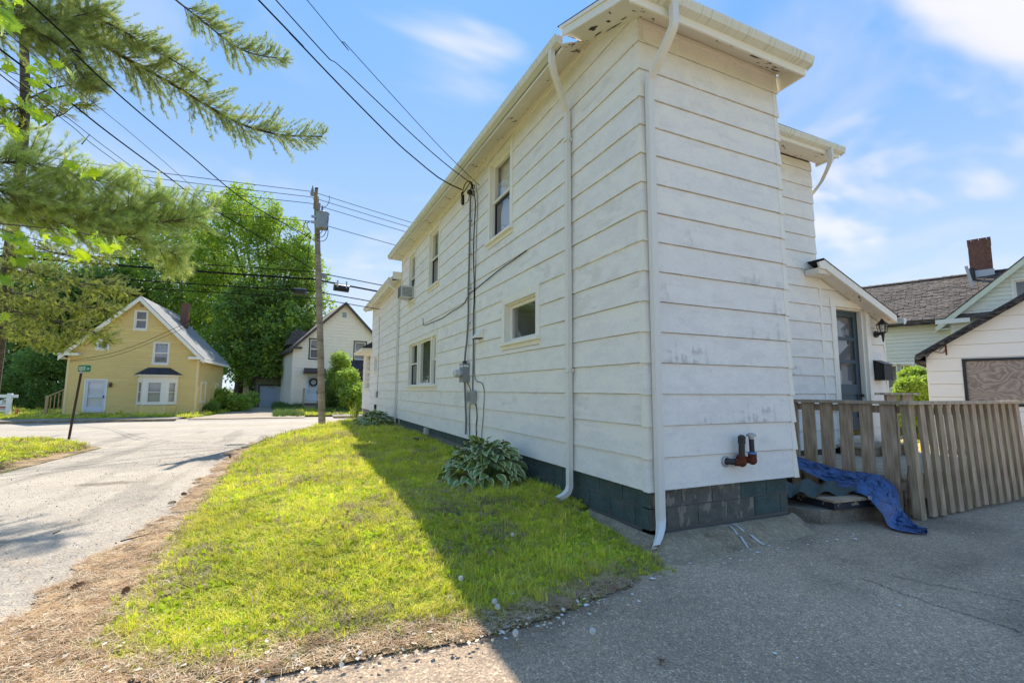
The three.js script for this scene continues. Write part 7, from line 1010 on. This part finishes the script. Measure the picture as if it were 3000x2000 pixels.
// ---------------------------------------------------------------- hostas, dandelions, cones
{
  const leafG = (seed) => { const r = rng(seed), n = 7, m = 6, pos = [], col = [], id = [], cream = [.80, .75, .46], g1 = [.13, .225, .05], g2 = [.16, .255, .055]; for (let i = 0; i <= n; i++) for (let j = 0; j <= m; j++) { const t = i / n, s = j / m * 2 - 1, w = .40 * Math.pow(Math.sin(Math.PI * Math.pow(t * .96 + .02, .72)), .85) * (1 - .15 * t), rim = Math.abs(s) > .8; const y = .10 * t - .34 * t * t * t + .10 * Math.abs(s) * w * 1.6 + .015 * Math.sin(t * 14 + s * 3) * Math.abs(s); pos.push(s * w, y, t); const edge = Math.abs(s) > .99 || i === n; const q = edge ? cream : Math.abs(s) > .6 ? [lerp(g2[0], cream[0], .16), lerp(g2[1], cream[1], .16), lerp(g2[2], cream[2], .12)] : (i + j) % 2 ? g1 : g2; col.push(...q); } for (let i = 0; i < n; i++) for (let j = 0; j < m; j++) { const a = i * (m + 1) + j, b = a + m + 1; id.push(a, b, a + 1, a + 1, b, b + 1); } const g = new THREE.BufferGeometry(); g.setAttribute('position', new THREE.Float32BufferAttribute(pos, 3)); g.setAttribute('color', new THREE.Float32BufferAttribute(col, 3)); g.setAttribute('uv', new THREE.Float32BufferAttribute(pos.filter((_, k) => k % 3 !== 1), 2)); g.setIndex(id); g.computeVertexNormals(); return g; };
  const LG = [leafG(1), leafG(2), leafG(3)], hm = new THREE.MeshPhysicalMaterial({ vertexColors: true, roughness: .45, transmission: .12, thickness: 0, side: THREE.DoubleSide });
  const hosta = (lab, c, R0, H, n, size, seed, half) => { const r = rng(seed), T = thing('hosta', lab, 'hosta', c, 'hostas along the house wall'); const st = [];
    for (let i = 0; i < n; i++) { const u = (i + .5) / n, ph = i * 2.39996 + rr(-.2, .2, r), tier = Math.sqrt(u), rad = R0 * (.12 + .80 * tier) * rr(.88, 1.08, r), y = H * (1.02 - Math.pow(tier, 2.2) * .80) * rr(.86, 1.08, r), d = V(Math.cos(ph), 0, Math.sin(ph)); if (half && d.x * rad > .60) continue; const p = V(d.x * rad, Math.max(.05, y), d.z * rad), pitch = lerp(-.7, .45, Math.pow(tier, 1.3)) + rr(-.35, .35, r), m = lit(new THREE.Mesh(LG[i % 3], hm)); m.name = 'leaf'; m.position.copy(p).addScaledVector(d, -size * .35); m.quaternion.setFromEuler(new THREE.Euler(pitch, Math.atan2(d.x, d.z) + rr(-.7, .7, r), rr(-.45, .45, r), 'YXZ')); m.scale.setScalar(size * rr(.6, 1.3, r) * lerp(.85, 1.05, tier)); T.add(m); if (i % 3 === 0) st.push(tube([c.clone().add(V(d.x * .06, 0, d.z * .06)), c.clone().add(V(p.x * .5, p.y * .75, p.z * .5)), c.clone().add(m.position)], .006, 4, 5)); }
    part(T, 'stalks', st, mat({ color: lin(.12, .2, .06), roughness: .6 })); return T; };
  const c1 = onX(1420, 1330, -.62), c2 = onX(1094, 1230, -.72); hosta('large green hosta with cream edged leaves below the meter', V(-.62, .16, c1.z), .66, .56, 280, .155, 7, true); hosta('smaller cream edged hosta by the downspout near the street', V(-.68, .16, c2.z), .78, .52, 220, .18, 9, true);
  const lilyT = thing('yellow_lily', 'sunlit yellow green plant at the street corner of the house', 'plant', V(-.5, .1, -20.4)), bt = bladeTuft(31, 30, .8, .022, .7, .2); part(lilyT, 'leaves', bt.translate(-.55, .1, -20.4), leafMat(lin(.30, .34, .04), .5));
  // dandelion clocks
  const zh = zm(800, 1200, 900 / 1764), r = rng(131), fl = (() => { const t = []; for (let i = 0; i < 150; i++) { const y = 1 - 2 * (i + .5) / 150, a = i * 2.39996, q = Math.sqrt(1 - y * y), d = V(q * Math.cos(a), y, q * Math.sin(a)), s = V().crossVectors(d, V(.3, 1, .2)).normalize(), u = V().crossVectors(s, d); t.push([d.clone().multiplyScalar(.006), d.clone().multiplyScalar(.021).addScaledVector(s, .0035), d.clone().multiplyScalar(.021).addScaledVector(s, -.0035)], [d.clone().multiplyScalar(.02).addScaledVector(u, .004), d.clone().multiplyScalar(.022).addScaledVector(s, .004), d.clone().multiplyScalar(.022).addScaledVector(s, -.004)]); } return bare(t); })();
  const puff = leafMat(lin(.85, .82, .75), .3), places = [[1375, 722, 'alone in the shaded grass below the hosta'], [1078, 942, 'right on the shadow edge of the lawn'], [1272, 1033, 'higher of two in the shade by the driveway edge'], [1290, 1060, 'lower of two in the shade by the driveway edge'], [1392, 1203, 'at the asphalt edge among dry needles'], [1835, 1245, 'with a long bent stem near the concrete apron']];
  for (const [x, y, w] of places) { const pp = onY(...zh(x, y), .16), g = Math.max(lawnY(pp.x, pp.z), .0), T = thing('dandelion_clock', `white dandelion seed head ${w}`, 'dandelion', V(pp.x + .02, g, pp.z)); const hd = V(pp.x, g + rr(.075, .10, r), pp.z); if (w.startsWith('with')) { hd.y = g + .13; } part(T, 'stem', [tube([V(pp.x + .02, g - .01, pp.z), V(pp.x + .015, g + .05, pp.z + .01), hd], .0022, 5, 8)], mat({ color: lin(.35, .36, .16) })); part(T, 'seed_head', fl.clone().scale(.8, .8, .8).translate(hd.x, hd.y, hd.z), puff); }
  // cones and a dead sprig
  const zg = zm(0, 1200, 900 / 1764); for (const [x, y] of [[1132, 405], [1055, 490], [985, 540], [1320, 265], [1245, 285], [445, 1020], [720, 1050]]) { const p = onY(...zg(x, y), .03), t = []; const g0 = Math.max(lawnY(p.x, p.z), laneY(p.z)) + .02; for (let i = 0; i < 40; i++) { const s = i / 40, a = i * 2.4, R1 = .022 * Math.sin(Math.PI * (s * .85 + .12)) + .004, c = V((s - .5) * .10, 0, 0), d = V(.35, Math.cos(a), Math.sin(a)).normalize(), q = V().crossVectors(d, V(1, 0, 0)).normalize(); t.push([c.clone(), c.clone().addScaledVector(d, R1).addScaledVector(q, .009), c.clone().addScaledVector(d, R1).addScaledVector(q, -.009)]); } const yaw = r() * 6.28; single('pine_cone', bare(t).rotateY(yaw).translate(p.x, g0 + .018, p.z), mat({ color: lin(.22, .13, .075), roughness: .9 }), 'fallen brown pine cone on the litter strip beside the lane', 'pine cone', 'pine cones beside the lane'); }
  const dl = onY(1939, 1939, .012), t = []; for (let i = 0; i < 26; i++) { const a = rr(0, 6.28, r), L = rr(.02, .05, r), d = V(Math.cos(a), 0, Math.sin(a)), s = V(-d.z, 0, d.x); t.push([V(0, .01, 0).addScaledVector(s, .004), V(0, .01, 0).addScaledVector(s, -.004), d.multiplyScalar(L).add(V(0, rr(0, .015, r), 0))]); } single('dead_sprig', bare(t).translate(dl.x, dl.y, dl.z), mat({ color: lin(.16, .075, .04), roughness: .9 }), 'small brown dead sprig lying on the dark asphalt', 'sprig');
  for (const [x0, y0, x1, y1] of [[690, 755, 865, 710], [300, 712, 345, 690], [915, 1075, 985, 1048]]) { const a = onY(...zg(x0, y0), .04), b = onY(...zg(x1, y1), .04); single('fallen_twig', tube([a, a.clone().lerp(b, .5).add(V(.03, .012, .03)), b], .007, 5, 10, .003), limbMat, 'thin dead twig lying in the litter strip beside the lane', 'twig', 'twigs beside the lane'); }
}
renderer.render(scene, camera);
